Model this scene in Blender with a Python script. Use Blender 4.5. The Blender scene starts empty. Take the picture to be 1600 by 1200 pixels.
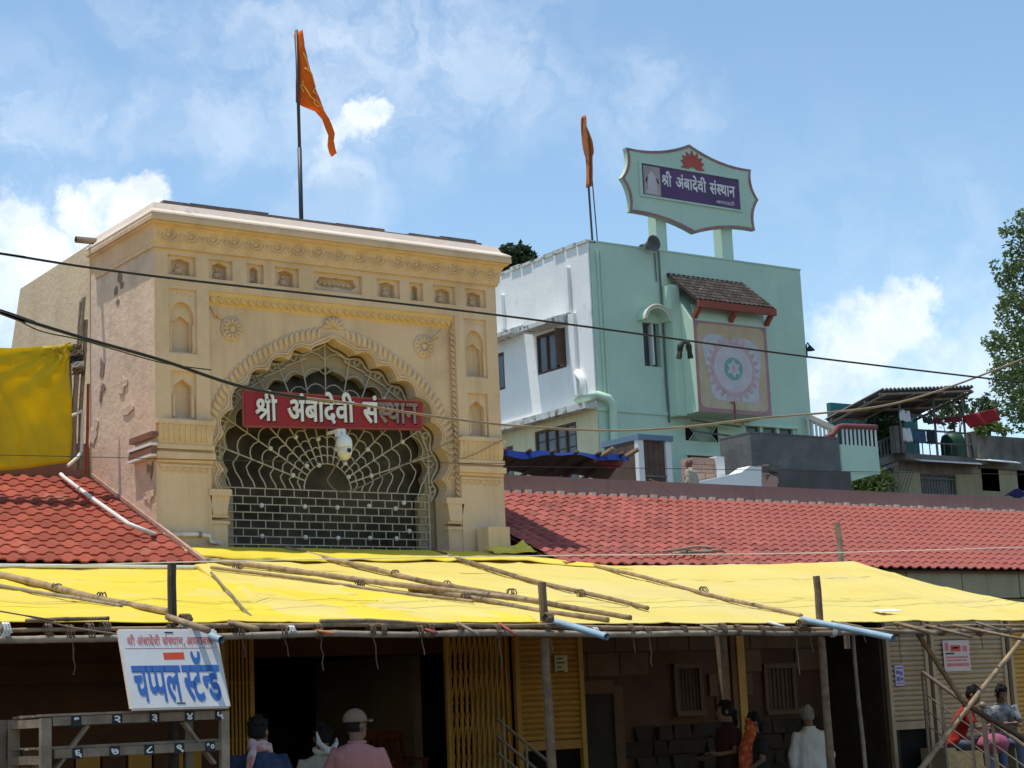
import bpy, bmesh, math, random
from mathutils import Vector, Matrix, noise
random.seed(7)
C = bpy.context.scene.collection
R_ = math.radians
PI = math.pi

# ------------------------------------------------------------------ camera
FPX, CAMZ = 2857.0, 1.6                       # focal length in pixels of a 1600 px wide frame, eye height
yaw, pit, rol = R_(35.24), R_(10.25), R_(-2.578)
FW = Vector((math.sin(yaw)*math.cos(pit), math.cos(yaw)*math.cos(pit), math.sin(pit)))
RT0 = FW.cross(Vector((0, 0, 1))).normalized()
UP0 = RT0.cross(FW)
RT = RT0*math.cos(rol) + UP0*math.sin(rol)
UP = -RT0*math.sin(rol) + UP0*math.cos(rol)
cam = bpy.data.cameras.new('camera')
cam.sensor_width = 36.0
cam.lens = 36.0*FPX/1600
cam.clip_end = 3000
camo = bpy.data.objects.new('camera', cam)
C.objects.link(camo)
camo.matrix_world = Matrix(((RT.x, UP.x, -FW.x, 0), (RT.y, UP.y, -FW.y, 0), (RT.z, UP.z, -FW.z, CAMZ), (0, 0, 0, 1)))
sc = bpy.context.scene
sc.camera = camo

# ------------------------------------------------------------------ light
SUN = Vector((-0.19, 0.105, 0.975)).normalized()    # towards the sun: left of the street, a little behind the gate
EXPOSURE = 0.38
SKY_STRENGTH = 0.15
SUN_STRENGTH = 3.3
sun = bpy.data.lights.new('sun', 'SUN')
sun.energy = SUN_STRENGTH
sun.angle = R_(0.53)
sun.color = (1.0, 0.95, 0.87)
suno = bpy.data.objects.new('sun', sun)
C.objects.link(suno)
suno.rotation_euler = SUN.to_track_quat('Z', 'Y').to_euler()
suno.location = (0, 0, 60)
sc.view_settings.view_transform = 'Standard'
sc.view_settings.look = 'None'
sc.view_settings.exposure = EXPOSURE
sc.view_settings.gamma = 1
sc.view_settings.use_curve_mapping = False

def ray(px, py):
    return FW + RT*((px-800)/FPX) - UP*((py-600)/FPX)
def onY(px, py, Y):
    d = ray(px, py); t = Y/d.y
    return Vector((d.x*t, Y, d.z*t + CAMZ))
def onX(px, py, X):
    d = ray(px, py); t = X/d.x
    return Vector((X, d.y*t, d.z*t + CAMZ))
def onP(px, py, p0, n):
    d = ray(px, py); o = Vector((0, 0, CAMZ))
    return o + d*((Vector(p0)-o).dot(Vector(n))/d.dot(Vector(n)))

def build_world():
    w = bpy.data.worlds.new('World'); sc.world = w; w.use_nodes = True
    nt = w.node_tree; N = nt.nodes; Lk = nt.links; N.clear()
    out = N.new('ShaderNodeOutputWorld'); bg = N.new('ShaderNodeBackground')
    sky = N.new('ShaderNodeTexSky'); sky.sky_type = 'NISHITA'; sky.sun_disc = False
    sky.sun_elevation = math.asin(SUN.z); sky.sun_rotation = math.atan2(SUN.x, SUN.y) % (2*PI)
    sky.altitude = 300; sky.air_density = 1.0; sky.dust_density = 0.35; sky.ozone_density = 1.0
    tc = N.new('ShaderNodeTexCoord')
    def math_(op, a, b=None, cl=False):
        n = N.new('ShaderNodeMath'); n.operation = op; n.use_clamp = cl
        for i, v in enumerate((a, b)):
            if v is None: continue
            if isinstance(v, (int, float)): n.inputs[i].default_value = v
            else: Lk.new(v, n.inputs[i])
        return n.outputs[0]
    def noise_(vec, scale, det=6, rough=.55, dist=0.0):
        n = N.new('ShaderNodeTexNoise'); n.inputs['Scale'].default_value = scale
        n.inputs['Detail'].default_value = det; n.inputs['Roughness'].default_value = rough
        n.inputs['Distortion'].default_value = dist
        Lk.new(vec, n.inputs['Vector']); return n
    def ramp(v, a, b):
        n = N.new('ShaderNodeMapRange'); n.interpolation_type = 'SMOOTHSTEP'
        n.inputs['From Min'].default_value = a; n.inputs['From Max'].default_value = b
        Lk.new(v, n.inputs['Value']); return n.outputs[0]
    d = tc.outputs['Generated']
    sep = N.new('ShaderNodeSeparateXYZ'); Lk.new(d, sep.inputs[0])
    # warped direction for ragged cloud edges
    wn = noise_(d, 22, 8, .62)
    sub = N.new('ShaderNodeVectorMath'); sub.operation = 'SUBTRACT'; Lk.new(wn.outputs['Color'], sub.inputs[0]); sub.inputs[1].default_value = (.5, .5, .5)
    scl = N.new('ShaderNodeVectorMath'); scl.operation = 'SCALE'; Lk.new(sub.outputs[0], scl.inputs[0]); scl.inputs['Scale'].default_value = .075
    add = N.new('ShaderNodeVectorMath'); add.operation = 'ADD'; Lk.new(d, add.inputs[0]); Lk.new(scl.outputs[0], add.inputs[1])
    nrm = N.new('ShaderNodeVectorMath'); nrm.operation = 'NORMALIZE'; Lk.new(add.outputs[0], nrm.inputs[0])
    dw = nrm.outputs[0]
    def puff(px, py, r, soft, dens):
        c = ray(px, py).normalized()
        n = N.new('ShaderNodeVectorMath'); n.operation = 'DISTANCE'
        Lk.new(dw, n.inputs[0]); n.inputs[1].default_value = c
        m = N.new('ShaderNodeMapRange'); m.interpolation_type = 'SMOOTHSTEP'
        m.inputs['From Min'].default_value = r/FPX*(1+soft); m.inputs['From Max'].default_value = r/FPX*(1-soft)
        m.inputs['To Max'].default_value = dens
        Lk.new(n.outputs['Value'], m.inputs['Value']); return m.outputs[0]
    heaps = [(200, 330, 52, .25, .95), (160, 350, 50, .35, .8), (55, 385, 62, .4, .8), (0, 350, 52, .4, .75), (115, 420, 60, .6, .7),
             (50, 470, 90, .7, .62), (-60, 430, 110, .5, .7),
             (566, 178, 34, .4, .8), (545, 215, 34, .5, .65), (522, 268, 46, .7, .5), (560, 330, 60, .9, .25), (500, 320, 45, .8, .25),
             (1385, 500, 52, .35, .75), (1420, 480, 34, .4, .7), (1345, 545, 70, .5, .72), (1310, 600, 70, .5, .7), (1430, 560, 70, .6, .5), (1500, 620, 90, .7, .5), (1570, 560, 70, .8, .4),
             (1700, 560, 120, .5, .7)]
    m = None
    for h in heaps:
        p = puff(*h); m = p if m is None else math_('MAXIMUM', m, p)
    heap = m
    # wide thin veils: stretched noise on the dome
    z2 = math_('ADD', math_('MAXIMUM', sep.outputs['Z'], 0.0), .22)
    cx = N.new('ShaderNodeCombineXYZ')
    Lk.new(math_('DIVIDE', sep.outputs['X'], z2), cx.inputs[0]); Lk.new(math_('DIVIDE', sep.outputs['Y'], z2), cx.inputs[1])
    v1 = noise_(cx.outputs[0], 2.6, 9, .6, .6)
    veil = math_('MULTIPLY', ramp(v1.outputs['Fac'], .60, .85), .22)
    veils = [(430, 60, 120, 1, .34), (560, 90, 150, 1, .42), (690, 70, 130, 1, .38), (640, 150, 110, 1, .34), (800, 110, 100, 1, .30), (980, 150, 80, 1, .28), (1080, 185, 50, 1, .24),
             (790, 215, 50, 1, .18), (230, 35, 70, 1, .22), (340, 185, 75, 1, .34), (230, 200, 50, 1, .28), (410, 205, 40, 1, .22), (145, 190, 24, 1, .30), (300, 100, 80, 1, .2),
             (30, 250, 130, 1, .34), (-60, 300, 160, 1, .4), (90, 230, 80, 1, .2), (1500, 470, 170, 1, .22), (1300, 330, 160, 1, .08)]
    m = veil
    for h in veils:
        m = math_('MAXIMUM', m, puff(*h))
    tex = noise_(dw, 30, 8, .62, .2)
    thin = math_('MULTIPLY', math_('MULTIPLY', m, 1.0), ramp(tex.outputs['Fac'], .25, .70))
    inner = noise_(d, 26, 8, .6)
    heapm = math_('MULTIPLY', heap, ramp(inner.outputs['Fac'], .18, .52))
    low = noise_(d, 7, 8, .6)                                  # the same heaps going on round the horizon
    lowm = math_('MULTIPLY', math_('MULTIPLY', ramp(low.outputs['Fac'], .58, .68), .75), math_('MULTIPLY', ramp(sep.outputs['Z'], .30, .16), ramp(sep.outputs['Y'], .55, .30)))
    fac = math_('MAXIMUM', math_('MAXIMUM', thin, heapm), lowm, True)
    shade = noise_(dw, 15, 6, .6)
    cl = N.new('ShaderNodeMixRGB'); cl.inputs[1].default_value = (3.9, 4.4, 5.1, 1); cl.inputs[2].default_value = (6.0, 6.25, 6.6, 1)
    Lk.new(ramp(shade.outputs['Fac'], .35, .6), cl.inputs[0])
    hz = N.new('ShaderNodeMixRGB'); hz.blend_type = 'MULTIPLY'; hz.inputs[0].default_value = 1; hz.inputs[2].default_value = SKY_TINT
    Lk.new(sky.outputs[0], hz.inputs[1])
    mix = N.new('ShaderNodeMixRGB'); Lk.new(fac, mix.inputs[0]); Lk.new(hz.outputs[0], mix.inputs[1]); Lk.new(cl.outputs[0], mix.inputs[2])
    Lk.new(mix.outputs[0], bg.inputs['Color']); bg.inputs['Strength'].default_value = SKY_STRENGTH
    Lk.new(bg.outputs[0], out.inputs[0])
SKY_TINT = (0.90, 0.97, 0.93, 1)
build_world()

# ------------------------------------------------------------------ materials
ALB = 1.0
def mat(name, c1, c2=None, scale=2.0, rough=.85, bump=.15, bscale=40, streak=0, dirt=None, dscale=1.5, dlo=.55, dhi=.75, spec=.3, metal=0, trans=0, rnd=0, coat=0, wave=None):
    m = bpy.data.materials.new(name); m.use_nodes = True
    nt = m.node_tree; N = nt.nodes; L = nt.links
    b = N['Principled BSDF']
    b.inputs['Roughness'].default_value = rough; b.inputs['Specular IOR Level'].default_value = spec
    b.inputs['Metallic'].default_value = metal
    c1 = tuple(x*ALB for x in c1)+(1,)
    if c2: c2 = tuple(x*ALB for x in c2)
    if dirt: dirt = tuple(x*ALB for x in dirt)
    c2 = tuple(c2)+(1,) if c2 else tuple(x*.8 for x in c1[:3])+(1,)
    geo = N.new('ShaderNodeNewGeometry'); pos = geo.outputs['Position']
    def nz(vec, s, det=5, ro=.6):
        n = N.new('ShaderNodeTexNoise'); n.inputs['Scale'].default_value = s; n.inputs['Detail'].default_value = det; n.inputs['Roughness'].default_value = ro
        L.new(vec, n.inputs['Vector']); return n.outputs['Fac']
    def mr(v, a, bb, hi=1.0):
        n = N.new('ShaderNodeMapRange'); n.inputs['From Min'].default_value = a; n.inputs['From Max'].default_value = bb; n.inputs['To Max'].default_value = hi
        L.new(v, n.inputs['Value']); return n.outputs[0]
    mx = N.new('ShaderNodeMixRGB'); mx.inputs[1].default_value = c1; mx.inputs[2].default_value = c2
    L.new(mr(nz(pos, scale), .35, .65), mx.inputs[0]); col = mx.outputs[0]
    if streak:
        mp = N.new('ShaderNodeVectorMath'); mp.operation = 'MULTIPLY'; mp.inputs[1].default_value = (2.6, 2.6, .22); L.new(pos, mp.inputs[0])
        ms = N.new('ShaderNodeMixRGB'); ms.blend_type = 'MULTIPLY'; ms.inputs[2].default_value = (.55, .5, .45, 1)
        L.new(mr(nz(mp.outputs[0], 1.6), .5, .75, streak), ms.inputs[0]); L.new(col, ms.inputs[1]); col = ms.outputs[0]
    if dirt:
        md = N.new('ShaderNodeMixRGB'); md.inputs[2].default_value = tuple(dirt)+(1,)
        L.new(mr(nz(pos, dscale, 8, .7), dlo, dhi, .9), md.inputs[0]); L.new(col, md.inputs[1]); col = md.outputs[0]
    if rnd:
        oi = N.new('ShaderNodeObjectInfo'); hv = N.new('ShaderNodeHueSaturation')
        L.new(mr(oi.outputs['Random'], 0, 1), hv.inputs['Value'])
        n = hv.inputs['Value'].links[0].from_node; n.inputs['To Min'].default_value = 1-rnd; n.inputs['To Max'].default_value = 1+rnd
        L.new(col, hv.inputs['Color']); col = hv.outputs[0]
    L.new(col, b.inputs['Base Color'])
    if bump:
        bp = N.new('ShaderNodeBump'); bp.inputs['Strength'].default_value = bump; bp.inputs['Distance'].default_value = .02
        L.new(nz(pos, bscale, 6, .65), bp.inputs['Height']); L.new(bp.outputs[0], b.inputs['Normal'])
    if trans:
        tr = N.new('ShaderNodeBsdfTranslucent'); ad = N.new('ShaderNodeMixShader'); ad.inputs[0].default_value = trans
        L.new(col, tr.inputs[0]); L.new(b.outputs[0], ad.inputs[1]); L.new(tr.outputs[0], ad.inputs[2])
        L.new(ad.outputs[0], N['Material Output'].inputs[0])
    return m

# ------------------------------------------------------------------ mesh helpers
class MB:
    def __init__(s): s.v = []; s.f = []
    def add(s, v, f):
        o = len(s.v); s.v += [tuple(x) for x in v]; s.f += [tuple(i+o for i in q) for q in f]; return s
    def box(s, a, b):
        x0, y0, z0 = a; x1, y1, z1 = b
        v = [(x, y, z) for x in (x0, x1) for y in (y0, y1) for z in (z0, z1)]
        return s.add(v, [(0, 1, 3, 2), (4, 6, 7, 5), (0, 4, 5, 1), (2, 3, 7, 6), (0, 2, 6, 4), (1, 5, 7, 3)])
    def bar(s, a, b, w, h, up=(0, 0, 1)):
        a = Vector(a); b = Vector(b); d = (b-a).normalized(); u = Vector(up)
        if abs(d.dot(u)) > .99: u = Vector((0, 1, 0))
        r = d.cross(u).normalized(); u = r.cross(d)
        v = [p + r*(w/2*i) + u*(h/2*j) for p in (a, b) for i, j in ((-1, -1), (1, -1), (1, 1), (-1, 1))]
        return s.add(v, [(3, 2, 1, 0), (4, 5, 6, 7), (0, 1, 5, 4), (1, 2, 6, 5), (2, 3, 7, 6), (3, 0, 4, 7)])
    def tube(s, pts, r, n=8, cap=True, close=False):
        pts = [Vector(p) for p in pts]; k = len(pts)
        rs = r if isinstance(r, (list, tuple)) else [r]*k
        v = []; prev = None
        for i, p in enumerate(pts):
            if close: d = pts[(i+1) % k]-pts[i-1]
            else: d = pts[min(i+1, k-1)]-pts[max(i-1, 0)]
            if d.length < 1e-9: d = Vector((0, 0, 1))
            d.normalize()
            if prev is None:
                u = Vector((0, 0, 1)) if abs(d.z) < .9 else Vector((1, 0, 0))
                u = (u-d*u.dot(d)).normalized()
            else:
                u = prev-d*prev.dot(d)
                u = u.normalized() if u.length > 1e-6 else d.orthogonal().normalized()
            prev = u; w = d.cross(u)
            for j in range(n):
                a = 2*PI*j/n; v.append(p+(u*math.cos(a)+w*math.sin(a))*rs[i])
        f = [(i*n+j, i*n+(j+1) % n, (i+1)*n+(j+1) % n, (i+1)*n+j) for i in range(k-1) for j in range(n)]
        if close: f += [((k-1)*n+j, (k-1)*n+(j+1) % n, (j+1) % n, j) for j in range(n)]
        elif cap: f += [tuple(range(n))[::-1], tuple((k-1)*n+j for j in range(n))]
        return s.add(v, f)
    def lathe(s, prof, c, n=16, axis='z'):
        c = Vector(c); v = []
        for r, h in prof:
            for j in range(n):
                a = 2*PI*j/n; q = (r*math.cos(a), r*math.sin(a), h)
                if axis == 'y': q = (q[0], h, q[1])
                if axis == 'x': q = (h, q[0], q[1])
                v.append(c+Vector(q))
        k = len(prof)
        f = [(i*n+j, i*n+(j+1) % n, (i+1)*n+(j+1) % n, (i+1)*n+j) for i in range(k-1) for j in range(n)]
        f += [tuple(range(n))[::-1], tuple((k-1)*n+j for j in range(n))]
        return s.add(v, f)
    def prism(s, poly, d, close=True):       # poly: 3-D points, d: extrusion vector
        p = [Vector(q) for q in poly]; n = len(p); d = Vector(d)
        f = [tuple(range(n)), tuple(range(2*n-1, n-1, -1))] + [(i, i+n, (i+1) % n+n, (i+1) % n) for i in range(n)]
        return s.add(p+[q+d for q in p], f)
    def sphere(s, c, r, n=10, k=6, sz=1):
        return s.lathe([(max(r*math.sin(PI*i/k), 1e-4), -r*sz*math.cos(PI*i/k)) for i in range(k+1)], c, n)
    def grid(s, fn, nu, nv):
        v = [fn(i/nu, j/nv) for j in range(nv+1) for i in range(nu+1)]
        w = nu+1
        return s.add(v, [(j*w+i, j*w+i+1, (j+1)*w+i+1, (j+1)*w+i) for j in range(nv) for i in range(nu)])
    def mesh(s, name, m, off=(0, 0, 0), smooth=False, fix=True):
        me = bpy.data.meshes.new(name); o = Vector(off)
        me.from_pydata([Vector(p)-o for p in s.v], [], s.f)
        if fix:
            bm = bmesh.new(); bm.from_mesh(me); bmesh.ops.recalc_face_normals(bm, faces=bm.faces); bm.to_mesh(me); bm.free()
        if m: me.materials.append(m)
        if smooth: me.polygons.foreach_set('use_smooth', [True]*len(me.polygons))
        return me
    def build(s, name, m, parent=None, smooth=False, loc=None, fix=True):
        base = Vector(loc) if loc is not None else (wloc(parent) if parent else Vector())
        o = bpy.data.objects.new(name, s.mesh(name, m, base, smooth, fix)); C.objects.link(o)
        if parent: o.parent = parent; o.location = base-wloc(parent)
        else: o.location = base
        return o
def wloc(o):
    p = Vector(o.location)
    while o.parent: o = o.parent; p += Vector(o.location)
    return p
def inst(me, name, parent, loc, rot=(0, 0, 0), scl=(1, 1, 1)):   # one more object using a shared mesh
    o = bpy.data.objects.new(name, me); C.objects.link(o); o.parent = parent
    o.location = Vector(loc)-(wloc(parent) if parent else Vector()); o.rotation_euler = rot; o.scale = scl
    return o
def thing(name, label, cat, loc=(0, 0, 0), group=None):
    o = bpy.data.objects.new(name, None); C.objects.link(o); o.location = loc; o.empty_display_size = .2
    return tag(o, label, cat, group)
def tag(o, label, cat, group=None):
    o['label'] = label; o['category'] = cat
    if group: o['group'] = group
    return o
def struct(o): o['kind'] = 'structure'; return o
def stuff(o): o['kind'] = 'stuff'; return o
def copy_tree(o, parent=None, delta=Vector()):
    c = o.copy(); C.objects.link(c); c.parent = parent
    if parent is None: c.location = Vector(o.location)+delta
    for ch in list(o.children): copy_tree(ch, c)
    return c
def fill2d(loops, depth, bevel=0, offset=0):      # flat shape with holes -> (verts, faces) in the xy plane, z in 0..depth
    cu = bpy.data.curves.new('shape', 'CURVE'); cu.dimensions = '2D'; cu.fill_mode = 'BOTH'; cu.extrude = depth/2; cu.offset = offset
    for lp in loops:
        sp = cu.splines.new('POLY'); sp.points.add(len(lp)-1)
        for q, p in zip(sp.points, lp): q.co = (p[0], p[1], 0, 1)
        sp.use_cyclic_u = True
    o = bpy.data.objects.new('shape', cu)
    me = o.to_mesh()
    v = [(p.co.x, p.co.y, p.co.z+depth/2) for p in me.vertices]; f = [tuple(p.vertices) for p in me.polygons]
    o.to_mesh_clear(); bpy.data.objects.remove(o); bpy.data.curves.remove(cu)
    return v, f
def wall_xz(loops, y0, y1):                        # plate in the XZ plane between y0 (front) and y1
    v, f = fill2d(loops, y1-y0)
    m = MB(); m.add([(x, y1-z, y) for x, y, z in v], f); return m
def wall_yz(loops, x0, x1):
    v, f = fill2d(loops, x1-x0)
    m = MB(); m.add([(x0+z, x, y) for x, y, z in v], f); return m
def rect(x0, z0, x1, z1): return [(x0, z0), (x1, z0), (x1, z1), (x0, z1)]
def plate(m, pts3, t):                             # thin solid from a planar quad/polygon
    n = (Vector(pts3[1])-Vector(pts3[0])).cross(Vector(pts3[2])-Vector(pts3[0])).normalized()
    return m.prism(pts3, n*t)
# ------------------------------------------------------------------ material library
OCHRE = mat('ochre_paint', (.73, .53, .35), (.66, .47, .295), 1.6, .9, .45, 16, streak=.45, dirt=(.47, .34, .24), dscale=1.5, dlo=.54, dhi=.82)
OCHRE2 = mat('ochre_relief', (.73, .525, .33), (.66, .465, .28), 3, .9, .3, 30, streak=.35, dirt=(.48, .34, .2), dscale=4, dlo=.55, dhi=.8)
YELLOWISH = mat('yellow_relief', (.72, .52, .26), (.66, .47, .23), 3, .9, .2, 30, streak=.3)
PINK = mat('pink_plaster', (.74, .54, .385), (.64, .465, .335), 1.4, .95, .8, 9, streak=.25, dirt=(.50, .385, .28), dscale=2.4, dlo=.53, dhi=.70)
TAN = mat('tan_plaster', (.72, .54, .34), (.64, .475, .30), 1.2, .95, .6, 14, streak=.3, dirt=(.52, .40, .28), dscale=1.7, dlo=.56, dhi=.75)
COPING = mat('coping_plaster', (.74, .62, .50), (.66, .53, .42), 2, .9, .3, 20, dirt=(.27, .22, .19), dscale=3, dlo=.62, dhi=.74)  # pale tone carries the sunlit look of the gate's sloping coping
BRICKDARK = mat('weathered_brick', (.24, .17, .15), (.16, .12, .11), 6, .95, .6, 30)
MAROON = mat('maroon_strip', (.27, .12, .085), (.22, .10, .07), 3, .9, .2)
WHITEP = mat('white_paint', (.78, .77, .74), (.70, .69, .66), 3, .8, .1, dirt=(.5, .48, .44), dscale=4, dlo=.62, dhi=.8)
GRILLE = mat('grille_metal', (.56, .50, .39), (.44, .38, .29), 5, .6, .1, spec=.35)
KNOB = mat('white_knob', (.78, .75, .68), (.65, .62, .55), 8, .5, .05)
GLASS = mat('tinted_glass', (.105, .083, .055), (.030, .024, .015), 1.5, .35, .10, 5, spec=.07)
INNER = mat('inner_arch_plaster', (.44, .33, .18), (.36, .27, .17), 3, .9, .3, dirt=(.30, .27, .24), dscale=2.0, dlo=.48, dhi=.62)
SIGNRED = mat('red_enamel', (.33, .022, .032), (.28, .018, .026), 2, .55, .05)
LETTER = mat('white_letter', (.80, .79, .76), (.68, .66, .62), 8, .7, .1)
BLACK = mat('black_paint', (.02, .02, .022), (.03, .03, .03), 5, .7, .1)
FADED = mat('faded_letter', (.30, .22, .20), (.22, .15, .14), 12, .8, .1)
TILE = mat('red_roof_tile', (.32, .066, .036), (.265, .053, .030), 2, .68, .12, 60, rnd=.22, dirt=(.38, .23, .16), dscale=2.2, dlo=.58, dhi=.80, spec=.22)
TILE2 = mat('sunlit_roof_tile', (.335, .086, .062), (.285, .072, .053), 1.2, .68, .12, 60, rnd=.18, dirt=(.22, .09, .068), dscale=.9, dlo=.55, dhi=.80, spec=.22)  # right roof: paleness from the sun's angle is put into the tile colour
PARAPET = mat('mauve_parapet', (.30, .195, .17), (.26, .17, .15), 1.3, .9, .2, 20, streak=.35)
YTARP = mat('yellow_tarpaulin', (.85, .68, .05), (.81, .62, .05), .9, .55, .12, 9, trans=.15, dirt=(.80, .63, .18), dscale=.8, dlo=.5, dhi=.75, spec=.35)
YTARP2 = mat('pale_yellow_tarpaulin', (.82, .67, .18), (.78, .61, .13), .8, .55, .12, 9, trans=.15, dirt=(.74, .60, .27), dscale=.6, dlo=.5, dhi=.75, spec=.35)
OTARP = mat('mustard_tarpaulin', (.80, .62, .015), (.70, .53, .012), 1.2, .55, .15, 9, trans=.5, dirt=(.62, .47, .03), dscale=1.2, dlo=.5, dhi=.75, spec=.35)
BAMBOO = mat('bamboo', (.36, .25, .135), (.23, .155, .09), 5, .7, .3, 50, rnd=.25, dirt=(.11, .08, .055), dscale=7, dlo=.50, dhi=.66)
BAMBOOG = mat('grey_bamboo', (.31, .25, .185), (.19, .15, .11), 7, .8, .4, 50, rnd=.25)
ROPE = mat('coir_rope', (.20, .14, .09), (.12, .085, .055), 12, .95, .4, 80)
BLUEPIPE = mat('pale_blue_pipe', (.33, .47, .55), (.26, .36, .42), 6, .6, .2, dirt=(.30, .27, .24), dscale=8, dlo=.56, dhi=.7)
WOODG = mat('grey_wood', (.33, .25, .175), (.21, .155, .105), 8, .85, .4, 60, rnd=.2)
POSTW = mat('weathered_post', (.25, .165, .10), (.13, .085, .055), 9, .9, .6, 40)
SHUT = mat('yellow_shutter', (.50, .27, .05), (.42, .22, .045), 3, .6, .1, rnd=.08, streak=.3)
SHUTB = mat('tan_shutter', (.42, .295, .175), (.35, .24, .14), 3, .6, .1, rnd=.06, streak=.4)
GATEY = mat('yellow_gate_steel', (.55, .31, .055), (.46, .25, .05), 4, .6, .1, rnd=.08)
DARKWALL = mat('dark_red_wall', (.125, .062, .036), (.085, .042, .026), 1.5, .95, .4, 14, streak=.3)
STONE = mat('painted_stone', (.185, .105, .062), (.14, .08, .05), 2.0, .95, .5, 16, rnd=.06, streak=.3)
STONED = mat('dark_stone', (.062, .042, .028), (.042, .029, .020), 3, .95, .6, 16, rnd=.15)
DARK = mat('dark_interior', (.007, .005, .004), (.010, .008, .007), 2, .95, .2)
STEEL = mat('rail_steel', (.33, .25, .20), (.24, .18, .14), 6, .5, .1, metal=.3)
GREEN = mat('mint_green_paint', (.52, .67, .53), (.48, .63, .495), .5, .85, .15, 12, streak=.10, dirt=(.39, .53, .43), dscale=.45, dlo=.50, dhi=.85)
GREENL = mat('pale_green_paint', (.56, .71, .56), (.52, .67, .53), .5, .85, .15, 12, streak=.05)
WHITEWALL = mat('weathered_whitewash', (.90, .885, .84), (.80, .795, .76), .6, .9, .4, 8, streak=.10, dirt=(.46, .46, .44), dscale=1.1, dlo=.58, dhi=.80)
WHITEDIRT = mat('mildewed_whitewash', (.68, .68, .64), (.55, .54, .48), 1, .9, .4, 12, streak=.8, dirt=(.09, .085, .075), dscale=4.5, dlo=.52, dhi=.62)
CREAM = mat('cream_plaster', (.70, .66, .42), (.62, .58, .37), .8, .9, .3, 12, streak=.4)
WINWOOD = mat('brown_window_wood', (.13, .075, .05), (.09, .05, .035), 5, .7, .2)
PANE = mat('dull_pane', (.10, .115, .12), (.06, .07, .075), 1.5, .18, .03, spec=.5)
MOSS = mat('mossy_tile', (.070, .054, .044), (.045, .036, .030), 4, .95, .6, 14, rnd=.4, dirt=(.36, .28, .24), dscale=2.6, dlo=.64, dhi=.70)
REDBEAM = mat('red_brown_beam', (.33, .085, .055), (.27, .07, .05), 3, .8, .1)
GREY = mat('grey_render', (.17, .165, .155), (.115, .11, .105), 1.0, .95, .5, 10, dirt=(.22, .215, .2), dscale=1.6, dlo=.5, dhi=.75)
DIRTYCONC = mat('dirty_concrete', (.20, .18, .155), (.12, .11, .095), 1.0, .95, .6, 10, streak=.7, dirt=(.075, .07, .06), dscale=1.3, dlo=.5, dhi=.68)
TANWALL = mat('olive_tan_wall', (.36, .32, .20), (.27, .24, .155), .8, .95, .5, 10, streak=.6)
SHEET = mat('grey_corrugated_sheet', (.20, .20, .20), (.14, .14, .145), 1, .6, .1, metal=.2)
BRICKRED = mat('pinkish_brick', (.52, .33, .25), (.44, .27, .20), 2, .95, .4, 14, dirt=(.60, .52, .46), dscale=2, dlo=.55, dhi=.7)
CABLE = mat('black_cable', (.018, .018, .02), (.03, .03, .03), 5, .6, 0)
CABLEB = mat('brown_cable', (.30, .22, .16), (.22, .16, .12), 5, .7, 0)
PVC = mat('white_pvc', (.72, .70, .66), (.62, .60, .56), 3, .5, .05, dirt=(.4, .38, .33), dscale=6, dlo=.6, dhi=.75)
ORANGE = mat('orange_cloth', (.86, .21, .02), (.78, .17, .015), 3, .8, .1, trans=.35)
GOLD = mat('gold_print', (.85, .42, .08), (.80, .36, .06), 4, .6, .05)
ORANGE2 = mat('dull_orange_cloth', (.66, .26, .10), (.55, .19, .07), 4, .85, .1, trans=.25)
POLE = mat('dark_pole', (.055, .06, .065), (.08, .085, .09), 3, .5, .05, metal=.3)
ASPHALT = mat('dusty_asphalt', (.12, .095, .075), (.09, .072, .058), .7, .95, .4, 12)
LEAF = mat('tree_leaf', (.085, .135, .045), (.12, .165, .055), 1.2, .6, 0, rnd=.3, trans=.3)
LEAFD = mat('dark_leaf', (.040, .075, .028), (.06, .10, .035), 1.5, .6, 0, rnd=.3, trans=.2)
LEAFY = mat('light_leaf', (.11, .16, .045), (.08, .12, .03), 1.5, .6, 0, rnd=.3, trans=.25)
BARK = mat('bark', (.11, .085, .065), (.075, .06, .045), 3, .95, .5, 12)

# ------------------------------------------------------------------ ground
g = MB(); g.grid(lambda u, v: (-1200+2400*u, -1200+2400*v, 0), 8, 8)
struct(g.build('ground', ASPHALT))
g = MB().box((-30, -4, .004), (60, 19.4, .03)); struct(g.build('road', mat('street_dust', (.115, .085, .06), (.09, .068, .05), .6, .95, .4, 10)))

# ------------------------------------------------------------------ temple gatehouse
XL, XR, YF = 8.92, 13.92, 20.0
UC = 11.44
gate = thing('gatehouse', 'ochre temple gatehouse with cusped arch and carved niches', 'gatehouse', (11.4, 20, 0))
def arch_outline(cusps, apex, sag=.30, n=7):
    half = [apex[0]]
    for q in apex[1:]: half.append(q)
    pts = list(half)
    c = (0, 4.75)
    for a, b in zip(cusps[:-1], cusps[1:]):
        ch = math.hypot(b[0]-a[0], b[1]-a[1]); mx, mz = (a[0]+b[0])/2, (a[1]+b[1])/2
        nx, nz = (b[1]-a[1])/ch, -(b[0]-a[0])/ch
        if nx*(mx-c[0])+nz*(mz-c[1]) < 0: nx, nz = -nx, -nz
        for i in range(1, n+1):
            t = i/n; s = 4*t*(1-t)*sag*ch
            s *= .75+.25*4*t*(1-t)
            pts.append((a[0]+(b[0]-a[0])*t+nx*s, a[1]+(b[1]-a[1])*t+nz*s))
    return pts
CUSP = [(.33, 6.285), (.64, 6.14), (.945, 5.975), (1.225, 5.78), (1.44, 5.46), (1.57, 5.14), (1.575, 4.70), (1.60, 4.46)]
APEX = [(0, 6.49), (.045, 6.435), (.11, 6.40), (.19, 6.375), (.26, 6.345), (.31, 6.31), (.33, 6.285)]
HALF = arch_outline(CUSP, APEX)
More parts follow.
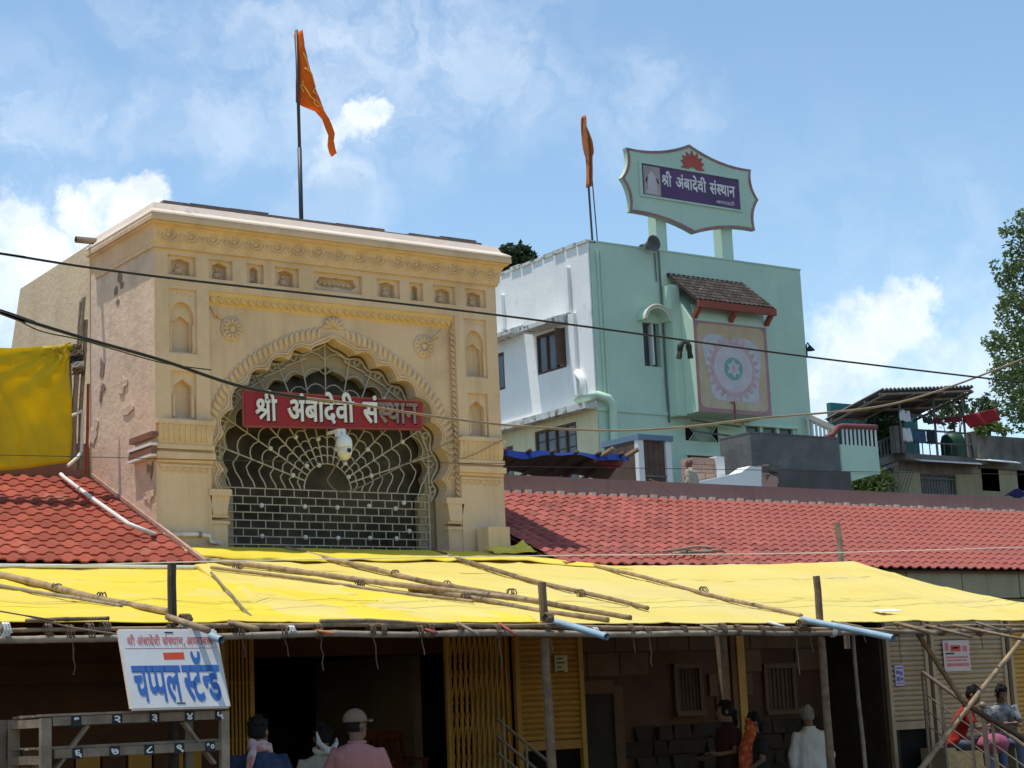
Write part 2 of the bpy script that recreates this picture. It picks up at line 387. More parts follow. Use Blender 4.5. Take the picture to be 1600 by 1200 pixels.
def both(half, uc, bottom=None):
    r = [(uc+u, z) for u, z in half]; l = [(uc-u, z) for u, z in half[1:]]
    if bottom is not None: r.append((uc+half[-1][0], bottom)); l.append((uc-half[-1][0], bottom))
    return l[::-1]+r
ARCH = both(HALF, UC, 2.9)
# front leaf of the wall: frame round the panel with all its niches cut through
frz = [(9.09, 9.46), (9.64, 9.96), (10.16, 10.39), (10.55, 10.89), (11.10, 11.81), (12.04, 12.39), (12.54, 12.75), (12.91, 13.26), (13.42, 13.76)]
niches = [rect(a, 7.05, b, 7.30) for a, b in frz]
pil = []
for a, b in ((9.10, 9.47), (13.38, 13.74)): pil += [rect(a, 6.08, b, 6.88), rect(a+.02, 5.27, b-.02, 5.86)]
outer = [(XL, 2.9), (9.63, 2.9), (9.63, 6.90), (13.24, 6.90), (13.24, 2.9), (XR, 2.9), (XR, 7.46), (XL, 7.46)]
wall_xz([outer]+niches+pil, YF, YF+.13).build('wall', OCHRE, gate)
wall_xz([rect(XL+.01, 2.9, XR-.01, 7.46), ARCH], YF+.13, YF+.34).build('arch_wall', OCHRE, gate)
def arched(x0, z0, x1, z1, spring, kind=0, n=6):
    w = x1-x0; xm = (x0+x1)/2; p = [(x0, z0), (x1, z0), (x1, spring)]
    if kind == 0:      # cusped head
        k = 3
        for s in range(k*2+1):
            t = s/(k*2); a = PI*t; r = 1.0 if s % 2 == 0 else 1.16
            p.append((xm+math.cos(a)*w/2*r*(1 if 0 < s < 2*k else 1/r), spring+math.sin(a)*(z1-spring)*(.86 if s % 2 == 0 else 1)))
    else:
        for s in range(n+1):
            a = PI*s/n; p.append((xm+w/2*math.cos(a), spring+math.sin(a)*(z1-spring)))
    p.append((x0, spring)); return p
for a, b in frz:
    if b-a > .6:
        lo = [(a+.06, 7.17), (a+.14, 7.11), (a+.3, 7.10), (UC+.02, 7.13), (b-.3, 7.10), (b-.14, 7.10), (b-.05, 7.16), (b-.10, 7.25), (b-.3, 7.245), (UC+.02, 7.26), (a+.3, 7.245), (a+.12, 7.25)]
        wall_xz([rect(a, 7.05, b, 7.30), lo], YF+.05, YF+.128).build('niche_frame', OCHRE, gate)
        m = MB()
        for q in range(7): m.sphere((a+.15+q*.07, YF+.125, 7.175), .033, 8, 4, .8)
        m.build('relief', OCHRE2, gate)
    else:
        wall_xz([rect(a, 7.05, b, 7.30), arched(a+.06, 7.05+.012, b-.06, 7.275, 7.20)], YF+.045, YF+.128).build('niche_frame', OCHRE, gate)
        m = MB(); c = (a+b)/2; r = (b-a)
        m.sphere((c, YF+.125, 7.12), r*.17, 8, 5, .9); m.sphere((c, YF+.125, 7.20), r*.09, 8, 5, 1)
        m.sphere((c-r*.17, YF+.125, 7.09), r*.1, 8, 4, .7); m.sphere((c+r*.17, YF+.125, 7.09), r*.1, 8, 4, .7)
        m.build('relief', OCHRE2, gate)
for a, b in ((9.10, 9.47), (13.38, 13.74)):
    c = (a+b)/2
    wall_xz([rect(a, 6.08, b, 6.88), arched(a+.03, 6.10, b-.03, 6.73, 6.50, 1, 12)], YF+.03, YF+.075).build('niche_frame', OCHRE, gate)
    wall_xz([rect(a, 6.08, b, 6.88), arched(a+.07, 6.11, b-.07, 6.56, 6.40)], YF+.08, YF+.128).build('niche_arch', OCHRE2, gate)
    for s in (-1, 1): MB().tube([(c+s*.155, YF+.045, 6.10), (c+s*.155, YF+.045, 6.2), (c+s*.155, YF+.045, 6.45)], [.024, .017, .022], 8).build('colonnette', OCHRE2, gate)
    for q in range(5): MB().sphere((c-.11+.055*q, YF+.05, 6.80+.02*(q % 2)), .03, 7, 4, .8).build('boss', OCHRE2, gate)
    a2, b2 = a+.02, b-.02
    wall_xz([rect(a2, 5.27, b2, 5.86), arched(a2+.045, 5.29, b2-.045, 5.77, 5.60)], YF+.04, YF+.128).build('niche_frame', OCHRE, gate)
    for s in (-1, 1): MB().tube([(c+s*.125, YF+.035, 5.30), (c+s*.125, YF+.035, 5.58)], [.022, .018], 8).build('colonnette', OCHRE2, gate)
    # pilaster: capital mouldings, flutes, scalloped band
    x0, x1 = a-.17, b+.16
    if x0 < XL: x0 = XL-.0
    if x1 > XR: x1 = XR
    m = MB()
    for z0, z1, o in ((5.20, 5.255, .075), (4.90, 4.955, .05), (4.78, 4.86, .07), (4.74, 4.78, .03)):
        m.box((x0-o*.4, YF-o, z0), (x1+o*.4, YF, z1))
    m.prism([(x0, YF, 4.955), (x0, YF-.03, 4.955), (x0, YF-.055, 5.07), (x0, YF-.06, 5.20), (x0, YF, 5.20)], (x1-x0, 0, 0))
    m.build('capital', OCHRE2, gate)
    fl = MB().tube([(0, 0, -.10), (0, 0, .06), (0, -.012, .10)], [.010, .024, .010], 6).mesh('flute', YELLOWISH)
    for q in range(9): inst(fl, 'flute', gate, (x0+.07+q*(x1-x0-.14)/8, YF-.052, 5.09))
    pe = MB()
    pe.tube([(.055*math.cos(t), 0, -.07*abs(math.sin(t))) for t in [PI*k/8 for k in range(9)]], .011, 5)
    pm = pe.mesh('petal', OCHRE2)
    for q in range(6): inst(pm, 'petal', gate, (x0+.09+q*(x1-x0-.16)/5.2, YF-.004, 4.70))
    MB().box((x0+.02, YF-.025, 4.69), (x1-.02, YF, 4.715)).build('band', OCHRE, gate)
# pink flank, its plain back block, and the right flank
sw = [(YF+.003, 0), (22.0, 0), (22.0, 7.46), (YF+.003, 7.46)]
wall_yz([sw], XL-.005, XL+.1).build('flank_wall', PINK, gate)
wall_yz([sw], XR-.1, XR+.004).build('flank_wall', OCHRE, gate)
bk = [(22.0, 0), (25.0, 0), (24.97, 6.9), (24.55, 7.84), (22.0, 7.88)]
wall_yz([bk], XL-.02, XL+.44).build('back_block', TAN, gate)
MB().box((XL+.45, 22.05, 6.9), (XR-.6, 24.5, 7.7)).build('roof_slab', TAN, gate)
MB().box((XR-.3, 22.0, 0), (XR, 24.9, 7.0)).build('back_wall', TAN, gate)
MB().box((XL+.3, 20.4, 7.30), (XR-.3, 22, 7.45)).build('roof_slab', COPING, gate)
SCAR = mat('plaster_scar', (.30, .20, .14), (.20, .14, .10), 9, .95, .8, 20); SCARP = mat('broken_plaster', (.70, .52, .38), (.58, .42, .31), 9, .95, .9, 20)
random.seed(4)
for i_, (px_, py_, w_, h_, m_) in enumerate(((187, 432, .05, .10, SCAR), (181, 455, .035, .07, SCAR), (191, 446, .03, .05, SCAR), (184, 472, .03, .04, SCAR), (160, 575, .05, .14, SCAR), (161, 606, .06, .06, SCAR), (158, 620, .03, .08, SCAR), (146, 680, .07, .10, SCARP), (150, 664, .05, .12, SCARP), (240, 730, .07, .20, SCAR), (241, 760, .09, .16, SCARP), (243, 773, .10, .05, SCARP), (238, 715, .06, .08, SCARP), (200, 640, .10, .06, SCARP), (192, 600, .08, .10, SCARP))):
    c_ = onX(px_, py_, XL-.0055-.0004*i_); n_ = 11; pl = []
    for k in range(n_):
        t = 2*PI*k/n_; r_ = random.uniform(.6, 1.25); pl.append((c_.x, max(c_.y, YF+.01+w_*2.05)+math.cos(t)*w_*r_*1.6, c_.z+math.sin(t)*h_*r_))
    MB().prism(pl, (-.005-.0006*i_, 0, 0)).build('plaster_scar', m_, gate)
m = MB()
for z0, z1, o in ((5.03, 5.10, .05), (4.90, 4.93, .05), (4.83, 4.90, .06)): m.box((XL-o-.03, YF-.045, z0), (XL-.006, YF+.62, z1))
m.build('flank_strip', MAROON, gate)
m = MB()
for z0, z1, o in ((4.93, 4.965, .075), (4.80, 4.828, .075)): m.box((XL-o-.02, YF-.05, z0), (XL-.006, YF+.64, z1))
m.build('flank_strip_edge', WHITEP, gate)
# cornice swept round the front and both flanks
def sweep(prof, ox, oy, yback):
    m = MB(); k = len(prof); v = []
    for (bx, by, dx, dy) in ((XL, yback, -1, 0), (XL, YF, -1, -1), (XR, YF, 1, -1), (XR, yback, 1, 0)):
        for o, z in prof: v.append((bx+dx*o*ox, by+dy*o*oy, z))
    f = [(i*k+j, i*k+(j+1) % k, (i+1)*k+(j+1) % k, (i+1)*k+j) for i in range(3) for j in range(k)]
    f += [tuple(range(k)), tuple(range(3*k, 4*k))[::-1]]
    m.add(v, f); return m
sweep([(0.01, 7.37), (.20, 7.37), (.22, 7.41), (.30, 7.43), (.36, 7.50), (.46, 7.57), (.62, 7.615), (.92, 7.635), (.95, 7.655), (.01, 7.655)], .12, .20, 21.8).build('cove', OCHRE2, gate)
sweep([(.01, 7.658), (1.0, 7.658), (1.02, 7.70), (.98, 7.738), (.01, 7.738)], .135, .22, 21.85).build('cornice_fascia', OCHRE, gate)
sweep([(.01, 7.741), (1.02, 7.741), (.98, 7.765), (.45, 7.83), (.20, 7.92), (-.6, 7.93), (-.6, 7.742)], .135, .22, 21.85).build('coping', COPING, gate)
pe = MB()
pe.tube([(.10*math.cos(t), 0, -.085*math.sin(t)) for t in [PI*k/10 for k in range(11)]], .013, 6)
pe.tube([(.055*math.cos(t), -.006, -.05*math.sin(t)) for t in [PI*k/8 for k in range(9)]], .009, 5)
pe.tube([(.03, .0, .0), (.055, -.006, .03), (.02, -.008, .05), (-.02, -.004, .03)], .012, 5)
pe.sphere((0, .0, -.012), .024, 7, 4, 1)
pm = pe.mesh('lotus_petal', OCHRE2, smooth=True)
for q in range(17): inst(pm, 'lotus_petal', gate, (9.06+q*.2955, YF-.083, 7.535), (R_(13), 0, 0), (1.25, 1, 1.15))
random.seed(3); x = XL+.12
while x < XR-.25:
    w = random.uniform(.22, .75); x2 = min(x+w, XR-.15)
    h = random.uniform(.03, .065)
    MB().box((x+.01, YF+.02+random.uniform(-.03, .03), 7.925), (x2-.01, YF+.42, 7.93+h)).build('brick', BRICKDARK, gate); x = x2
m = MB()
for q in range(10): m.box((XL+.1, YF+.3+q*.15, 7.925), (XL+.3, YF+.43+q*.15, 7.96+.02*(q % 3)))
stuff(m.build('flank_brick', BRICKDARK, gate))
# panel dressing: leaf border, rosettes, wreath, palmette, mouldings
m = MB(); m.prism([(9.63, YF+.129, 6.90), (9.63, YF+.02, 6.90), (9.63, YF+.03, 6.87), (9.63, YF+.129, 6.745)], (3.61, 0, 0)); m.build('panel_cove', YELLOWISH, gate)
lf = MB().tube([(-.05, .0, .045), (-.02, -.012, .02), (.02, -.012, -.02), (.05, 0, -.045)], [.006, .026, .024, .006], 6).mesh('border_leaf', OCHRE2, smooth=True)
for q in range(34): inst(lf, 'border_leaf', gate, (9.72+q*.105, YF+.080, 6.812), (R_(40), 0, R_(0)))
lv = MB().tube([(0, .04, .045), (-.01, .015, .02), (-.01, -.015, -.02), (0, -.04, -.045)], [.006, .022, .022, .006], 6).mesh('jamb_leaf', OCHRE2, smooth=True)
for q in range(30): inst(lv, 'jamb_leaf', gate, (13.235, YF+.07, 6.70-q*.078))
for sx, z in ((10.0, 6.47), (12.81, 6.47)):
    m = MB(); m.lathe([(.155, 0), (.155, -.014), (.14, -.02), (.12, -.012)], (sx, YF+.128, z), 24, 'y')
    m.sphere((sx, YF+.122, z), .045, 10, 6, 1)
    for q in range(12):
        a = 2*PI*q/12; m.tube([(sx+math.cos(a)*r, YF+.118-h, z+math.sin(a)*r) for r, h in ((.05, .0), (.095, .008), (.145, -.006))], [.014, .028, .016], 6)
    m.build('rosette', OCHRE, gate, smooth=True)
m = MB()
for sx, d in ((9.70, 1), (13.10, -1)):
    for q in range(3): m.tube([(sx+d*.02*q, YF+.118, 6.72-.02*q), (sx+d*(.06+.03*q), YF+.112, 6.66-.03*q), (sx+d*(.07+.05*q), YF+.12, 6.58)], [.006, .016, .006], 6)
m.build('corner_leaf', OCHRE2, gate, smooth=True)
for dx, dz, tilt in ((0, .10, 0), (-.055, .09, .45), (.055, .09, -.45), (-.10, .055, .95), (.10, .055, -.95), (-.12, .0, 1.45), (.12, 0, -1.45)):
    m = MB(); a = PI/2+tilt
    m.tube([(UC+math.cos(a)*r, YF+.118, 6.60+math.sin(a)*r) for r in (.02, .08, .13, .155)], [.01, .028, .034, .012], 6); m.build('palmette', OCHRE2, gate, smooth=True)
def smooth_line(p, k):
    for _ in range(k): p = [p[0]]+[((p[i-1][0]+2*p[i][0]+p[i+1][0])/4, (p[i-1][1]+2*p[i][1]+p[i+1][1])/4) for i in range(1, len(p)-1)]+[p[-1]]
    return p
def offset_line(p, d, k):
    q = []
    for i in range(len(p)):
        a, b = p[max(i-1, 0)], p[min(i+1, len(p)-1)]; l = math.hypot(b[0]-a[0], b[1]-a[1]) or 1
        q.append((p[i][0]-(b[1]-a[1])/l*d, p[i][1]+(b[0]-a[0])/l*d))
    return smooth_line(q, k)
OPEN = both(HALF, UC)
for d, k, r in ((.018, 1, .012), (.055, 2, .017), (.085, 3, .008), (.115, 6, .009)):
    MB().tube([(x, YF+.126, z) for x, z in offset_line(OPEN, d, k)], r, 6).build('arch_moulding', OCHRE if d < .1 else OCHRE2, gate, smooth=True)
base = offset_line(OPEN, .175, 40)
L = [0]
for i in range(1, len(base)): L.append(L[-1]+math.dist(base[i], base[i-1]))
lf = MB(); lf.tube([(-.02, 0, -.065), (0, -.008, -.01), (.012, -.01, .04), (-.006, -.004, .075), (-.03, 0, .07)], [.010, .032, .036, .026, .008], 6)
lfm = lf.mesh('wreath_leaf', OCHRE2, smooth=True)
N = 76
for q in range(N):
    s = L[-1]*(q+.5)/N; i = max(1, next(j for j in range(len(L)) if L[j] >= s)); t = (s-L[i-1])/(L[i]-L[i-1])
    x = base[i-1][0]+(base[i][0]-base[i-1][0])*t; z = base[i-1][1]+(base[i][1]-base[i-1][1])*t
    a = math.atan2(base[i][1]-base[i-1][1], base[i][0]-base[i-1][0])
    if abs(x-UC) < .14 or z < 4.72: continue
    side = 1 if x > UC else -1
    inst(lfm, 'wreath_leaf', gate, (x, YF+.131, z), (0, -a-side*.5, 0), (side, .75, 1.05))
# jamb columns below the springing
for s in (-1, 1):
    xc = UC+s*1.70; m = MB()
    m.box((xc-.11, YF+.03, 2.9), (xc+.11, YF+.128, 4.02)); m.box((xc-.13, YF+.01, 4.02), (xc+.13, YF+.128, 4.06)); m.box((xc-.12, YF+.015, 4.10), (xc+.12, YF+.128, 4.13))
    m.prism([(xc-.09, YF+.0, 4.13), (xc+.09, YF+.0, 4.13), (xc+.13, YF+.0, 4.36), (xc-.13, YF+.0, 4.36)], (0, .128, 0)); m.box((xc-.15, YF-.015, 4.36), (xc+.15, YF+.128, 4.44))
    m.build('jamb_column', OCHRE, gate)
# inner cusped arch, tinted glass and the iron grille
UI = UC+.03
ICUSP = [(.29, 5.985), (.57, 5.905), (.85, 5.785), (1.12, 5.58), (1.32, 5.32), (1.42, 5.02), (1.42, 4.74), (1.36, 4.48)]
IAPEX = [(0, 6.16), (.05, 6.115), (.12, 6.08), (.21, 6.05), (.27, 6.01), (.29, 5.985)]
IH = arch_outline(ICUSP, IAPEX, .24)
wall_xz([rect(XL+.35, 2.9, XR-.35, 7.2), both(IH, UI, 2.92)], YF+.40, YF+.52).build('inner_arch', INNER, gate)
pn = MB().box((UC-1.7, YF+.56, 2.72), (UC+1.7, YF+.58, 6.6)).build('arch_glass', GLASS, gate)
YG = YF+.36
gr = MB(); gr.tube([(x, YG, z) for x, z in offset_line(both(smooth_line(HALF, 1), UC, 4.45), -.035, 0)], .014, 6)
gr = gr.build('arch_grille', GRILLE, gate)
CZG = 4.53; CXG = UC-.01
hull = both(HALF, UC)
def reach(ang):
    best = 1.0; dx, dz = math.cos(ang), math.sin(ang)
    for (x0, z0), (x1, z1) in zip(hull[:-1], hull[1:]):
        ex, ez = x1-x0, z1-z0; den = dx*ez-dz*ex
        if abs(den) < 1e-9: continue
        t = ((x0-CXG)*ez-(z0-CZG)*ex)/den; u = ((x0-CXG)*dz-(z0-CZG)*dx)/den
        if 0 <= u <= 1 and t > 0: best = t
    return best
ANG = [R_(a) for a in (18, 31, 43, 55, 66.5, 78, 90, 102, 113.5, 125, 137, 149, 162)]
RCH = [reach(a)-.03 for a in ANG]
for a, rr in zip(ANG, RCH):
    MB().tube([(CXG+math.cos(a)*.34, YG-.012, CZG+math.sin(a)*.34), (CXG+math.cos(a)*rr, YG-.012, CZG+math.sin(a)*rr)], .0100, 5).build('bar', GRILLE, gr)
RING = [.34, .43, .54, .665, .805, .96, 1.13, 1.31, 1.50, 1.70]
kn = MB().sphere((0, 0, 0), .032, 8, 5).mesh('knob', KNOB, smooth=True)
for ri, r in enumerate(RING):
    for k in range(len(ANG)-1):
        a, b = ANG[k], ANG[k+1]
        if r > min(RCH[k], RCH[k+1])-.05: continue
        pts = []
        for t in (0, .25, .5, .75, 1):
            q = a+(b-a)*t; rr = r*(1+(.055 if ri else 0)*4*t*(1-t)*(1 if True else 0)); pts.append((CXG+math.cos(q)*rr, YG, CZG+math.sin(q)*rr))
        MB().tube(pts, .0085, 5).build('bar', GRILLE, gr)
    for sgn, a in ((1, ANG[0]), (-1, ANG[-1])):
        if r > RCH[0]: continue
        if r > 1.52: continue
        x0, z0 = math.cos(a)*r, math.sin(a)*r; x1 = sgn*(r*.985)
        h = z0
        pts = [(CXG+x0, YG, CZG+z0), (CXG+sgn*(r*1.02), YG, CZG+h*.72), (CXG+sgn*(r*.995), YG, CZG+h*.48), (CXG+sgn*(r*.94), YG, CZG+h*.22), (CXG+sgn*(r*.915), YG, CZG)]
        if ri: MB().tube(pts, .0085, 5).build('bar', GRILLE, gr)
        else: MB().tube([(CXG+x0, YG, CZG+z0), (CXG+sgn*r, YG, CZG+z0*.5), (CXG+sgn*r, YG, CZG)], .0105, 5).build('bar', GRILLE, gr)
    for k in range(len(ANG)):
        if (ri*3+k*2) % 7 == 2 and r < RCH[k]-.1: inst(kn, 'knob', gr, (CXG+math.cos(ANG[k])*r, YG-.03, CZG+math.sin(ANG[k])*r))
curl = MB().tube([(.055*math.cos(t)*(1-t/12), 0, .055*math.sin(t)*(1-t/12)) for t in [k*.55 for k in range(13)]], .010, 5).mesh('curl', GRILLE)
cps = [(UC+u, z) for u, z in CUSP]+[(UC-u, z) for u, z in CUSP]
for k in range(7):
    for s in (-1, 1):
        a, b = CUSP[k], CUSP[k+1]; p = Vector((UC+s*(a[0]-.05), YG, a[1]-.06)); q = Vector((UC+s*(b[0]-.05), YG, b[1]-.04))
        MB().tube([p, q], .012, 5).build('bar', GRILLE, gr)
        inst(curl, 'curl', gr, ((p+q)/2+Vector((s*.03, -.01, .05))))
GX0, GX1 = 9.86, 12.95
for i in range(13):
    z = 4.52-i*.1005
    MB().tube([(GX0, YG, z), (GX1, YG, z)], .0078, 5).build('bar', GRILLE, gr)
sb = MB().tube([(0, 0, 0), (0, 0, -.1)], .0072, 5).mesh('bar', GRILLE)
for i in range(12):
    for q in range(16):
        x = GX0+.06+q*.205+(.1 if i % 2 else 0)
        if x < GX1: inst(sb, 'bar', gr, (x, YG+.003, 4.52-i*.1005))
for x in (GX0, GX1): MB().tube([(x, YG, 4.52), (x, YG, 3.3)], .012, 5).build('bar', GRILLE, gr)
for z, xs in ((4.32, (9.88, 10.47, 11.08, 11.55, 12.02, 12.42)), (4.02, (12.62,)), (3.92, (9.88, 10.47, 11.08, 11.55, 12.02, 12.42)), (3.66, (9.88, 10.47, 11.08, 12.02, 12.75, 12.93)), (4.41, (12.55,))):
    for x in xs: inst(kn, 'knob', gr, (x, YG-.02, z+random.uniform(-.02, .02)))
# passage below: piers and lintel
MB().box((XL+.005, YF+.02, 0), (9.75, YF+.5, 2.895)).build('pier', OCHRE, gate)
MB().box((13.62, YF+.02, 0), (XR-.005, YF+.5, 2.895)).build('pier', OCHRE, gate)
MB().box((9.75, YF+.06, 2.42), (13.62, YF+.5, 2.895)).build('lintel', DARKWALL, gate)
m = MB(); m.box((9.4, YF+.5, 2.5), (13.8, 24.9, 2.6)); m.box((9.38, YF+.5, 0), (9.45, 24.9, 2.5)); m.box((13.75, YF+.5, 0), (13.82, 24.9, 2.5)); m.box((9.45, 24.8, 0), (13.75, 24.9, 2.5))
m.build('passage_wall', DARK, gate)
MB().box((9.46, 20.5, .0), (13.74, 24.8, .44)).build('passage_floor', DARK, gate)
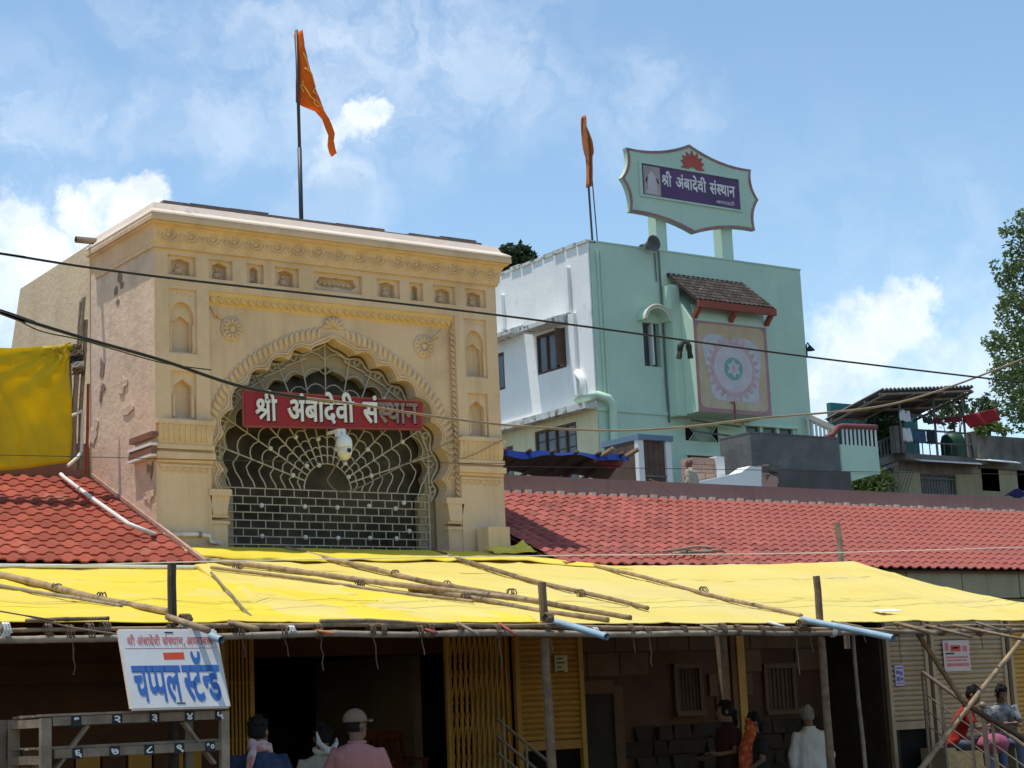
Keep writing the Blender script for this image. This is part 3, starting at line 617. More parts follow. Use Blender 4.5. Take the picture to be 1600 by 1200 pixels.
# ------------------------------------------------------------------ Devanagari letter outlines (font units)
GLYPH = {
284: (707, '243,40 195,107 447,258 375,275 312,294 257,314 199,276 138,239 76,202 28,270 82,297 133,326 183,354 127,404 98,452 89,503 94,537 108,567 132,594 163,615 202,628 247,632 288,628 325,616 356,596 380,569 394,537 399,500 397,472 376,422 341,380 319,361 385,340 462,322 537,310 537,551 461,551 461,622 722,622 722,551 618,551 618,0 537,0 537,234;168,497 176,464 200,428 248,393 286,425 310,460 318,500 316,521 298,550 265,564 225,564 192,549 178,536'),
68: (259, '-185,615 -204,660 -216,704 -220,748 -215,789 -201,824 -178,854 -146,878 -107,891 -61,896 -23,893 10,883 39,868 87,815 127,734 163,622 273,622 273,551 170,551 170,0 89,0 89,551 0,551 0,622 87,622 49,736 28,776 5,803 -23,820 -57,825 -82,822 -102,814 -130,782 -137,760 -138,711 -129,672 -114,634 -105,615'),
9: (764, '470,218 465,175 450,141 424,114 392,95 354,84 312,80 257,87 206,108 159,144 115,196 71,267 29,356 100,382 129,316 160,260 193,214 228,180 265,160 305,153 349,161 367,170 388,203 391,227 389,251 370,293 338,330 318,347 280,342 260,341 255,411 296,415 328,423 352,435 367,451 377,471 380,494 370,533 340,555 302,562 256,558 215,545 171,525 146,594 186,612 237,627 298,632 346,628 386,615 418,593 441,565 454,532 459,495 452,447 429,407 392,375 406,362 412,355 462,351 507,350 543,353 577,359 594,363 594,551 521,551 521,622 779,622 779,551 675,551 675,0 594,0 594,290 562,284 531,280 498,279 471,280 455,282 468,240'),
6: (0, '-185,772 -178,801 -157,822 -130,830 -102,822 -82,801 -75,772 -82,743 -102,722 -130,714 -157,722 -178,743'),
48: (571, '585,551 482,551 482,0 401,0 401,165 360,143 308,124 241,118 205,120 171,127 113,155 90,174 57,224 49,254 46,286 53,339 73,383 106,418 151,444 204,459 275,464 299,462 325,460 351,458 369,454 363,385 334,390 301,394 268,395 242,394 230,392 365,224 389,244 401,256 401,551 0,551 0,622 585,622;127,287 131,255 142,229 160,210 184,195 212,187 254,184 276,187 298,192 308,195 168,370 145,348 132,321'),
66: (259, '170,551 170,0 89,0 89,551 0,551 0,622 273,622 273,551'),
42: (520, '413,-58 386,-12 361,33 342,73 325,71 307,69 287,68 231,73 175,87 124,112 83,151 56,204 48,236 48,300 62,348 86,385 126,419 183,443 252,455 295,456 295,551 0,551 0,622 534,622 534,551 376,551 376,385 291,384 234,378 191,365 159,344 138,317 127,282 130,229 144,200 166,174 197,155 237,144 291,140 299,140 307,140 312,141 307,165 308,197 315,214 341,234 373,240 399,237 421,229 451,199 461,162 455,126 436,102 410,86 428,53 450,18 480,-24'),
75: (0, '-169,615 -197,705 -225,767 -256,804 -293,821 -329,823 -354,818 -375,812 -385,809 -409,882 -351,894 -318,896 -284,893 -252,885 -199,850 -154,784 -113,681 -94,615'),
57: (556, '571,551 467,551 467,0 387,0 387,165 347,143 297,124 233,118 198,120 166,127 111,155 70,198 57,224 49,254 46,286 52,339 72,383 104,418 146,444 196,459 264,464 288,462 313,460 337,458 354,454 349,381 321,386 290,390 259,391 221,388 188,379 162,364 143,343 131,318 127,287 131,256 141,231 158,212 206,191 235,188 298,198 348,226 387,260 387,551 0,551 0,622 571,622'),
60: (676, '587,551 587,0 506,0 506,266 467,257 428,252 380,251 322,254 262,264 212,277 183,261 167,253 228,182 301,110 380,42 326,-12 254,54 189,120 133,181 89,234 60,275 46,305 41,329 42,352 55,376 83,391 120,392 148,382 171,362 181,350 203,380 214,418 217,458 215,495 209,527 201,551 0,551 0,622 691,622 691,551;369,322 418,324 462,329 506,339 506,551 281,551 289,526 296,495 298,458 294,407 281,365 262,333 333,323'),
568: (1022, '380,42 326,-12 254,54 189,120 133,181 89,234 60,275 46,305 41,329 42,352 55,376 83,391 120,392 148,382 171,362 181,350 203,380 214,418 217,458 215,495 209,527 201,551 0,551 0,622 494,622 531,631 579,630 630,614 654,601 692,561 705,535 713,504 716,469 712,423 698,383 676,349 646,320 608,295 562,274 595,234 636,211 694,203 727,205 783,223 830,255 852,275 852,551 770,551 770,622 1036,622 1036,551 933,551 933,0 852,0 852,180 808,157 755,138 688,132 644,136 603,146 566,164 533,189 506,221 484,259 416,252 352,252 292,258 236,270 212,277 183,261 167,253 228,182 301,110;369,322 421,323 468,328 519,337 557,352 587,370 608,390 623,413 632,438 635,467 625,523 612,542 594,557 574,565 535,567 510,556 496,535 494,521 503,492 530,472 575,461 567,391 527,399 464,430 443,454 430,483 426,530 430,551 281,551 289,526 296,495 298,458 294,407 281,365 262,333 333,323'),
44: (555, '0,622 569,622 569,551 466,551 466,0 385,0 385,298 204,298 202,227 190,202 167,190 137,190 102,209 70,241 45,280 37,318 43,345 62,363 98,369 385,369 385,551 0,551'),
50: (598, '509,551 509,0 428,0 428,250 207,250 205,193 201,177 182,157 159,151 133,157 105,173 80,196 59,223 44,251 39,278 45,300 64,315 100,321 126,321 126,551 0,551 0,622 612,622 612,551;428,551 207,551 207,321 428,321'),
52: (409, '395,42 341,-12 265,54 197,120 138,181 92,234 62,275 46,305 41,329 42,352 55,376 83,391 120,392 148,382 171,362 181,349 224,380 248,420 256,468 254,498 247,528 239,551 0,551 0,622 424,622 424,551 320,551 334,494 334,423 314,365 278,319 227,284 167,254 233,183 312,110'),
40: (570, '481,551 481,0 400,0 400,328 254,327 200,322 164,309 137,284 129,263 126,237 130,205 142,173 191,111 271,40 217,-12 159,41 107,95 68,151 55,180 45,242 51,286 68,323 93,351 137,378 193,394 272,399 400,399 400,551 0,551 0,622 584,622 584,551'),
30: (634, '649,551 545,551 545,0 465,0 465,165 426,143 377,125 317,118 269,123 227,137 190,161 163,193 146,231 142,294 154,330 173,359 185,371 38,369 38,441 343,441 367,440 385,440 389,440 382,370 314,367 283,359 256,346 237,327 225,303 221,274 224,248 234,226 270,198 293,190 349,190 402,210 446,242 465,260 465,551 0,551 0,622 649,622'),
203: (308, '160,551 160,344 163,304 169,276 177,256 190,240 208,227 263,217 290,219 340,237 382,266 400,282 436,214 382,180 325,155 291,148 228,148 182,160 143,181 113,213 91,258 80,318 79,551 0,551 0,622 322,622 322,551'),
46: (568, '479,551 479,0 398,0 398,191 357,168 311,152 254,146 204,152 161,169 128,194 100,234 84,285 79,358 79,551 0,551 0,622 583,622 583,551;398,551 160,551 160,344 163,304 169,276 177,256 190,240 208,227 263,217 314,225 360,249 398,280'),
54: (678, '0,551 0,622 693,622 693,551 589,551 589,0 508,0 508,355 499,356 478,355 445,344 413,319 382,276 356,208 279,232 299,288 311,313 279,334 246,348 209,353 164,343 136,313 128,294 128,246 148,198 185,151 239,100 309,40 255,-12 182,53 119,114 73,176 57,207 48,240 45,275 48,308 56,337 87,382 131,410 180,424 233,424 284,412 332,387 354,370 396,401 444,420 502,426 508,426 508,551'),
215: (389, '369,322 408,323 442,326 478,332 486,260 452,255 417,252 380,251 322,254 262,264 212,277 183,261 167,253 228,182 301,110 380,42 326,-12 254,54 189,120 133,181 89,234 60,275 46,305 41,329 42,352 55,376 83,391 120,392 148,382 171,362 181,350 203,380 214,418 217,458 215,495 209,527 201,551 0,551 0,622 403,622 403,551 281,551 289,526 296,495 298,458 294,407 281,365 262,333 333,323'),
35: (504, '519,551 371,551 371,349 286,348 236,341 197,327 150,290 132,255 126,215 128,185 148,136 183,101 230,81 283,74 348,80 401,96 455,121 482,47 421,23 355,6 286,0 242,3 200,12 162,26 129,46 100,71 77,101 60,136 49,176 46,220 50,261 61,298 80,330 105,357 170,397 207,410 288,420 290,551 0,551 0,622 519,622'),
73: (0, '69,863 50,803 25,756 -8,722 -46,698 -89,685 -138,680 -184,685 -226,700 -264,724 -298,760 -327,806 -352,863 -281,887 -243,810 -222,783 -197,764 -168,753 -135,749 -100,753 -72,765 -50,786 -33,813 -7,889'),
538: (799, '153,234 120,243 85,270 56,306 39,345 38,378 50,401 78,413 378,415 389,427 412,443 450,458 499,464 623,465 623,551 0,551 0,622 814,622 814,551 704,551 704,394 501,394 476,391 460,385 446,372 439,347 445,318 463,296 483,277 548,292 584,294 631,290 672,277 707,256 734,228 751,194 756,154 751,112 734,75 707,44 669,19 619,5 559,0 496,5 437,20 384,44 334,76 288,114 247,158 308,207 385,132 424,106 466,88 511,78 559,74 623,83 662,109 675,152 672,173 664,191 632,214 580,222 541,219 503,210 470,197 416,237 376,285 364,313 359,344 205,344 203,273 190,248 167,236'),
799: (268, '46,-129 65,-47 83,40 95,116 192,116 199,105 177,30 146,-52 113,-129'),
107: (551, '275,632 320,628 357,615 388,594 411,567 424,535 429,499 421,448 397,399 353,346 285,288 241,256 386,139 418,99 431,57 432,14 420,-24 400,-60 386,-79 321,-30 337,-10 347,10 350,34 346,58 334,79 310,103 128,254 132,276 251,360 324,430 342,464 348,498 346,518 328,546 296,560 257,560 228,548 212,525 212,496 226,472 257,452 280,444 231,386 177,418 158,438 137,487 134,517 140,553 160,587 194,614 244,630'),
108: (551, '477,33 413,-12 293,150 239,208 204,204 165,206 128,222 107,251 104,270 112,302 135,322 168,329 193,325 220,314 255,291 307,322 329,346 346,374 357,406 360,442 356,478 346,508 328,531 304,548 276,558 220,560 178,553 134,537 110,526 84,595 135,616 190,628 247,632 282,630 316,623 374,595 417,548 431,517 440,481 443,440 439,395 427,354 408,316 382,283 352,255 316,233 375,169 432,97'),
109: (551, '90,594 130,612 183,627 248,632 297,628 339,616 372,596 397,568 412,536 417,498 410,452 391,414 358,384 387,370 428,332 448,284 450,257 446,224 436,195 395,144 365,124 329,108 369,66 408,21 442,-25 377,-67 333,-5 292,47 254,91 214,87 171,89 135,104 114,133 111,152 119,185 142,205 175,212 203,208 234,196 274,167 327,186 357,217 367,260 364,282 355,302 320,333 295,342 264,346 218,341 193,340 189,411 257,416 300,429 326,451 337,479 335,516 327,533 296,555 252,562 207,558 161,545 115,525'),
110: (551, '428,127 424,92 410,62 388,35 357,14 320,2 277,-2 223,5 176,27 142,61 122,105 121,149 128,183 144,220 174,264 225,320 163,385 119,437 90,480 72,516 64,548 62,579 63,596 65,614 69,632 154,617 148,591 148,563 156,530 175,490 213,440 275,375 336,441 375,492 396,531 405,562 405,589 399,617 483,632 489,596 489,562 484,529 470,495 447,457 410,412 359,355 327,322 378,263 408,216 422,178 427,143;200,138 208,105 231,78 250,71 295,71 328,88 346,118 347,146 343,168 332,194 310,225 274,266 238,226 217,195 205,169 201,148'),
111: (551, '477,-67 453,-25 428,25 404,76 381,126 362,172 348,208 325,207 284,208 228,218 177,238 134,272 103,321 92,352 84,428 90,493 109,564 143,632 227,611 194,547 172,484 164,417 168,374 180,339 199,312 227,292 263,280 314,276 326,277 321,303 322,333 342,362 373,375 391,377 416,374 436,366 465,336 473,317 473,279 460,248 434,228 418,221 439,173 468,112 500,48 533,-10 549,-35'),
112: (551, '470,-67 448,-29 426,14 406,56 390,92 384,106 368,105 351,104 335,104 256,114 196,144 155,188 142,215 132,272 137,308 153,343 180,373 139,406 112,448 105,473 103,501 109,540 126,573 156,598 194,617 238,628 306,632 346,629 380,625 391,622 385,552 359,557 329,561 292,563 232,555 196,531 184,492 193,456 218,431 254,414 305,422 342,423 361,422 377,420 384,419 377,350 362,351 345,352 324,352 293,350 266,343 243,331 226,314 215,293 212,266 216,238 228,215 247,197 272,184 332,174 340,174 349,174 357,175 354,188 352,200 352,210 354,231 372,260 402,272 418,274 444,271 466,263 484,250 504,215 504,177 490,148 466,127 451,120 475,72 507,17 542,-35'),
113: (551, '512,270 506,199 490,143 462,101 426,72 383,55 334,49 295,52 258,60 224,74 194,94 165,123 116,203 78,319 49,477 38,573 118,588 127,494 154,336 173,272 195,219 222,178 252,147 289,129 330,123 366,128 393,141 412,164 430,232 431,308 420,370 398,421 365,456 345,465 307,467 283,454 271,432 270,406 280,384 303,364 342,350 401,342 384,272 324,281 276,297 239,321 213,350 198,383 193,420 197,453 208,482 228,506 253,524 285,535 322,539 359,535 392,523 422,504 449,478 471,446 502,366'),
114: (551, '273,0 207,8 147,32 101,74 85,102 75,134 73,192 82,233 100,277 132,327 180,388 382,632 444,579 206,290 170,236 156,191 154,168 158,137 169,113 187,96 238,76 302,76 366,91 431,121 465,142 501,68 435,35 360,9 318,2'),
115: (551, '71,470 73,499 92,552 107,575 150,610 207,630 240,632 288,627 328,611 362,586 387,551 402,511 407,465 403,424 391,389 372,358 345,334 311,317 271,307 286,297 301,286 317,274 482,139 512,99 525,57 526,14 514,-24 494,-60 480,-79 416,-30 432,-10 441,10 444,34 440,58 428,79 404,103 133,330 91,386 73,441;151,464 154,438 162,415 175,396 193,382 213,374 237,371 262,374 284,383 302,398 323,441 326,467 316,515 285,549 264,558 240,561 216,558 194,549 162,515 154,491'),
106: (551, '275,121 238,124 203,132 172,146 120,189 100,218 86,249 78,284 75,321 78,359 86,393 100,424 143,475 202,509 237,517 274,520 312,517 347,509 407,475 450,424 464,392 473,357 476,319 473,282 465,247 431,188 408,165 380,146 348,132 313,124;273,192 306,196 335,208 360,229 379,256 390,287 394,322 390,358 380,388 362,414 338,433 310,445 277,449 244,445 216,433 191,412 172,385 161,354 157,318 161,283 171,253 189,227 213,208 241,196'),
}
WORDS = {'श्री': [284, 68], 'अंबादेवी': [9, 6, 48, 66, 42, 75, 57, 68], 'संस्थान': [60, 6, 568, 66, 44], 'अमरावती': [9, 50, 52, 66, 57, 40, 68], 'चप्पल': [30, 203, 46, 54], 'स्टॅन्ड': [215, 35, 73, 538], 'संस्थान,': [60, 6, 568, 66, 44, 799], '१': [107], '२': [108], '३': [109], '४': [110], '५': [111], '६': [112], '७': [113], '८': [114], '९': [115], '०': [106]}
def glyph_loops(gid, bold=0):
    groups = []
    cons = [[tuple(float(t) for t in p.split(',')) for p in c.split()] for c in GLYPH[gid][1].split(';') if c]
    def area(p): return sum(p[i-1][0]*p[i][1]-p[i][0]*p[i-1][1] for i in range(len(p)))/2
    def inside(pt, p):
        r = False
        for i in range(len(p)):
            (x0, y0), (x1, y1) = p[i-1], p[i]
            if (y0 > pt[1]) != (y1 > pt[1]) and pt[0] < (x1-x0)*(pt[1]-y0)/(y1-y0)+x0: r = not r
        return r
    def fat(p):
        if not bold: return p
        q = []
        n = len(p)
        for i in range(n):
            a, b, c = p[i-1], p[i], p[(i+1) % n]
            n1 = Vector((-(b[1]-a[1]), b[0]-a[0])); n2 = Vector((-(c[1]-b[1]), c[0]-b[0]))
            nn = (n1.normalized()+n2.normalized())
            if nn.length < .3: q.append(b); continue
            nn = nn.normalized(); q.append((b[0]+nn.x*bold, b[1]+nn.y*bold))
        return q
    outs = [c for c in cons if area(c) < 0]; holes = [c for c in cons if area(c) > 0]
    for o in outs: groups.append([fat(o)]+[fat(h) for h in holes if inside(h[0], o)])
    return groups
class Frame:
    def __init__(s, o, ex, ez, en): s.o, s.ex, s.ez, s.en = Vector(o), Vector(ex), Vector(ez), Vector(en)
    def __call__(s, u, v, d=0): return s.o+s.ex*u+s.ez*v+s.en*d
def write(word, fr, u0, u1, vb, vh, depth, m, name, parent, bold=0, sq=1.0, slant=0, d0=.003, single=False, skip=(), alt=None):
    """letters of one word between u0..u1, base line vb, head line vh"""
    ids = WORDS[word]; adv = [GLYPH[g][0] for g in ids]; tot = sum(adv) or 1
    sx = (u1-u0)/tot; sy = (vh-vb)/622.0; pen = 0; cur = None; n = 0; res = []
    def close(cur, n):
        if cur and cur.v: res.append(cur.build(name, alt if (alt and n in skip) else m, parent))
    for g, a in zip(ids, adv):
        gl = glyph_loops(g, bold)
        new = not (a == 0 or g in (66, 68) or single)
        if new or cur is None:
            close(cur, n); cur = MB(); n += 1
        for lp in gl:
            v, f = fill2d([[(x, y) for x, y in q] for q in lp], 1.0)
            cur.add([fr(u0+(pen+x+slant*y)*sx, vb+y*sy, d0+z*depth) for x, y, z in v], f)
        pen += a
    close(cur, n); return res
# ------------------------------------------------------------------ red name board on the arch
rs = thing('name_board', 'dark red board with raised white Devanagari letters across the arch', 'sign', (11.37, 20.0, 5.2))
b0, b1, t1, t0 = onY(384, 666, 20.02), onY(658, 671, 20.02), onY(659, 628, 20.02), onY(382, 610, 20.02)
MB().prism([b0, b1, t1, t0], (0, .05, 0)).build('board', SIGNRED, rs)
fr = Frame(b0, b1-b0, t0-b0, (0, -1, 0))
m = MB()
for p, q in ((b0, b1), (b1, t1), (t1, t0), (t0, b0)): m.bar(p+Vector((0, .022, 0)), q+Vector((0, .022, 0)), .062, .02)
m.build('board_edge', REDBEAM, rs)
for w, u0, u1 in (('श्री', .05, .165), ('अंबादेवी', .225, .60), ('संस्थान', .655, .975)):
    write(w, fr, u0+.010, u1+.010, .14, .715, .006, BLACK, 'letter_side', rs, 26, slant=.0, d0=.002, single=True)
    write(w, fr, u0, u1, .17, .745, .022, LETTER, 'letter', rs, 22, d0=.010, skip=(2, 3) if w == 'संस्थान' else (), alt=FADED)
# dome camera
cc = onY(538, 697, 19.72)
cam_ = thing('security_camera', 'white dome security camera hanging under the red board', 'camera', cc)
m = MB(); m.lathe([(.02, .155), (.035, .15), (.05, .13), (.085, .10), (.10, .055), (.102, 0), (.10, -.02)], cc, 20); m.build('housing', WHITEP, cam_, smooth=True)
m = MB(); m.lathe([(.092, -.02), (.094, -.07), (.085, -.12), (.055, -.165), (.01, -.18)], cc, 20); m.build('dome', mat('camera_shell', (.72, .66, .50), (.66, .60, .45), 4, .4, 0), cam_, smooth=True)
m = MB().box(cc+Vector((-.035, -.105, -.11)), cc+Vector((.045, -.085, -.025))); m.build('lens_frame', WHITEP, cam_)
m = MB().lathe([(.03, -.112), (.03, -.10)], cc+Vector((.005, 0, -.068)), 14, 'y'); m.build('lens', BLACK, cam_)
m = MB(); m.tube([cc+Vector((0, 0, .15)), cc+Vector((0, 0, .20)), cc+Vector((-.02, .12, .21)), cc+Vector((-.03, .34, .21))], .025, 8); m.box(cc+Vector((-.075, .02, .12)), cc+Vector((-.02, .10, .22))); m.build('bracket', WHITEP, cam_)

# ------------------------------------------------------------------ sandal stand: rack and its sign
rk = thing('shoe_rack', 'grey wooden shoe rack with numbered black tags on its shelf edges', 'rack', (5.5, 12.9, 0))
x0, x1, y0, y1 = 4.80, 6.27, 12.8, 13.45
for zz in (1.73, 1.50, 1.12, .74, .36):
    MB().box((x0+.10, y0-.012, zz-.062), (x1-.05, y0+.018, zz)).build('front_rail', WOODG, rk)
    MB().box((x0+.10, y1-.02, zz-.062), (x1-.05, y1+.01, zz)).build('back_rail', WOODG, rk)
    for s in range(5):
        yy = y0+.02+s*(y1-y0-.04)/5
        MB().box((x0+.02, yy+.01, zz+.002+random.uniform(0, .006)), (x1-.04+random.uniform(-.02, .02), yy+.115, zz+.018+random.uniform(0, .006))).build('shelf_board', WOODG, rk)
for xa, xb in ((x0, x0+.075), (x1-.065, x1)):
    for ya in (y0-.02, y1-.03): MB().box((xa, ya, 0), (xb, ya+.05, 1.725)).build('post', WOODG, rk)
for zz in (1.66, 1.40, 1.05): MB().box((x0+.005, y0+.032, zz), (x0+.05, y1-.032, zz+.06)).build('end_rail', WOODG, rk)
MB().bar((x0+.11, y0+.03, 1.35), (x0+.36, y0+.03, 1.66), .02, .07, (0, 1, 0)).build('brace', WOODG, rk)
MB().bar((x1-.35, y0+.05, 1.66), (x1-.10, y0+.05, 1.34), .02, .07, (0, 1, 0)).build('brace', WOODG, rk)
# a second frame end stands behind on the left
MB().box((4.72, y1+.05, 0), (4.80, y1+.1, 1.73)).build('post', WOODG, rk)
for zz in (1.66, 1.38): MB().box((4.80, y1+.06, zz), (5.05, y1+.09, zz+.07)).build('end_rail', WOODG, rk)
MB().bar((4.81, y1+.03, 1.0), (5.02, y1+.03, 1.45), .02, .07, (0, 1, 0)).build('brace', WOODG, rk)
DIG = [['१', '२', '३', '४', '५'], ['६', '७', '८', '९', '१०']]
WORDS['१०'] = WORDS['१']+WORDS['०']
for row, zz in ((0, 1.73), (1, 1.50)):
    for i, pxx in enumerate(((118, 182, 240, 295, 342), (120, 178, 232, 279, 327))[row]):
        xx = onY(pxx, 1120 if row == 0 else 1168, y0).x
        t = MB().box((xx-.038, y0-.018, zz-.072), (xx+.038, y0-.013, zz+.006)).build('number_tag', BLACK, rk)
        f2 = Frame((xx, y0-.018, zz-.062), (1, 0, 0), (0, 0, 1), (0, -1, 0))
        w = DIG[row][i]; hw = .03 if len(w) == 1 else .036
        write(w, f2, -hw, hw, .006, .052, .0012, LETTER, 'numeral', t, 30, d0=.001, single=True)
ss = thing('stand_sign', 'white board lettered in blue and red leaning on the shoe rack', 'sign', (5.87, 12.85, 1.76))
BL, BR, TL = onY(206, 1107, 12.70), onY(358, 1103, 12.70), onY(186, 985, 12.92)
TR = BR+(TL-BL)
nn = (BR-BL).cross(TL-BL).normalized()
if nn.y > 0: nn = -nn
WB = mat('white_flex', (.62, .62, .61), (.56, .56, .55), 5, .5, .05, dirt=(.5, .48, .44), dscale=5, dlo=.6, dhi=.8)
MB().prism([BL, BR, TR, TL], -nn*.02).build('board', WB, ss)
m = MB()
for p, q in ((BL, BR), (BR, TR), (TR, TL), (TL, BL)): m.bar(p-nn*.01, q-nn*.01, .028, .012, nn)
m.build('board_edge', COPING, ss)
fr = Frame(BL, BR-BL, TL-BL, nn)
REDP = mat('faded_red_print', (.50, .10, .10), (.58, .20, .18), 14, .6, 0); BLUEP = mat('blue_print', (.035, .115, .36), (.045, .14, .40), 4, .55, 0); ORP = mat('red_orange_print', (.55, .06, .025), (.6, .08, .03), 6, .6, 0)
for w, u0, u1 in (('श्री', .06, .14), ('अंबादेवी', .16, .40), ('संस्थान,', .425, .66), ('अमरावती', .675, .955)):
    write(w, fr, u0, u1, .81, .905, .001, REDP, 'letter', ss, 14, single=True)
m = MB(); m.prism([fr(.03, .762, .0005), fr(.98, .762, .0005), fr(.98, .768, .0005), fr(.03, .768, .0005)], nn*.001); m.build('rule', REDP, ss)
m = MB(); m.prism([fr(.41, .615, .0005), fr(.625, .62, .0005), fr(.625, .71, .0005), fr(.41, .705, .0005)], nn*.001); m.build('red_block', ORP, ss)
write('चप्पल', fr, .065, .535, .09, .525, .0015, BLUEP, 'letter', ss, 26)
write('स्टॅन्ड', fr, .575, .945, .09, .525, .0015, BLUEP, 'letter', ss, 26)
for u0, u1 in ((.058, .555), (.57, .965)): MB().prism([fr(u0, .455, .0022), fr(u1, .455, .0022), fr(u1, .535, .0022), fr(u0, .535, .0022)], nn*.001).build('headline', BLUEP, ss)
for u, v in ((.46, .045), (.46, .965)): MB().prism([fr(u, v, .001), fr(u+.09, v, .001), fr(u+.09, v+.014, .001), fr(u, v+.014, .001)], nn*.003).build('slot', BLACK, ss)
# ------------------------------------------------------------------ tiled wings beside the gate
def tile_mesh(name, m, sl):
    ca, sa = math.cos(sl), math.sin(sl)
    xs = [0, .055, .085, .115, .150, .178, .2]; zs = [0, 0, .024, .028, .024, 0, 0]
    v = []
    for t, lift in ((0, .004), (0, .019), (.27, .003)):
        for x, z in zip(xs, zs):
            h = z+lift if not (t == 0 and lift < .01) else z*.95+.002
            v.append((x, t*ca-h*sa, t*sa+h*ca))
    n = len(xs); f = [(i, i+1, n+i+1, n+i) for i in range(n-1)]+[(n+i, n+i+1, 2*n+i+1, 2*n+i) for i in range(n-1)]
    mb = MB(); mb.add(v, f); return mb, mb.mesh(name, m, fix=False)
def tiled_roof(root, X0, X1, ye, ze, yt, zt, m, limit, skipfn=None):
    sl = math.atan2(zt-ze, yt-ye); ln = math.hypot(zt-ze, yt-ye); rows = round(ln/.245)
    mb, me = tile_mesh('roof_tile', m, sl); rest = MB(); n = 0
    cols = int((X1-X0)/.2)
    for c in (range(cols) if X0 > 10 else range(cols-1, -1, -1)):
        for r in range(rows):
            p = Vector((X0+c*.2, ye+(yt-ye)*r/rows, ze+(zt-ze)*r/rows))
            if r == 0: p += Vector((0, random.uniform(-.012, .012), 0))
            if n < limit:
                inst(me, 'roof_tile', root, p+Vector((0, 0, random.uniform(0, .004)))); n += 1
            else: rest.add([Vector(q)+p for q in mb.v], mb.f)
    if rest.v: stuff(rest.build('roof_tiles', m, root, fix=False))
    d = MB(); d.prism([(X0, ye+.02, ze-.03), (X1, ye+.02, ze-.03), (X1, yt, zt-.03), (X0, yt, zt-.03)], (0, 0, -.02)); d.build('roof_deck', DARKWALL, root)
wl = thing('side_wing', 'low wing with red tiled roof against the pink flank of the gatehouse', 'building', (7, 20, 0))
tiled_roof(wl, 2.50, 8.91, 18.75, 3.41, 22.0, 4.79, TILE, 300)
m = MB(); m.prism([(8.90, 18.72, 3.42), (8.94, 18.72, 3.42), (8.94, 22.0, 4.83), (8.90, 22.0, 4.83)], (0, 0, .045)); m.build('roof_edge', mat('dusty_mortar', (.52, .34, .26), (.42, .22, .17), 6, .9, .4), wl)
MB().tube([(2.0, 18.68, 3.36), (8.95, 18.68, 3.37)], .022, 8).build('gutter_pipe', PVC, wl)
MB().box((2.0, 18.9, 3.20), (8.9, 18.95, 3.33)).build('fascia', DARKWALL, wl)
MB().box((2.0, 22.02, 4.2), (XL-.03, 22.2, 5.25)).build('back_wall', PARAPET, wl)
MB().box((-1.5, 19.3, 0), (9.35, 19.5, 3.2)).build('front_wall', DARKWALL, wl)
for i in range(7):
    MB().box((7.0+i*.30, 19.2, .05), (7.27+i*.30, 19.24, 1.45)).build('door_plank', SHUT if i % 2 == 0 else DARKWALL, wl)
MB().box((2.5, 19.15, 2.15), (9.3, 19.29, 2.35)).build('beam', DARKWALL, wl)
wr = thing('side_wing', 'long wing with paler red tiled roof stretching right of the gatehouse', 'building', (18, 20, 0))
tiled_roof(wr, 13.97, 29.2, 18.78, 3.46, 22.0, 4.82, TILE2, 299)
MB().box((13.98, 22.02, 4.3), (30, 22.25, 5.10)).build('parapet', PARAPET, wr)
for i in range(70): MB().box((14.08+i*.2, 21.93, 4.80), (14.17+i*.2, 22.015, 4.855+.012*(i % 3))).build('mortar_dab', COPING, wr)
for i, (xa, xb) in enumerate(((15.0, 17.0), (17.02, 18.9), (18.93, 20.30), (20.32, 21.5), (21.52, 22.8), (22.83, 26))):
    MB().box((xa, 18.88, 3.04+.01*(i % 2)), (xb, 18.91, 3.43)).build('fascia_board', TANWALL if i > 1 else DARKWALL, wr)
p = onY(1314, 880, 18.6)
tag(MB().tube([p+Vector((0, 0, -1.2)), p, p+Vector((.01, 0, .3)), p+Vector((-.02, 0, .58))], .042, 8).build('short_post', BAMBOOG, None, loc=p), 'short grey bamboo post rising past the eave of the paler red roof', 'post')
for i, q in enumerate(((1035, 862), (1060, 858), (1075, 864), (1050, 866))):
    a = onP(*q, (0, 18.78, 3.53), (0, -.42, 1))
    tag(MB().tube([a, a+Vector((.35, -.05+.05*i, .04)), a+Vector((.6, .1-.08*i, .03))], .018, 6).build('dry_stick', BAMBOOG, None, loc=a), 'dry broken stick in the small heap on the paler red tiles', 'stick', 'dry sticks on the faded red roof')
# wall, door and windows in the shade of the right wing
YW = 20.2
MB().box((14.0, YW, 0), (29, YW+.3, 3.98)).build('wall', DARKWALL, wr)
def hole(px0, py0, px1, py1): a = onY(px0, py0, YW); b = onY(px1, py1, YW); return a.x, b.z, b.x, a.z
D1 = hole(908, 1085, 960, 1200); W1 = hole(1055, 1045, 1092, 1110); W2 = hole(1195, 1045, 1238, 1108)
random.seed(11)
z = 1.40; row = 0
while z < 2.9:
    x = 14.05+(.3 if row % 2 else 0); h = .33
    while x < 19.6:
        w = random.uniform(.5, .85); x2 = min(x+w, 19.7); ok = True
        for hx0, hz0, hx1, hz1 in (D1, W1, W2):
            if x2 > hx0-.06 and x < hx1+.06 and z+h > hz0-.05 and z < hz1+.05: ok = False
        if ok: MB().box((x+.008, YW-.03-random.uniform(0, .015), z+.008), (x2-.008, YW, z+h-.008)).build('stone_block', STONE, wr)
        x = x2
    z += h; row += 1
z = .1; row = 0
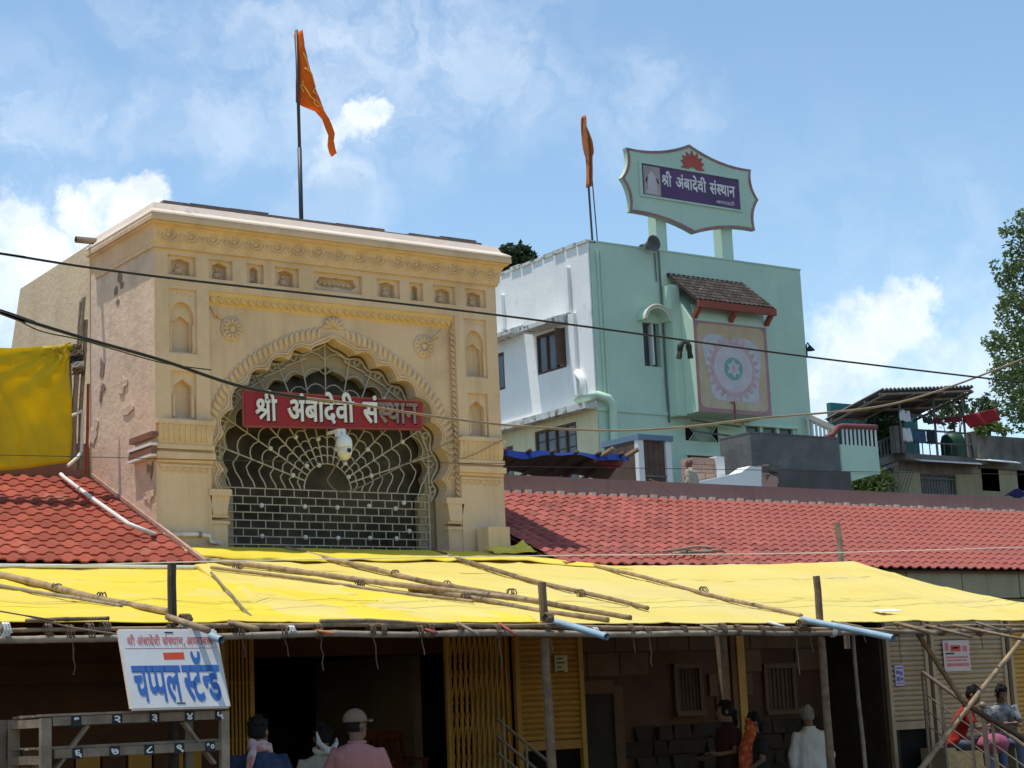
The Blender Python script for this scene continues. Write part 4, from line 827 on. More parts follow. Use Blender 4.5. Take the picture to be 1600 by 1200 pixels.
while z < 1.36:
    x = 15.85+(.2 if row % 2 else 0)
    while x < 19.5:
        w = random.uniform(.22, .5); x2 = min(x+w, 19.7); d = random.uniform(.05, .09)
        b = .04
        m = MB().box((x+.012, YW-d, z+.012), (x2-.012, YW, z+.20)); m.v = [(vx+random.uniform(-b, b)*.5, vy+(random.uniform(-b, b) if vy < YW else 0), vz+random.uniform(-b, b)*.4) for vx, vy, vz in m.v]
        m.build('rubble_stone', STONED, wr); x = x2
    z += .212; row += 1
for hx0, hz0, hx1, hz1 in (W1, W2):
    for a, b in (((hx0-.07, YW-.07, hz1), (hx1+.07, YW+.0, hz1+.07)), ((hx0-.07, YW-.09, hz0-.07), (hx1+.07, YW, hz0)), ((hx0-.07, YW-.06, hz0), (hx0, YW, hz1)), ((hx1, YW-.06, hz0), (hx1+.07, YW, hz1))):
        MB().box(a, b).build('window_frame', STONE, wr)
    MB().box((hx0, YW-.012, hz0), (hx1, YW-.004, hz1)).build('window_pane', WINWOOD, wr)
    for i in range(6): MB().tube([(hx0+(hx1-hx0)*(i+.5)/6, YW-.03, hz0), (hx0+(hx1-hx0)*(i+.5)/6, YW-.03, hz1)], .010, 5).build('window_bar', STONE, wr)
MB().box((D1[0], YW-.04, 0), (D1[2], YW-.01, D1[3])).build('door', mat('dark_door', (.05, .035, .028), (.035, .025, .02), 4, .8, .2), wr)
for a, b in (((D1[0]-.10, YW-.07, 0), (D1[0], YW, D1[3]+.1)), ((D1[2], YW-.07, 0), (D1[2]+.16, YW, D1[3]+.1)), ((D1[0], YW-.07, D1[3]), (D1[2], YW, D1[3]+.18))): MB().box(a, b).build('door_frame', STONE, wr)
for pxa, w, mt in ((1120, .13, WOODG), (1146, .13, GATEY), (1136, .08, STONE)):
    p = onY(pxa, 990, 18.6); tag(MB().box((p.x, 18.55, 0), (p.x+w, 18.65, 3.4)).build('eave_post', mt, None, loc=(p.x, 18.6, 0)), {1120: 'pale wooden post under the eave behind the two women', 1146: 'yellow painted post under the eave right of the pale wooden post', 1136: 'slim brown post between the pale and the yellow posts'}[pxa], 'post')
# ------------------------------------------------------------------ shutters and folding gates at street level
def shutter(label, px0, px1, pyb, Y, m, post, ztop=2.85, extra=None):
    a, b = onY(px0, 1000, Y), onY(px1, 1000, Y); zb = onY((px0+px1)/2, pyb, Y).z
    r = thing('roller_shutter', label, 'shutter', ((a.x+b.x)/2, Y, 0))
    sl = .072; n = int((ztop-zb-.12)/sl)
    mb = MB(); mb.grid(lambda u, v: (a.x+.06+(b.x-a.x-.12)*u, Y-.028*math.sin(v*PI)**.6, zb+.12+v*sl), 1, 6)
    me = mb.mesh('slat', m, (a.x, Y, zb), smooth=False)
    for i in range(n): inst(me, 'slat', r, (a.x, Y, zb+i*sl))
    MB().box((a.x+.06, Y-.03, zb), (b.x-.06, Y, zb+.115)).build('bottom_bar', m, r)
    for x in (a.x, b.x-.07): MB().box((x, Y-.05, 0), (x+.07, Y+.02, ztop)).build('guide_rail', post, r)
    MB().box((a.x-.02, Y+.05, 0), (b.x+.02, Y+.07, ztop)).build('backing', DARK, r)
    return r
s1 = shutter('narrow yellow roller shutter just right of the folding gate', 800, 906, 1172, 19.45, SHUT, GATEY)
a = onY(866, 1024, 19.4); b = onY(887, 1050, 19.4)
nt = MB().box((a.x, 19.395, b.z), (b.x, 19.40, a.z)).build('paper_notice', CREAM, None, loc=((a.x+b.x)/2, 19.4, b.z)); tag(nt, 'small yellowed paper notice pasted on the yellow shutter', 'notice')
for i, w in enumerate((.7, .9, .5, .8)): MB().box((a.x+.03, 19.390, a.z-.05-i*.055), (a.x+.03+(b.x-a.x-.06)*w, 19.394, a.z-.035-i*.055)).build('print_line', BLACK, nt)
def folding(label, px0, px1, Y, n, lattice):
    a, b = onY(px0, 1000, Y), onY(px1, 1000, Y); r = thing('folding_gate', label, 'gate', ((a.x+b.x)/2, Y, 0)); zt = 2.75
    w = (b.x-a.x)
    vb = MB().box((-.011, -.012, .05), (.011, .012, zt)).mesh('upright', GATEY)
    for i in range(n): inst(vb, 'upright', r, (a.x+w*(i+.5)/n, Y+(.02 if i % 2 else -.02), 0))
    if lattice:
        for k in range(5):
            z0 = .2+k*.52
            for i in range(0, n-2, 2):
                x = a.x+w*(i+.5)/n; dx = w/n*2
                MB().bar((x, Y-.04, z0), (x+dx, Y-.04, z0+.42), .014, .005, (0, 1, 0)).build('lattice_bar', GATEY, r)
                MB().bar((x+dx, Y+.045, z0), (x, Y+.045, z0+.42), .014, .005, (0, 1, 0)).build('lattice_bar', GATEY, r)
    for z in (.1, .75, 1.45, 2.1, 2.7): MB().box((a.x, Y-.008, z), (b.x, Y+.008, z+.02)).build('cross_rail', GATEY, r)
    for x in (a.x-.03, b.x): MB().box((x, Y-.03, 0), (x+.035, Y+.03, zt)).build('end_post', GATEY, r)
folding('yellow folding gate pushed half open at the right of the dark passage', 697, 786, 19.5, 22, True)
folding('yellow folding gate bunched tight at the left of the dark passage', 352, 390, 19.5, 13, False)
p = onY(784, 1000, 19.55); tag(MB().box((p.x+.05, 19.5, 0), (p.x+.19, 19.6, 2.8)).build('gate_post', GATEY, None, loc=(p.x+.1, 19.55, 0)), 'plain yellow steel post between the folding gate and the yellow shutter', 'post')
m = thing('hand_rail', 'low dark handrail sloping down in front of the yellow shutter', 'railing', onY(820, 1190, 18.8))
a, b = onY(775, 1122, 18.8), onY(868, 1200, 18.8)
for dz in (0, -.22, -.42): MB().tube([a+Vector((0, 0, dz)), b+Vector((0, 0, dz))], .022, 7).build('rail', STEEL, m)
for t in (.12, .5, .95): q = a.lerp(b, t); MB().tube([q, Vector((q.x, q.y, 0))], .02, 7).build('post', STEEL, m)
# right-hand shops: three tan shutters, side wall and steps
YS = 19.0
shop = thing('shop_block', 'small shop row with tan shutters and stone steps at far right', 'shop', (21, 19.2, 0))
xs = onY(1378, 1000, YS).x
MB().box((xs-.03, YS+.04, 0), (xs+.25, 20.19, 3.3)).build('side_wall', STONED, shop)
MB().box((xs, YS+.12, 0), (27, YS+.3, 3.0)).build('wall', DARK, shop)
MB().box((xs-.02, YS-.02, 2.87), (26, YS+.1, 3.03)).build('lintel', TANWALL, shop)
s2 = shutter('narrow tan shutter hanging short of the ground beside the dark stone wall', 1380, 1444, 1140, YS, SHUTB, SHUTB)
s3 = shutter('wide tan shutter carrying a red printed notice behind the seated men', 1450, 1566, 1165, YS, SHUTB, SHUTB)
s4 = shutter('yellowish shutter at the far right edge behind the seated man in printed shirt', 1573, 1720, 1165, YS, SHUT, SHUTB)
def notice(label, pxs, Y, m, lines, cat='notice'):
    a = onY(pxs[0], pxs[1], Y); b = onY(pxs[2], pxs[3], Y)
    n = MB().box((a.x, Y-.006, b.z), (b.x, Y, a.z)).build('notice', m, None, loc=((a.x+b.x)/2, Y, b.z)); tag(n, label, cat)
    for u0, v0, u1, v1, mm in lines:
        MB().box((a.x+(b.x-a.x)*u0, Y-.010, a.z-(a.z-b.z)*v1), (a.x+(b.x-a.x)*u1, Y-.0065, a.z-(a.z-b.z)*v0)).build('print', mm, n)
PINKP = mat('pale_pink_paper', (.62, .50, .46), (.56, .44, .40), 4, .7, 0); LIL = mat('lilac_paper', (.50, .44, .56), (.45, .40, .50), 4, .7, 0)
VIO = mat('violet_print', (.16, .10, .24), (.2, .12, .28), 9, .7, 0)
notice('pale pink hanging notice with red printing on the wide tan shutter', (1472, 1001, 1517, 1048), YS-.05, PINKP,
       [(.28, .16, .66, .36, ORP), (.08, .08, .2, .34, REDP), (.74, .18, .9, .36, REDP), (.08, .40, .4, .45, BLACK), (.08, .52, .92, .57, REDP), (.08, .62, .86, .67, REDP), (.08, .74, .94, .84, REDP), (.36, .22, .58, .27, LETTER)])
notice('small lilac printed paper pasted on the narrow tan shutter', (1397, 1040, 1413, 1071), YS-.035, LIL,
       [(.12, .1, .9, .16, VIO), (.12, .25, .5, .42, VIO), (.55, .3, .85, .5, VIO), (.15, .55, .5, .78, VIO), (.6, .6, .9, .75, VIO), (.1, .86, .9, .9, VIO)])
MB().box((xs+.55, 17.2, 0), (26, YS-.06, .86)).build('platform', TANWALL, shop)
MB().box((xs+1.1, 16.75, 0), (26, 17.195, .55)).build('step', GREY, shop)
MB().box((xs+1.2, 16.3, 0), (26, 16.745, .28)).build('step', GREY, shop)
rl = thing('stair_railing', 'brown steel stair railing in front of the tan shutters', 'railing', onY(1500, 1180, 16.9))
a, b = onY(1441, 1050, 17.4), onY(1620, 1180, 16.2)
for dz in (0, -.28, -.50, -.70): MB().tube([a+Vector((0, 0, dz)), a.lerp(b, .5)+Vector((0, 0, dz)), b+Vector((0, 0, dz))], .026 if dz == 0 else .010, 7).build('rail', STEEL, rl)
for t in (0, .16, .42, .62): q = a.lerp(b, t); MB().tube([q, Vector((q.x, q.y, .3))], .022, 7).build('post', STEEL, rl)
q = onY(1536, 1108, 16.75); m = MB(); m.tube([q+Vector((0, 0, -1.1)), q], .035, 9); m.sphere(q+Vector((0, 0, .05)), .05, 10, 6, 1); m.build('newel_post', STEEL, rl)
# chair in the passage
ch = onY(622, 1165, 21.2); ch.z = .44
cr = thing('armchair', 'dark red wooden armchair standing inside the dark passage', 'chair', ch)
RW = mat('red_wood', (.30, .07, .03), (.24, .05, .025), 4, .5, .1)
for x in (-.26, .26):
    MB().bar(ch+Vector((x, .22, 0)), ch+Vector((x*1.05, .36, 1.02)), .05, .05).build('back_leg', RW, cr)
    MB().bar(ch+Vector((x, -.26, 0)), ch+Vector((x, -.24, .62)), .05, .05).build('front_leg', RW, cr)
    MB().bar(ch+Vector((x, -.30, .64)), ch+Vector((x, .30, .66)), .06, .035).build('arm', RW, cr)
MB().box(ch+Vector((-.26, -.26, .38)), ch+Vector((.26, .24, .43))).build('seat', RW, cr)
for z in (.98, .56): MB().bar(ch+Vector((-.27, .22+.14*z, z)), ch+Vector((.27, .22+.14*z, z)), .03, .10).build('back_rail', RW, cr)
for i in range(5): x = -.18+.09*i; MB().bar(ch+Vector((x, .30, .58)), ch+Vector((x, .355, .95)), .035, .015).build('back_slat', RW, cr)
# ------------------------------------------------------------------ yellow tarpaulin canopy on its bamboo frame
def lerp_pairs(pairs, u):
    n = len(pairs)-1; k = min(int(u*n), n-1); t = u*n-k
    return [Vector(pairs[k][i]).lerp(Vector(pairs[k+1][i]), t) for i in (0, 1)]
from mathutils.bvhtree import BVHTree
CLOTHS = []
def cloth(name, label, pairs, m, nu, nv, sag, wr, seed, cat='tarpaulin', dz=0, group=None, thick=.006, seams=(.36, .70)):
    def fn(u, v):
        f, b = lerp_pairs(pairs, u)[::-1]
        p = f.lerp(b, v)
        e = 4*v*(1-v)
        q = Vector((p.x*1.1+seed, p.y*.55, 0))
        w = noise.noise(q*1.3)*.6+noise.noise(q*3.1)*.3+noise.noise(Vector((p.x*5+seed, p.y*1.2, 1)))*.25
        rd = 1-abs(noise.noise(Vector((p.x*.9+seed, p.y*.7, 5)))*2.2); rd2 = 1-abs(noise.noise(Vector((p.x*2.3+p.y*.8+seed, p.y*1.1, 8)))*2.2)
        p.z += .014*max(0, rd)**6+.005*max(0, rd2)**8
        p.z += dz-sag*e*abs(math.sin(p.x*1.9+seed))+wr*w*min(1, e*3+.35)
        return p
    mb = MB(); mb.grid(fn, nu, nv)
    o = mb.build(name, m, None, True, loc=fn(.5, .5))
    CLOTHS.append(mb)
    md = o.modifiers.new('thickness', 'SOLIDIFY'); md.thickness = thick
    for vv in seams:
        MB().tube([fn(u_/80, vv)+Vector((0, 0, .006)) for u_ in range(81)], .0045, 4).build('seam', m, o)
    return tag(o, label, cat, group)
A = [((-1.0, 18.9, 3.36), (-1.5, 13.42, 2.48)), ((3.2, 18.9, 3.36), (2.6, 13.42, 2.45)), ((8.80, 18.9, 3.37), (6.6, 13.42, 2.43)), ((9.0, 18.2, 3.27), (7.5, 13.42, 2.42)), ((9.45, 15.6, 2.82), (8.7, 13.42, 2.41)), ((9.80, 13.75, 2.47), (9.70, 13.42, 2.40))]
cloth('tarpaulin', 'bright yellow tarpaulin on the left half of the street canopy', A, YTARP, 110, 60, .035, .035, 3.0)
B = [((7.6, 18.88, 3.33), (6.4, 13.46, 2.40)), ((8.9, 18.88, 3.34), (7.2, 13.46, 2.40)), ((9.1, 19.90, 3.64), (7.5, 13.46, 2.40)), ((13.5, 19.90, 3.66), (10.2, 13.46, 2.39)), ((14.9, 18.75, 3.44), (11.6, 13.44, 2.38)),
     ((17.0, 18.6, 3.46), (13.3, 13.44, 2.37)), ((18.85, 18.5, 3.52), (14.9, 13.44, 2.37)), ((18.3, 16.4, 2.98), (15.6, 13.44, 2.37)), ((17.85, 14.75, 2.66), (16.3, 13.44, 2.37)), ((19.8, 14.9, 2.62), (18.4, 13.44, 2.36))]
cloth('tarpaulin', 'pale yellow tarpaulin covering the middle and right of the street canopy', B, YTARP2, 200, 70, .03, .03, 7.0)
def ruffle():
    def fn(u, v):
        x = 9.02+u*5.6; yb = 19.94 if x < 13.7 else 19.94-(x-13.7)*.85; zb = 3.70 if x < 13.7 else 3.70-(x-13.7)*.22
        w = noise.noise(Vector((x*1.7, v*2, 4)))*.6+noise.noise(Vector((x*4.1, v*3, 9)))*.4
        fr = .95+.30*noise.noise(Vector((x*1.1, 0, 2)))
        y = yb-v*fr; z = zb-.20*v*fr+.045*w*(.2+v)+.012*math.sin(v*7+x)*v+.02
        if v > .85: z -= (v-.85)*.25
        z = max(z, 2.47+.177*(y-13.5)+.035)
        return Vector((x, y, z+.012))
    mb = MB(); mb.grid(fn, 120, 18); o = mb.build('tarpaulin', YTARP, None, True, loc=fn(.5, .5))
    md = o.modifiers.new('thickness', 'SOLIDIFY'); md.thickness = .006
    tag(o, 'crumpled yellow tarpaulin strip bunched along the foot of the gatehouse', 'tarpaulin')
ruffle()
def corner_fold():
    a = onY(790, 860, 19.75)
    def fn(u, v):
        p = a+Vector((-.35+u*.75, -.30*v+.1*math.sin(u*7), .0+.24*math.sin(PI*u)*(1-v)*(.6+.4*math.sin(u*9))+.05*noise.noise(Vector((u*4, v*4, 3)))))
        p.z -= .05*v; return p
    o = MB().grid(fn, 24, 10).build('tarpaulin', YTARP, None, True, loc=a); md = o.modifiers.new('thickness', 'SOLIDIFY'); md.thickness = .006
    tag(o, 'peaked yellow tarpaulin fold at the right foot of the gatehouse', 'tarpaulin')
corner_fold()
b = onY(778, 838, 19.72); MBB = MB().box(b+Vector((-.18, -.05, -.25)), b+Vector((.16, .22, .12))).build('plaster_block', OCHRE, None, loc=b); tag(MBB, 'short plaster block at the right foot of the gatehouse front', 'block')
fm = thing('canopy_frame', 'bamboo frame of lashed poles under the yellow canopy', 'frame', (10, 13.4, 0))
PN = (0, -.177, 1)
TREES = [BVHTree.FromPolygons([Vector(v) for v in m_.v], m_.f) for m_ in CLOTHS]
def sheet_z(x, y):
    zz = [h[0].z for h in (t.ray_cast(Vector((x, y, 9)), Vector((0, 0, -1))) for t in TREES) if h[0]]
    return max(zz) if zz else 2.42+.177*(y-13.5)
def onC(px, py, dz=.05):
    d = ray(px, py); hs = [h for h in (t.ray_cast(Vector((0, 0, CAMZ)), d) for t in TREES) if h[0]]
    p = min(hs, key=lambda h: h[3])[0] if hs else onP(px, py, (0, 13.5, 2.42), PN)
    return p+Vector((0, 0, dz))
def lay(p, q, r):                    # lift a straight pole until it just lies on the sheets
    g = max(sheet_z(*(p.lerp(q, t).xy))-p.lerp(q, t).z for t in [k/20 for k in range(1, 20)])
    up_ = Vector((0, 0, max(0, g+r*.9))); return p+up_, q+up_
def bamboo(name, p, q, r0, r1, m, parent, crook=.02, nodes=.38, loc=None, label=None):
    p = Vector(p); q = Vector(q); L = (q-p).length; n = max(2, int(L/nodes)); pts = []; rs = []
    s = random.uniform(0, 50)
    for i in range(n+1):
        for dt, k in ((-.035, 1.0), (0, 1.14), (.035, 1.0)):
            t = min(1, max(0, i/n+dt/L*1.0))
            w = Vector((noise.noise(Vector((s, t*2.2, 0))), noise.noise(Vector((s, t*2.2, 5))), noise.noise(Vector((s, t*2.2, 9)))))*crook*math.sin(PI*t)**.5
            pts.append(p.lerp(q, t)+w); rs.append((r0+(r1-r0)*t)*k)
            if i in (0, n) and dt == 0: pass
    keep = [0]
    for i in range(1, len(pts)):
        if (pts[i]-pts[keep[-1]]).length > .004: keep.append(i)
    return MB().tube([pts[i] for i in keep], [rs[i] for i in keep], 8).build(name, m, parent, True, loc=loc)
RAFT = [((-30, 898), (264, 963), .05, .040, BAMBOO), ((-30, 914), (190, 950), .028, .02, BAMBOOG),
        ((300, 884), (845, 953), .045, .040, BAMBOO), ((330, 892), (740, 946), .028, .022, BAMBOO), ((640, 925), (950, 974), .040, .036, BAMBOO),
        ((925, 886), (1252, 965), .036, .03, BAMBOO), ((330, 902), (392, 972), .018, .014, BAMBOOG)]
for a, b, r0, r1, mt in RAFT: bamboo('rafter', *lay(onC(*a, 0), onC(*b, 0), r0*.7), r0*.70, r1*.70, mt, fm, .025)
for top_, mid_, end_, r0, r1 in (((447, 857), (640, 908), (985, 970), .031, .024), ((676, 861), (800, 905), (1012, 957), .030, .022)):
    m0, m1 = lay(onC(*mid_, 0), onC(*end_, 0), r0)
    p = onY(*top_, 19.86); p = p.lerp(m0, 0)
    bamboo('rafter', p, m0.lerp(m1, .04), r0, r0*.9, BAMBOO, fm, .012); bamboo('rafter', m0, m1, r0*.88, r1, BAMBOO, fm, .02)
for pts, z, r in (([(-900, 1010), (436, 993)], 0, .036), ([(390, 993), (765, 988)], 0, .034), ([(700, 990), (1110, 990)], 0, .036), ([(1050, 989), (1312, 989)], 0, .033), ([(1290, 990), (1700, 985)], 0, .028)):
    bamboo('rail', onY(*pts[0], 13.36), onY(*pts[1], 13.36), r*.82, r*.74, BAMBOOG, fm, .025)
for pts, r in (([(-900, 998), (330, 980)], .022), ([(280, 980), (660, 977)], .028), ([(600, 979), (880, 976)], .026), ([(840, 977), (1150, 983)], .028), ([(1100, 980), (1420, 984)], .026), ([(1380, 982), (1720, 974)], .022), ([(500, 970), (720, 976)], .02), ([(40, 970), (170, 966)], .02)):
    bamboo('rail', onY(*pts[0], 13.40), onY(*pts[1], 13.40), r*.82, r*.74, BAMBOO, fm, .03)
STUB = [((262, 964), (325, 985), .034, BAMBOO), ((284, 978), (346, 1000), .036, BLUEPIPE), ((358, 972), (402, 983), .030, BAMBOO), ((866, 971), (948, 995), .040, BLUEPIPE), ((1252, 968), (1396, 997), .040, BLUEPIPE),
        ((715, 973), (748, 992), .020, BAMBOOG), ((780, 974), (806, 992), .018, REDBEAM), ((1095, 977), (1120, 986), .018, BAMBOOG), ((1200, 972), (1225, 979), .018, PVC), ((1398, 973), (1462, 990), .028, BAMBOO),
        ((1446, 977), (1518, 995), .022, BAMBOO), ((1490, 977), (1620, 1003), .022, BAMBOO), ((1262, 975), (1412, 987), .015, BAMBOO), ((1525, 972), (1560, 984), .018, BAMBOOG), ((660, 982), (682, 989), .018, REDBEAM), ((490, 984), (520, 990), .016, ORANGE2), ((1300, 972), (1345, 980), .020, BAMBOO)]
for a, b, r, mt in STUB:
    r *= .80
    p = onY(*a, 13.42); q = onX(*b, p.x-.0005)
    if q.y < 9.5 or q.y > 13.4: q = onY(*b, 12.9)
    o = MB().tube([p, p.lerp(q, .5)+Vector((0, 0, .004)), q], r, 10, cap=False) if mt is BLUEPIPE else MB().tube([p, q], r, 8)
    if mt is BLUEPIPE:
        d = (q-p).normalized(); o.tube([q, q-d*.3], r*.86, 10, cap=False)
    o.build('stub_pole', mt, fm, True)
random.seed(21)
for i, px_ in enumerate((8, 75, 108, 140, 165, 268, 300, 375, 442, 455, 497, 580, 597, 655, 672, 716, 776, 855, 930, 985, 1010, 1068, 1128, 1152, 1190, 1240, 1262, 1300, 1345, 1400, 1440, 1470, 1530, 1575)):
    c = onY(px_, 986+random.uniform(-2, 2), 13.37); w = random.uniform(.036, .060); pts = []
    turns = random.randint(3, 5)
    for k in range(turns*8+1):
        t = k/8*2*PI; pts.append(c+Vector((-.03+.06*k/(turns*8)+random.uniform(-.006, .006), w*math.cos(t)*.85, w*math.sin(t)*1.1)))
    L = random.choice((.05, .12, .2, .32, .42)) if i % 3 else .02
    e = pts[-1]
    for k in range(1, 6): pts.append(e+Vector((random.uniform(-.012, .012)+.02*k/5, -.03, -L*k/5)))
    MB().tube(pts, .0055, 5).build('lashing', ROPE if i % 9 else PVC, fm)
for c, k in ((onY(290, 968, 13.3), 9), (onY(857, 965, 13.32), 9), (onY(1252, 975, 13.34), 7), (onC(563, 919, .045), 4), (onC(372, 893, .045), 4), (onC(728, 940, .045), 4), (onC(618, 903, .045), 3), (onC(800, 933, .045), 3), (onC(907, 933, .04), 3), (onC(90, 927, .045), 3), (onC(160, 941, .045), 3), (onC(700, 920, .045), 2), (onC(1100, 928, .04), 3)):
    pts = []
    for j in range(k*8+1):
        t = j/8*2*PI; pts.append(c+Vector((-.04+.08*j/(k*8)+random.uniform(-.01, .01), .040*math.cos(t), .042*math.sin(t))))
    MB().tube(pts, .007, 5).build('lashing', ROPE, fm)
for (px0, y0), r, mt in (((267, 880), .038, mat('charred_wood', (.095, .07, .055), (.05, .04, .03), 9, .9, .6, 40)), ((848, 910), .041, POSTW), ((1276, 900), .039, POSTW)):
    p = onY(px0, y0, 13.48); pts = [Vector((p.x+random.uniform(-.014, .014), p.y, z)) for z in (0, .5, 1.0, 1.5, 2.0, 2.4, p.z-.15, p.z)]
    MB().tube(pts, [r*k for k in (1.15, 1.1, 1.08, 1.04, 1.0, .98, .94, .95)], 9).build('post', mt, fm)
p = onY(1333, 990, 13.6); bamboo('post', (p.x, p.y, 2.35), (p.x+.02, p.y, 0), .018, .024, BAMBOOG, fm, .02)
p = onY(1608, 985, 13.25); q = onY(1446, 1192, 13.25); d = q-p; bamboo('brace', p-d*.1, p+d*1.9, .026, .034, BAMBOO, fm, .03)
p = onY(1434, 990, 14.2); q = onY(1512, 1107, 14.2); d = q-p; bamboo('brace', p, p+d*1.0, .03, .03, BAMBOO, fm, .01)
q2 = onY(1612, 1162, 14.2); bamboo('brace', p+d*.93, q2, .034, .034, WINWOOD, fm, .01)
p = onC(1380, 960, .02); tag(MB().prism([p+Vector((-.12, -.1, 0)), p+Vector((.2, -.12, .005)), p+Vector((.26, .09, .04)), p+Vector((-.04, .14, .035))], (0, 0, .006)).build('paper_sheet', LETTER, None, loc=p), 'white paper sheet lying on the pale yellow tarpaulin', 'paper')
# ------------------------------------------------------------------ hanging tarpaulin, pole bundle and pipe at the pink flank
def hang():
    tl, tr, br, bl = onY(-330, 553, 21), onY(109, 541, 21), onY(110, 724, 21), onY(-330, 762, 21)
    def fn(u, v):
        p = bl.lerp(br, u).lerp(tl.lerp(tr, u), v)
        a = math.atan2(1.02-v, 1.02-u)
        p.y -= .05*noise.noise(Vector((u*22+v*4, v*3-u*5, 6)))+.03*(1-abs(noise.noise(Vector((u*5+v*2.5, v*2.2, 1)))*2))**3+.05*math.sin(u*5+v*3)+.03*math.sin(a*17)*math.exp(-3*math.hypot(1-u, 1-v))*2+.05*noise.noise(Vector((u*4, v*4, 2)))
        p.x += .03*math.sin(v*6)*u; p.z += .015*math.sin(u*14)
        return p
    o = MB().grid(fn, 90, 30).build('tarpaulin', OTARP, None, True, loc=fn(.5, .5)); md = o.modifiers.new('thickness', 'SOLIDIFY'); md.thickness = .006
    tag(o, 'mustard yellow tarpaulin hung upright above the left tiled roof', 'tarpaulin')
hang()
pb = thing('pole_bundle', 'grey bamboo poles and cables lashed together beside the pink flank', 'poles', onY(122, 740, 21.3))
for (xa, ya), (xb, yb), r, m_ in (((131, 463), (113, 660), .030, BAMBOOG), ((134, 500), (124, 735), .028, BAMBOOG), ((126, 470), (121, 560), .02, BAMBOOG), ((108, 548), (112, 720), .026, BAMBOOG), ((119, 545), (116, 735), .034, STEEL), ((138, 600), (134, 740), .02, REDBEAM)):
    bamboo('pole', onY(xa, ya, 21.3), onY(xb, yb, 21.3), r, r, m_, pb, .02)
for k in range(5):
    c = onY(117+k*1.5, 545+k*9, 21.22); pts = [c+Vector((.075*math.cos(t), .05*math.sin(t), .04*math.sin(t*1.7)+.01*t/6)) for t in [j*.7 for j in range(24)]]
    MB().tube(pts, .013, 5).build('cable_coil', [ROPE, BAMBOOG, CABLE, PVC, ROPE][k], pb)
pts = [onY(112, 650, 21.25), onY(128, 642, 21.25), onY(129, 650, 21.25), onY(127, 705, 21.25), onY(122, 714, 21.2), onY(106, 728, 21.1)]
MB().tube(pts, .022, 8).build('conduit', PVC, pb)
def offroof(px, py): return onP(px, py, (0, 18.75, 3.53), (0, -.425, 1))
pp = thing('drain_pipe', 'white plastic pipe running down the left tiled roof to the gate front', 'pipe', onY(240, 836, 19.9))
MB().tube([offroof(95, 741), offroof(100, 746), offroof(150, 783), offroof(200, 818), offroof(236, 833), onY(246, 836, 19.93), onY(268, 835.5, 19.93), onY(310, 835, 19.93), onY(327, 837, 19.93), onY(328, 846, 19.95), onY(350, 851, 20.1)], .026, 8).build('pipe', PVC, pp, True)
for q in (onY(266, 835.5, 19.93), onY(312, 835, 19.93)): MB().tube([q+Vector((-.02, 0, 0)), q+Vector((.02, 0, 0))], .034, 8).build('clamp', STEEL, pp)
# drain spout at the cornice
q = onX(153, 377, XL-.02); tag(MB().tube([q+Vector((.15, 0, 0)), q+Vector((-.30, 0, -.01))], .045, 8, cap=False).tube([q+Vector((-.30, 0, -.01)), q+Vector((.1, 0, 0))], .036, 8, cap=False).build('roof_spout', STEEL, None, loc=q), 'short metal spout sticking out of the gatehouse cornice at its back end', 'spout')
# ------------------------------------------------------------------ overhead cables
def cable(label, pts, Y, r, m, sub=10, Ys=None):
    P = [onY(x, y, Ys[i] if Ys else Y) for i, (x, y) in enumerate(pts)]; out = []
    if pts[0][0] < 0: P.insert(0, P[0]+(P[0]-P[1]).normalized()*7)
    if pts[-1][0] > 1600: P.append(P[-1]+(P[-1]-P[-2]).normalized()*7)
    for i in range(len(P)-1):
        a, b, c, d = P[max(i-1, 0)], P[i], P[i+1], P[min(i+2, len(P)-1)]
        for k in range(sub):
            t = k/sub; out.append(.5*((2*b)+(c-a)*t+(2*a-5*b+4*c-d)*t*t+(-a+3*b-3*c+d)*t**3))
    out.append(P[-1]); return tag(MB().tube(out, r, 6).build('cable', m, None, True, loc=P[0]), label, 'cable')
cable('straight black cable crossing above the red board from edge to edge', [(-60, 387), (0, 396), (245, 432), (775, 492), (1258, 557), (1600, 598), (1700, 610)], 15, .0115, CABLE)
cable('thick black cable drooping from the left edge to the red board', [(-60, 466), (0, 488), (130, 528), (250, 562), (385, 606), (520, 628)], 15.5, .0165, CABLE)
cable('brown sagging cable running from the red board to the upper right', [(480, 622), (560, 632), (660, 648), (790, 664), (920, 672), (1000, 672), (1100, 664), (1180, 654), (1300, 644), (1390, 632), (1480, 606), (1600, 560), (1700, 515)], 15.3, .0125, CABLEB)
cable('thin cord slanting from the left edge of the canopy to the white board', [(-40, 948), (40, 962), (110, 980), (186, 991)], 13.2, .006, CABLEB)
cable('thin dark wire looping below the thick cable on the left', [(-40, 470), (0, 484), (60, 516), (130, 532), (250, 566), (330, 578)], 15.6, .006, CABLE)
cable('thin white string stretched over the yellow canopy and tiled roofs', [(-60, 888), (0, 886), (295, 878), (600, 872), (870, 868), (1100, 866), (1320, 863), (1700, 852)], 15.2, .005, PVC)
cable('thin grey wire crossing the grille at its middle height', [(-40, 710), (140, 714), (340, 719), (560, 722), (790, 724)], 17.5, .004, CABLE)
cable('thin wire crossing the mauve parapet and the water tank', [(790, 729), (960, 731), (1100, 733), (1400, 738), (1650, 742)], 21.5, .005, CABLE)
cable('pale cord hanging down over the mauve parapet', [(1015, 749), (1030, 756), (1046, 768), (1060, 780)], 21.8, .010, CABLEB)
cable('pale loose cable looped across the lower right of the iron grille', [(540, 700), (520, 735), (512, 752), (530, 768), (560, 762), (600, 742), (640, 722), (680, 702), (722, 680)], 19.9, .009, CABLEB, Ys=[19.9, 20.2, 20.2, 20.2, 20.2, 20.2, 20.15, 20.0, 19.9])
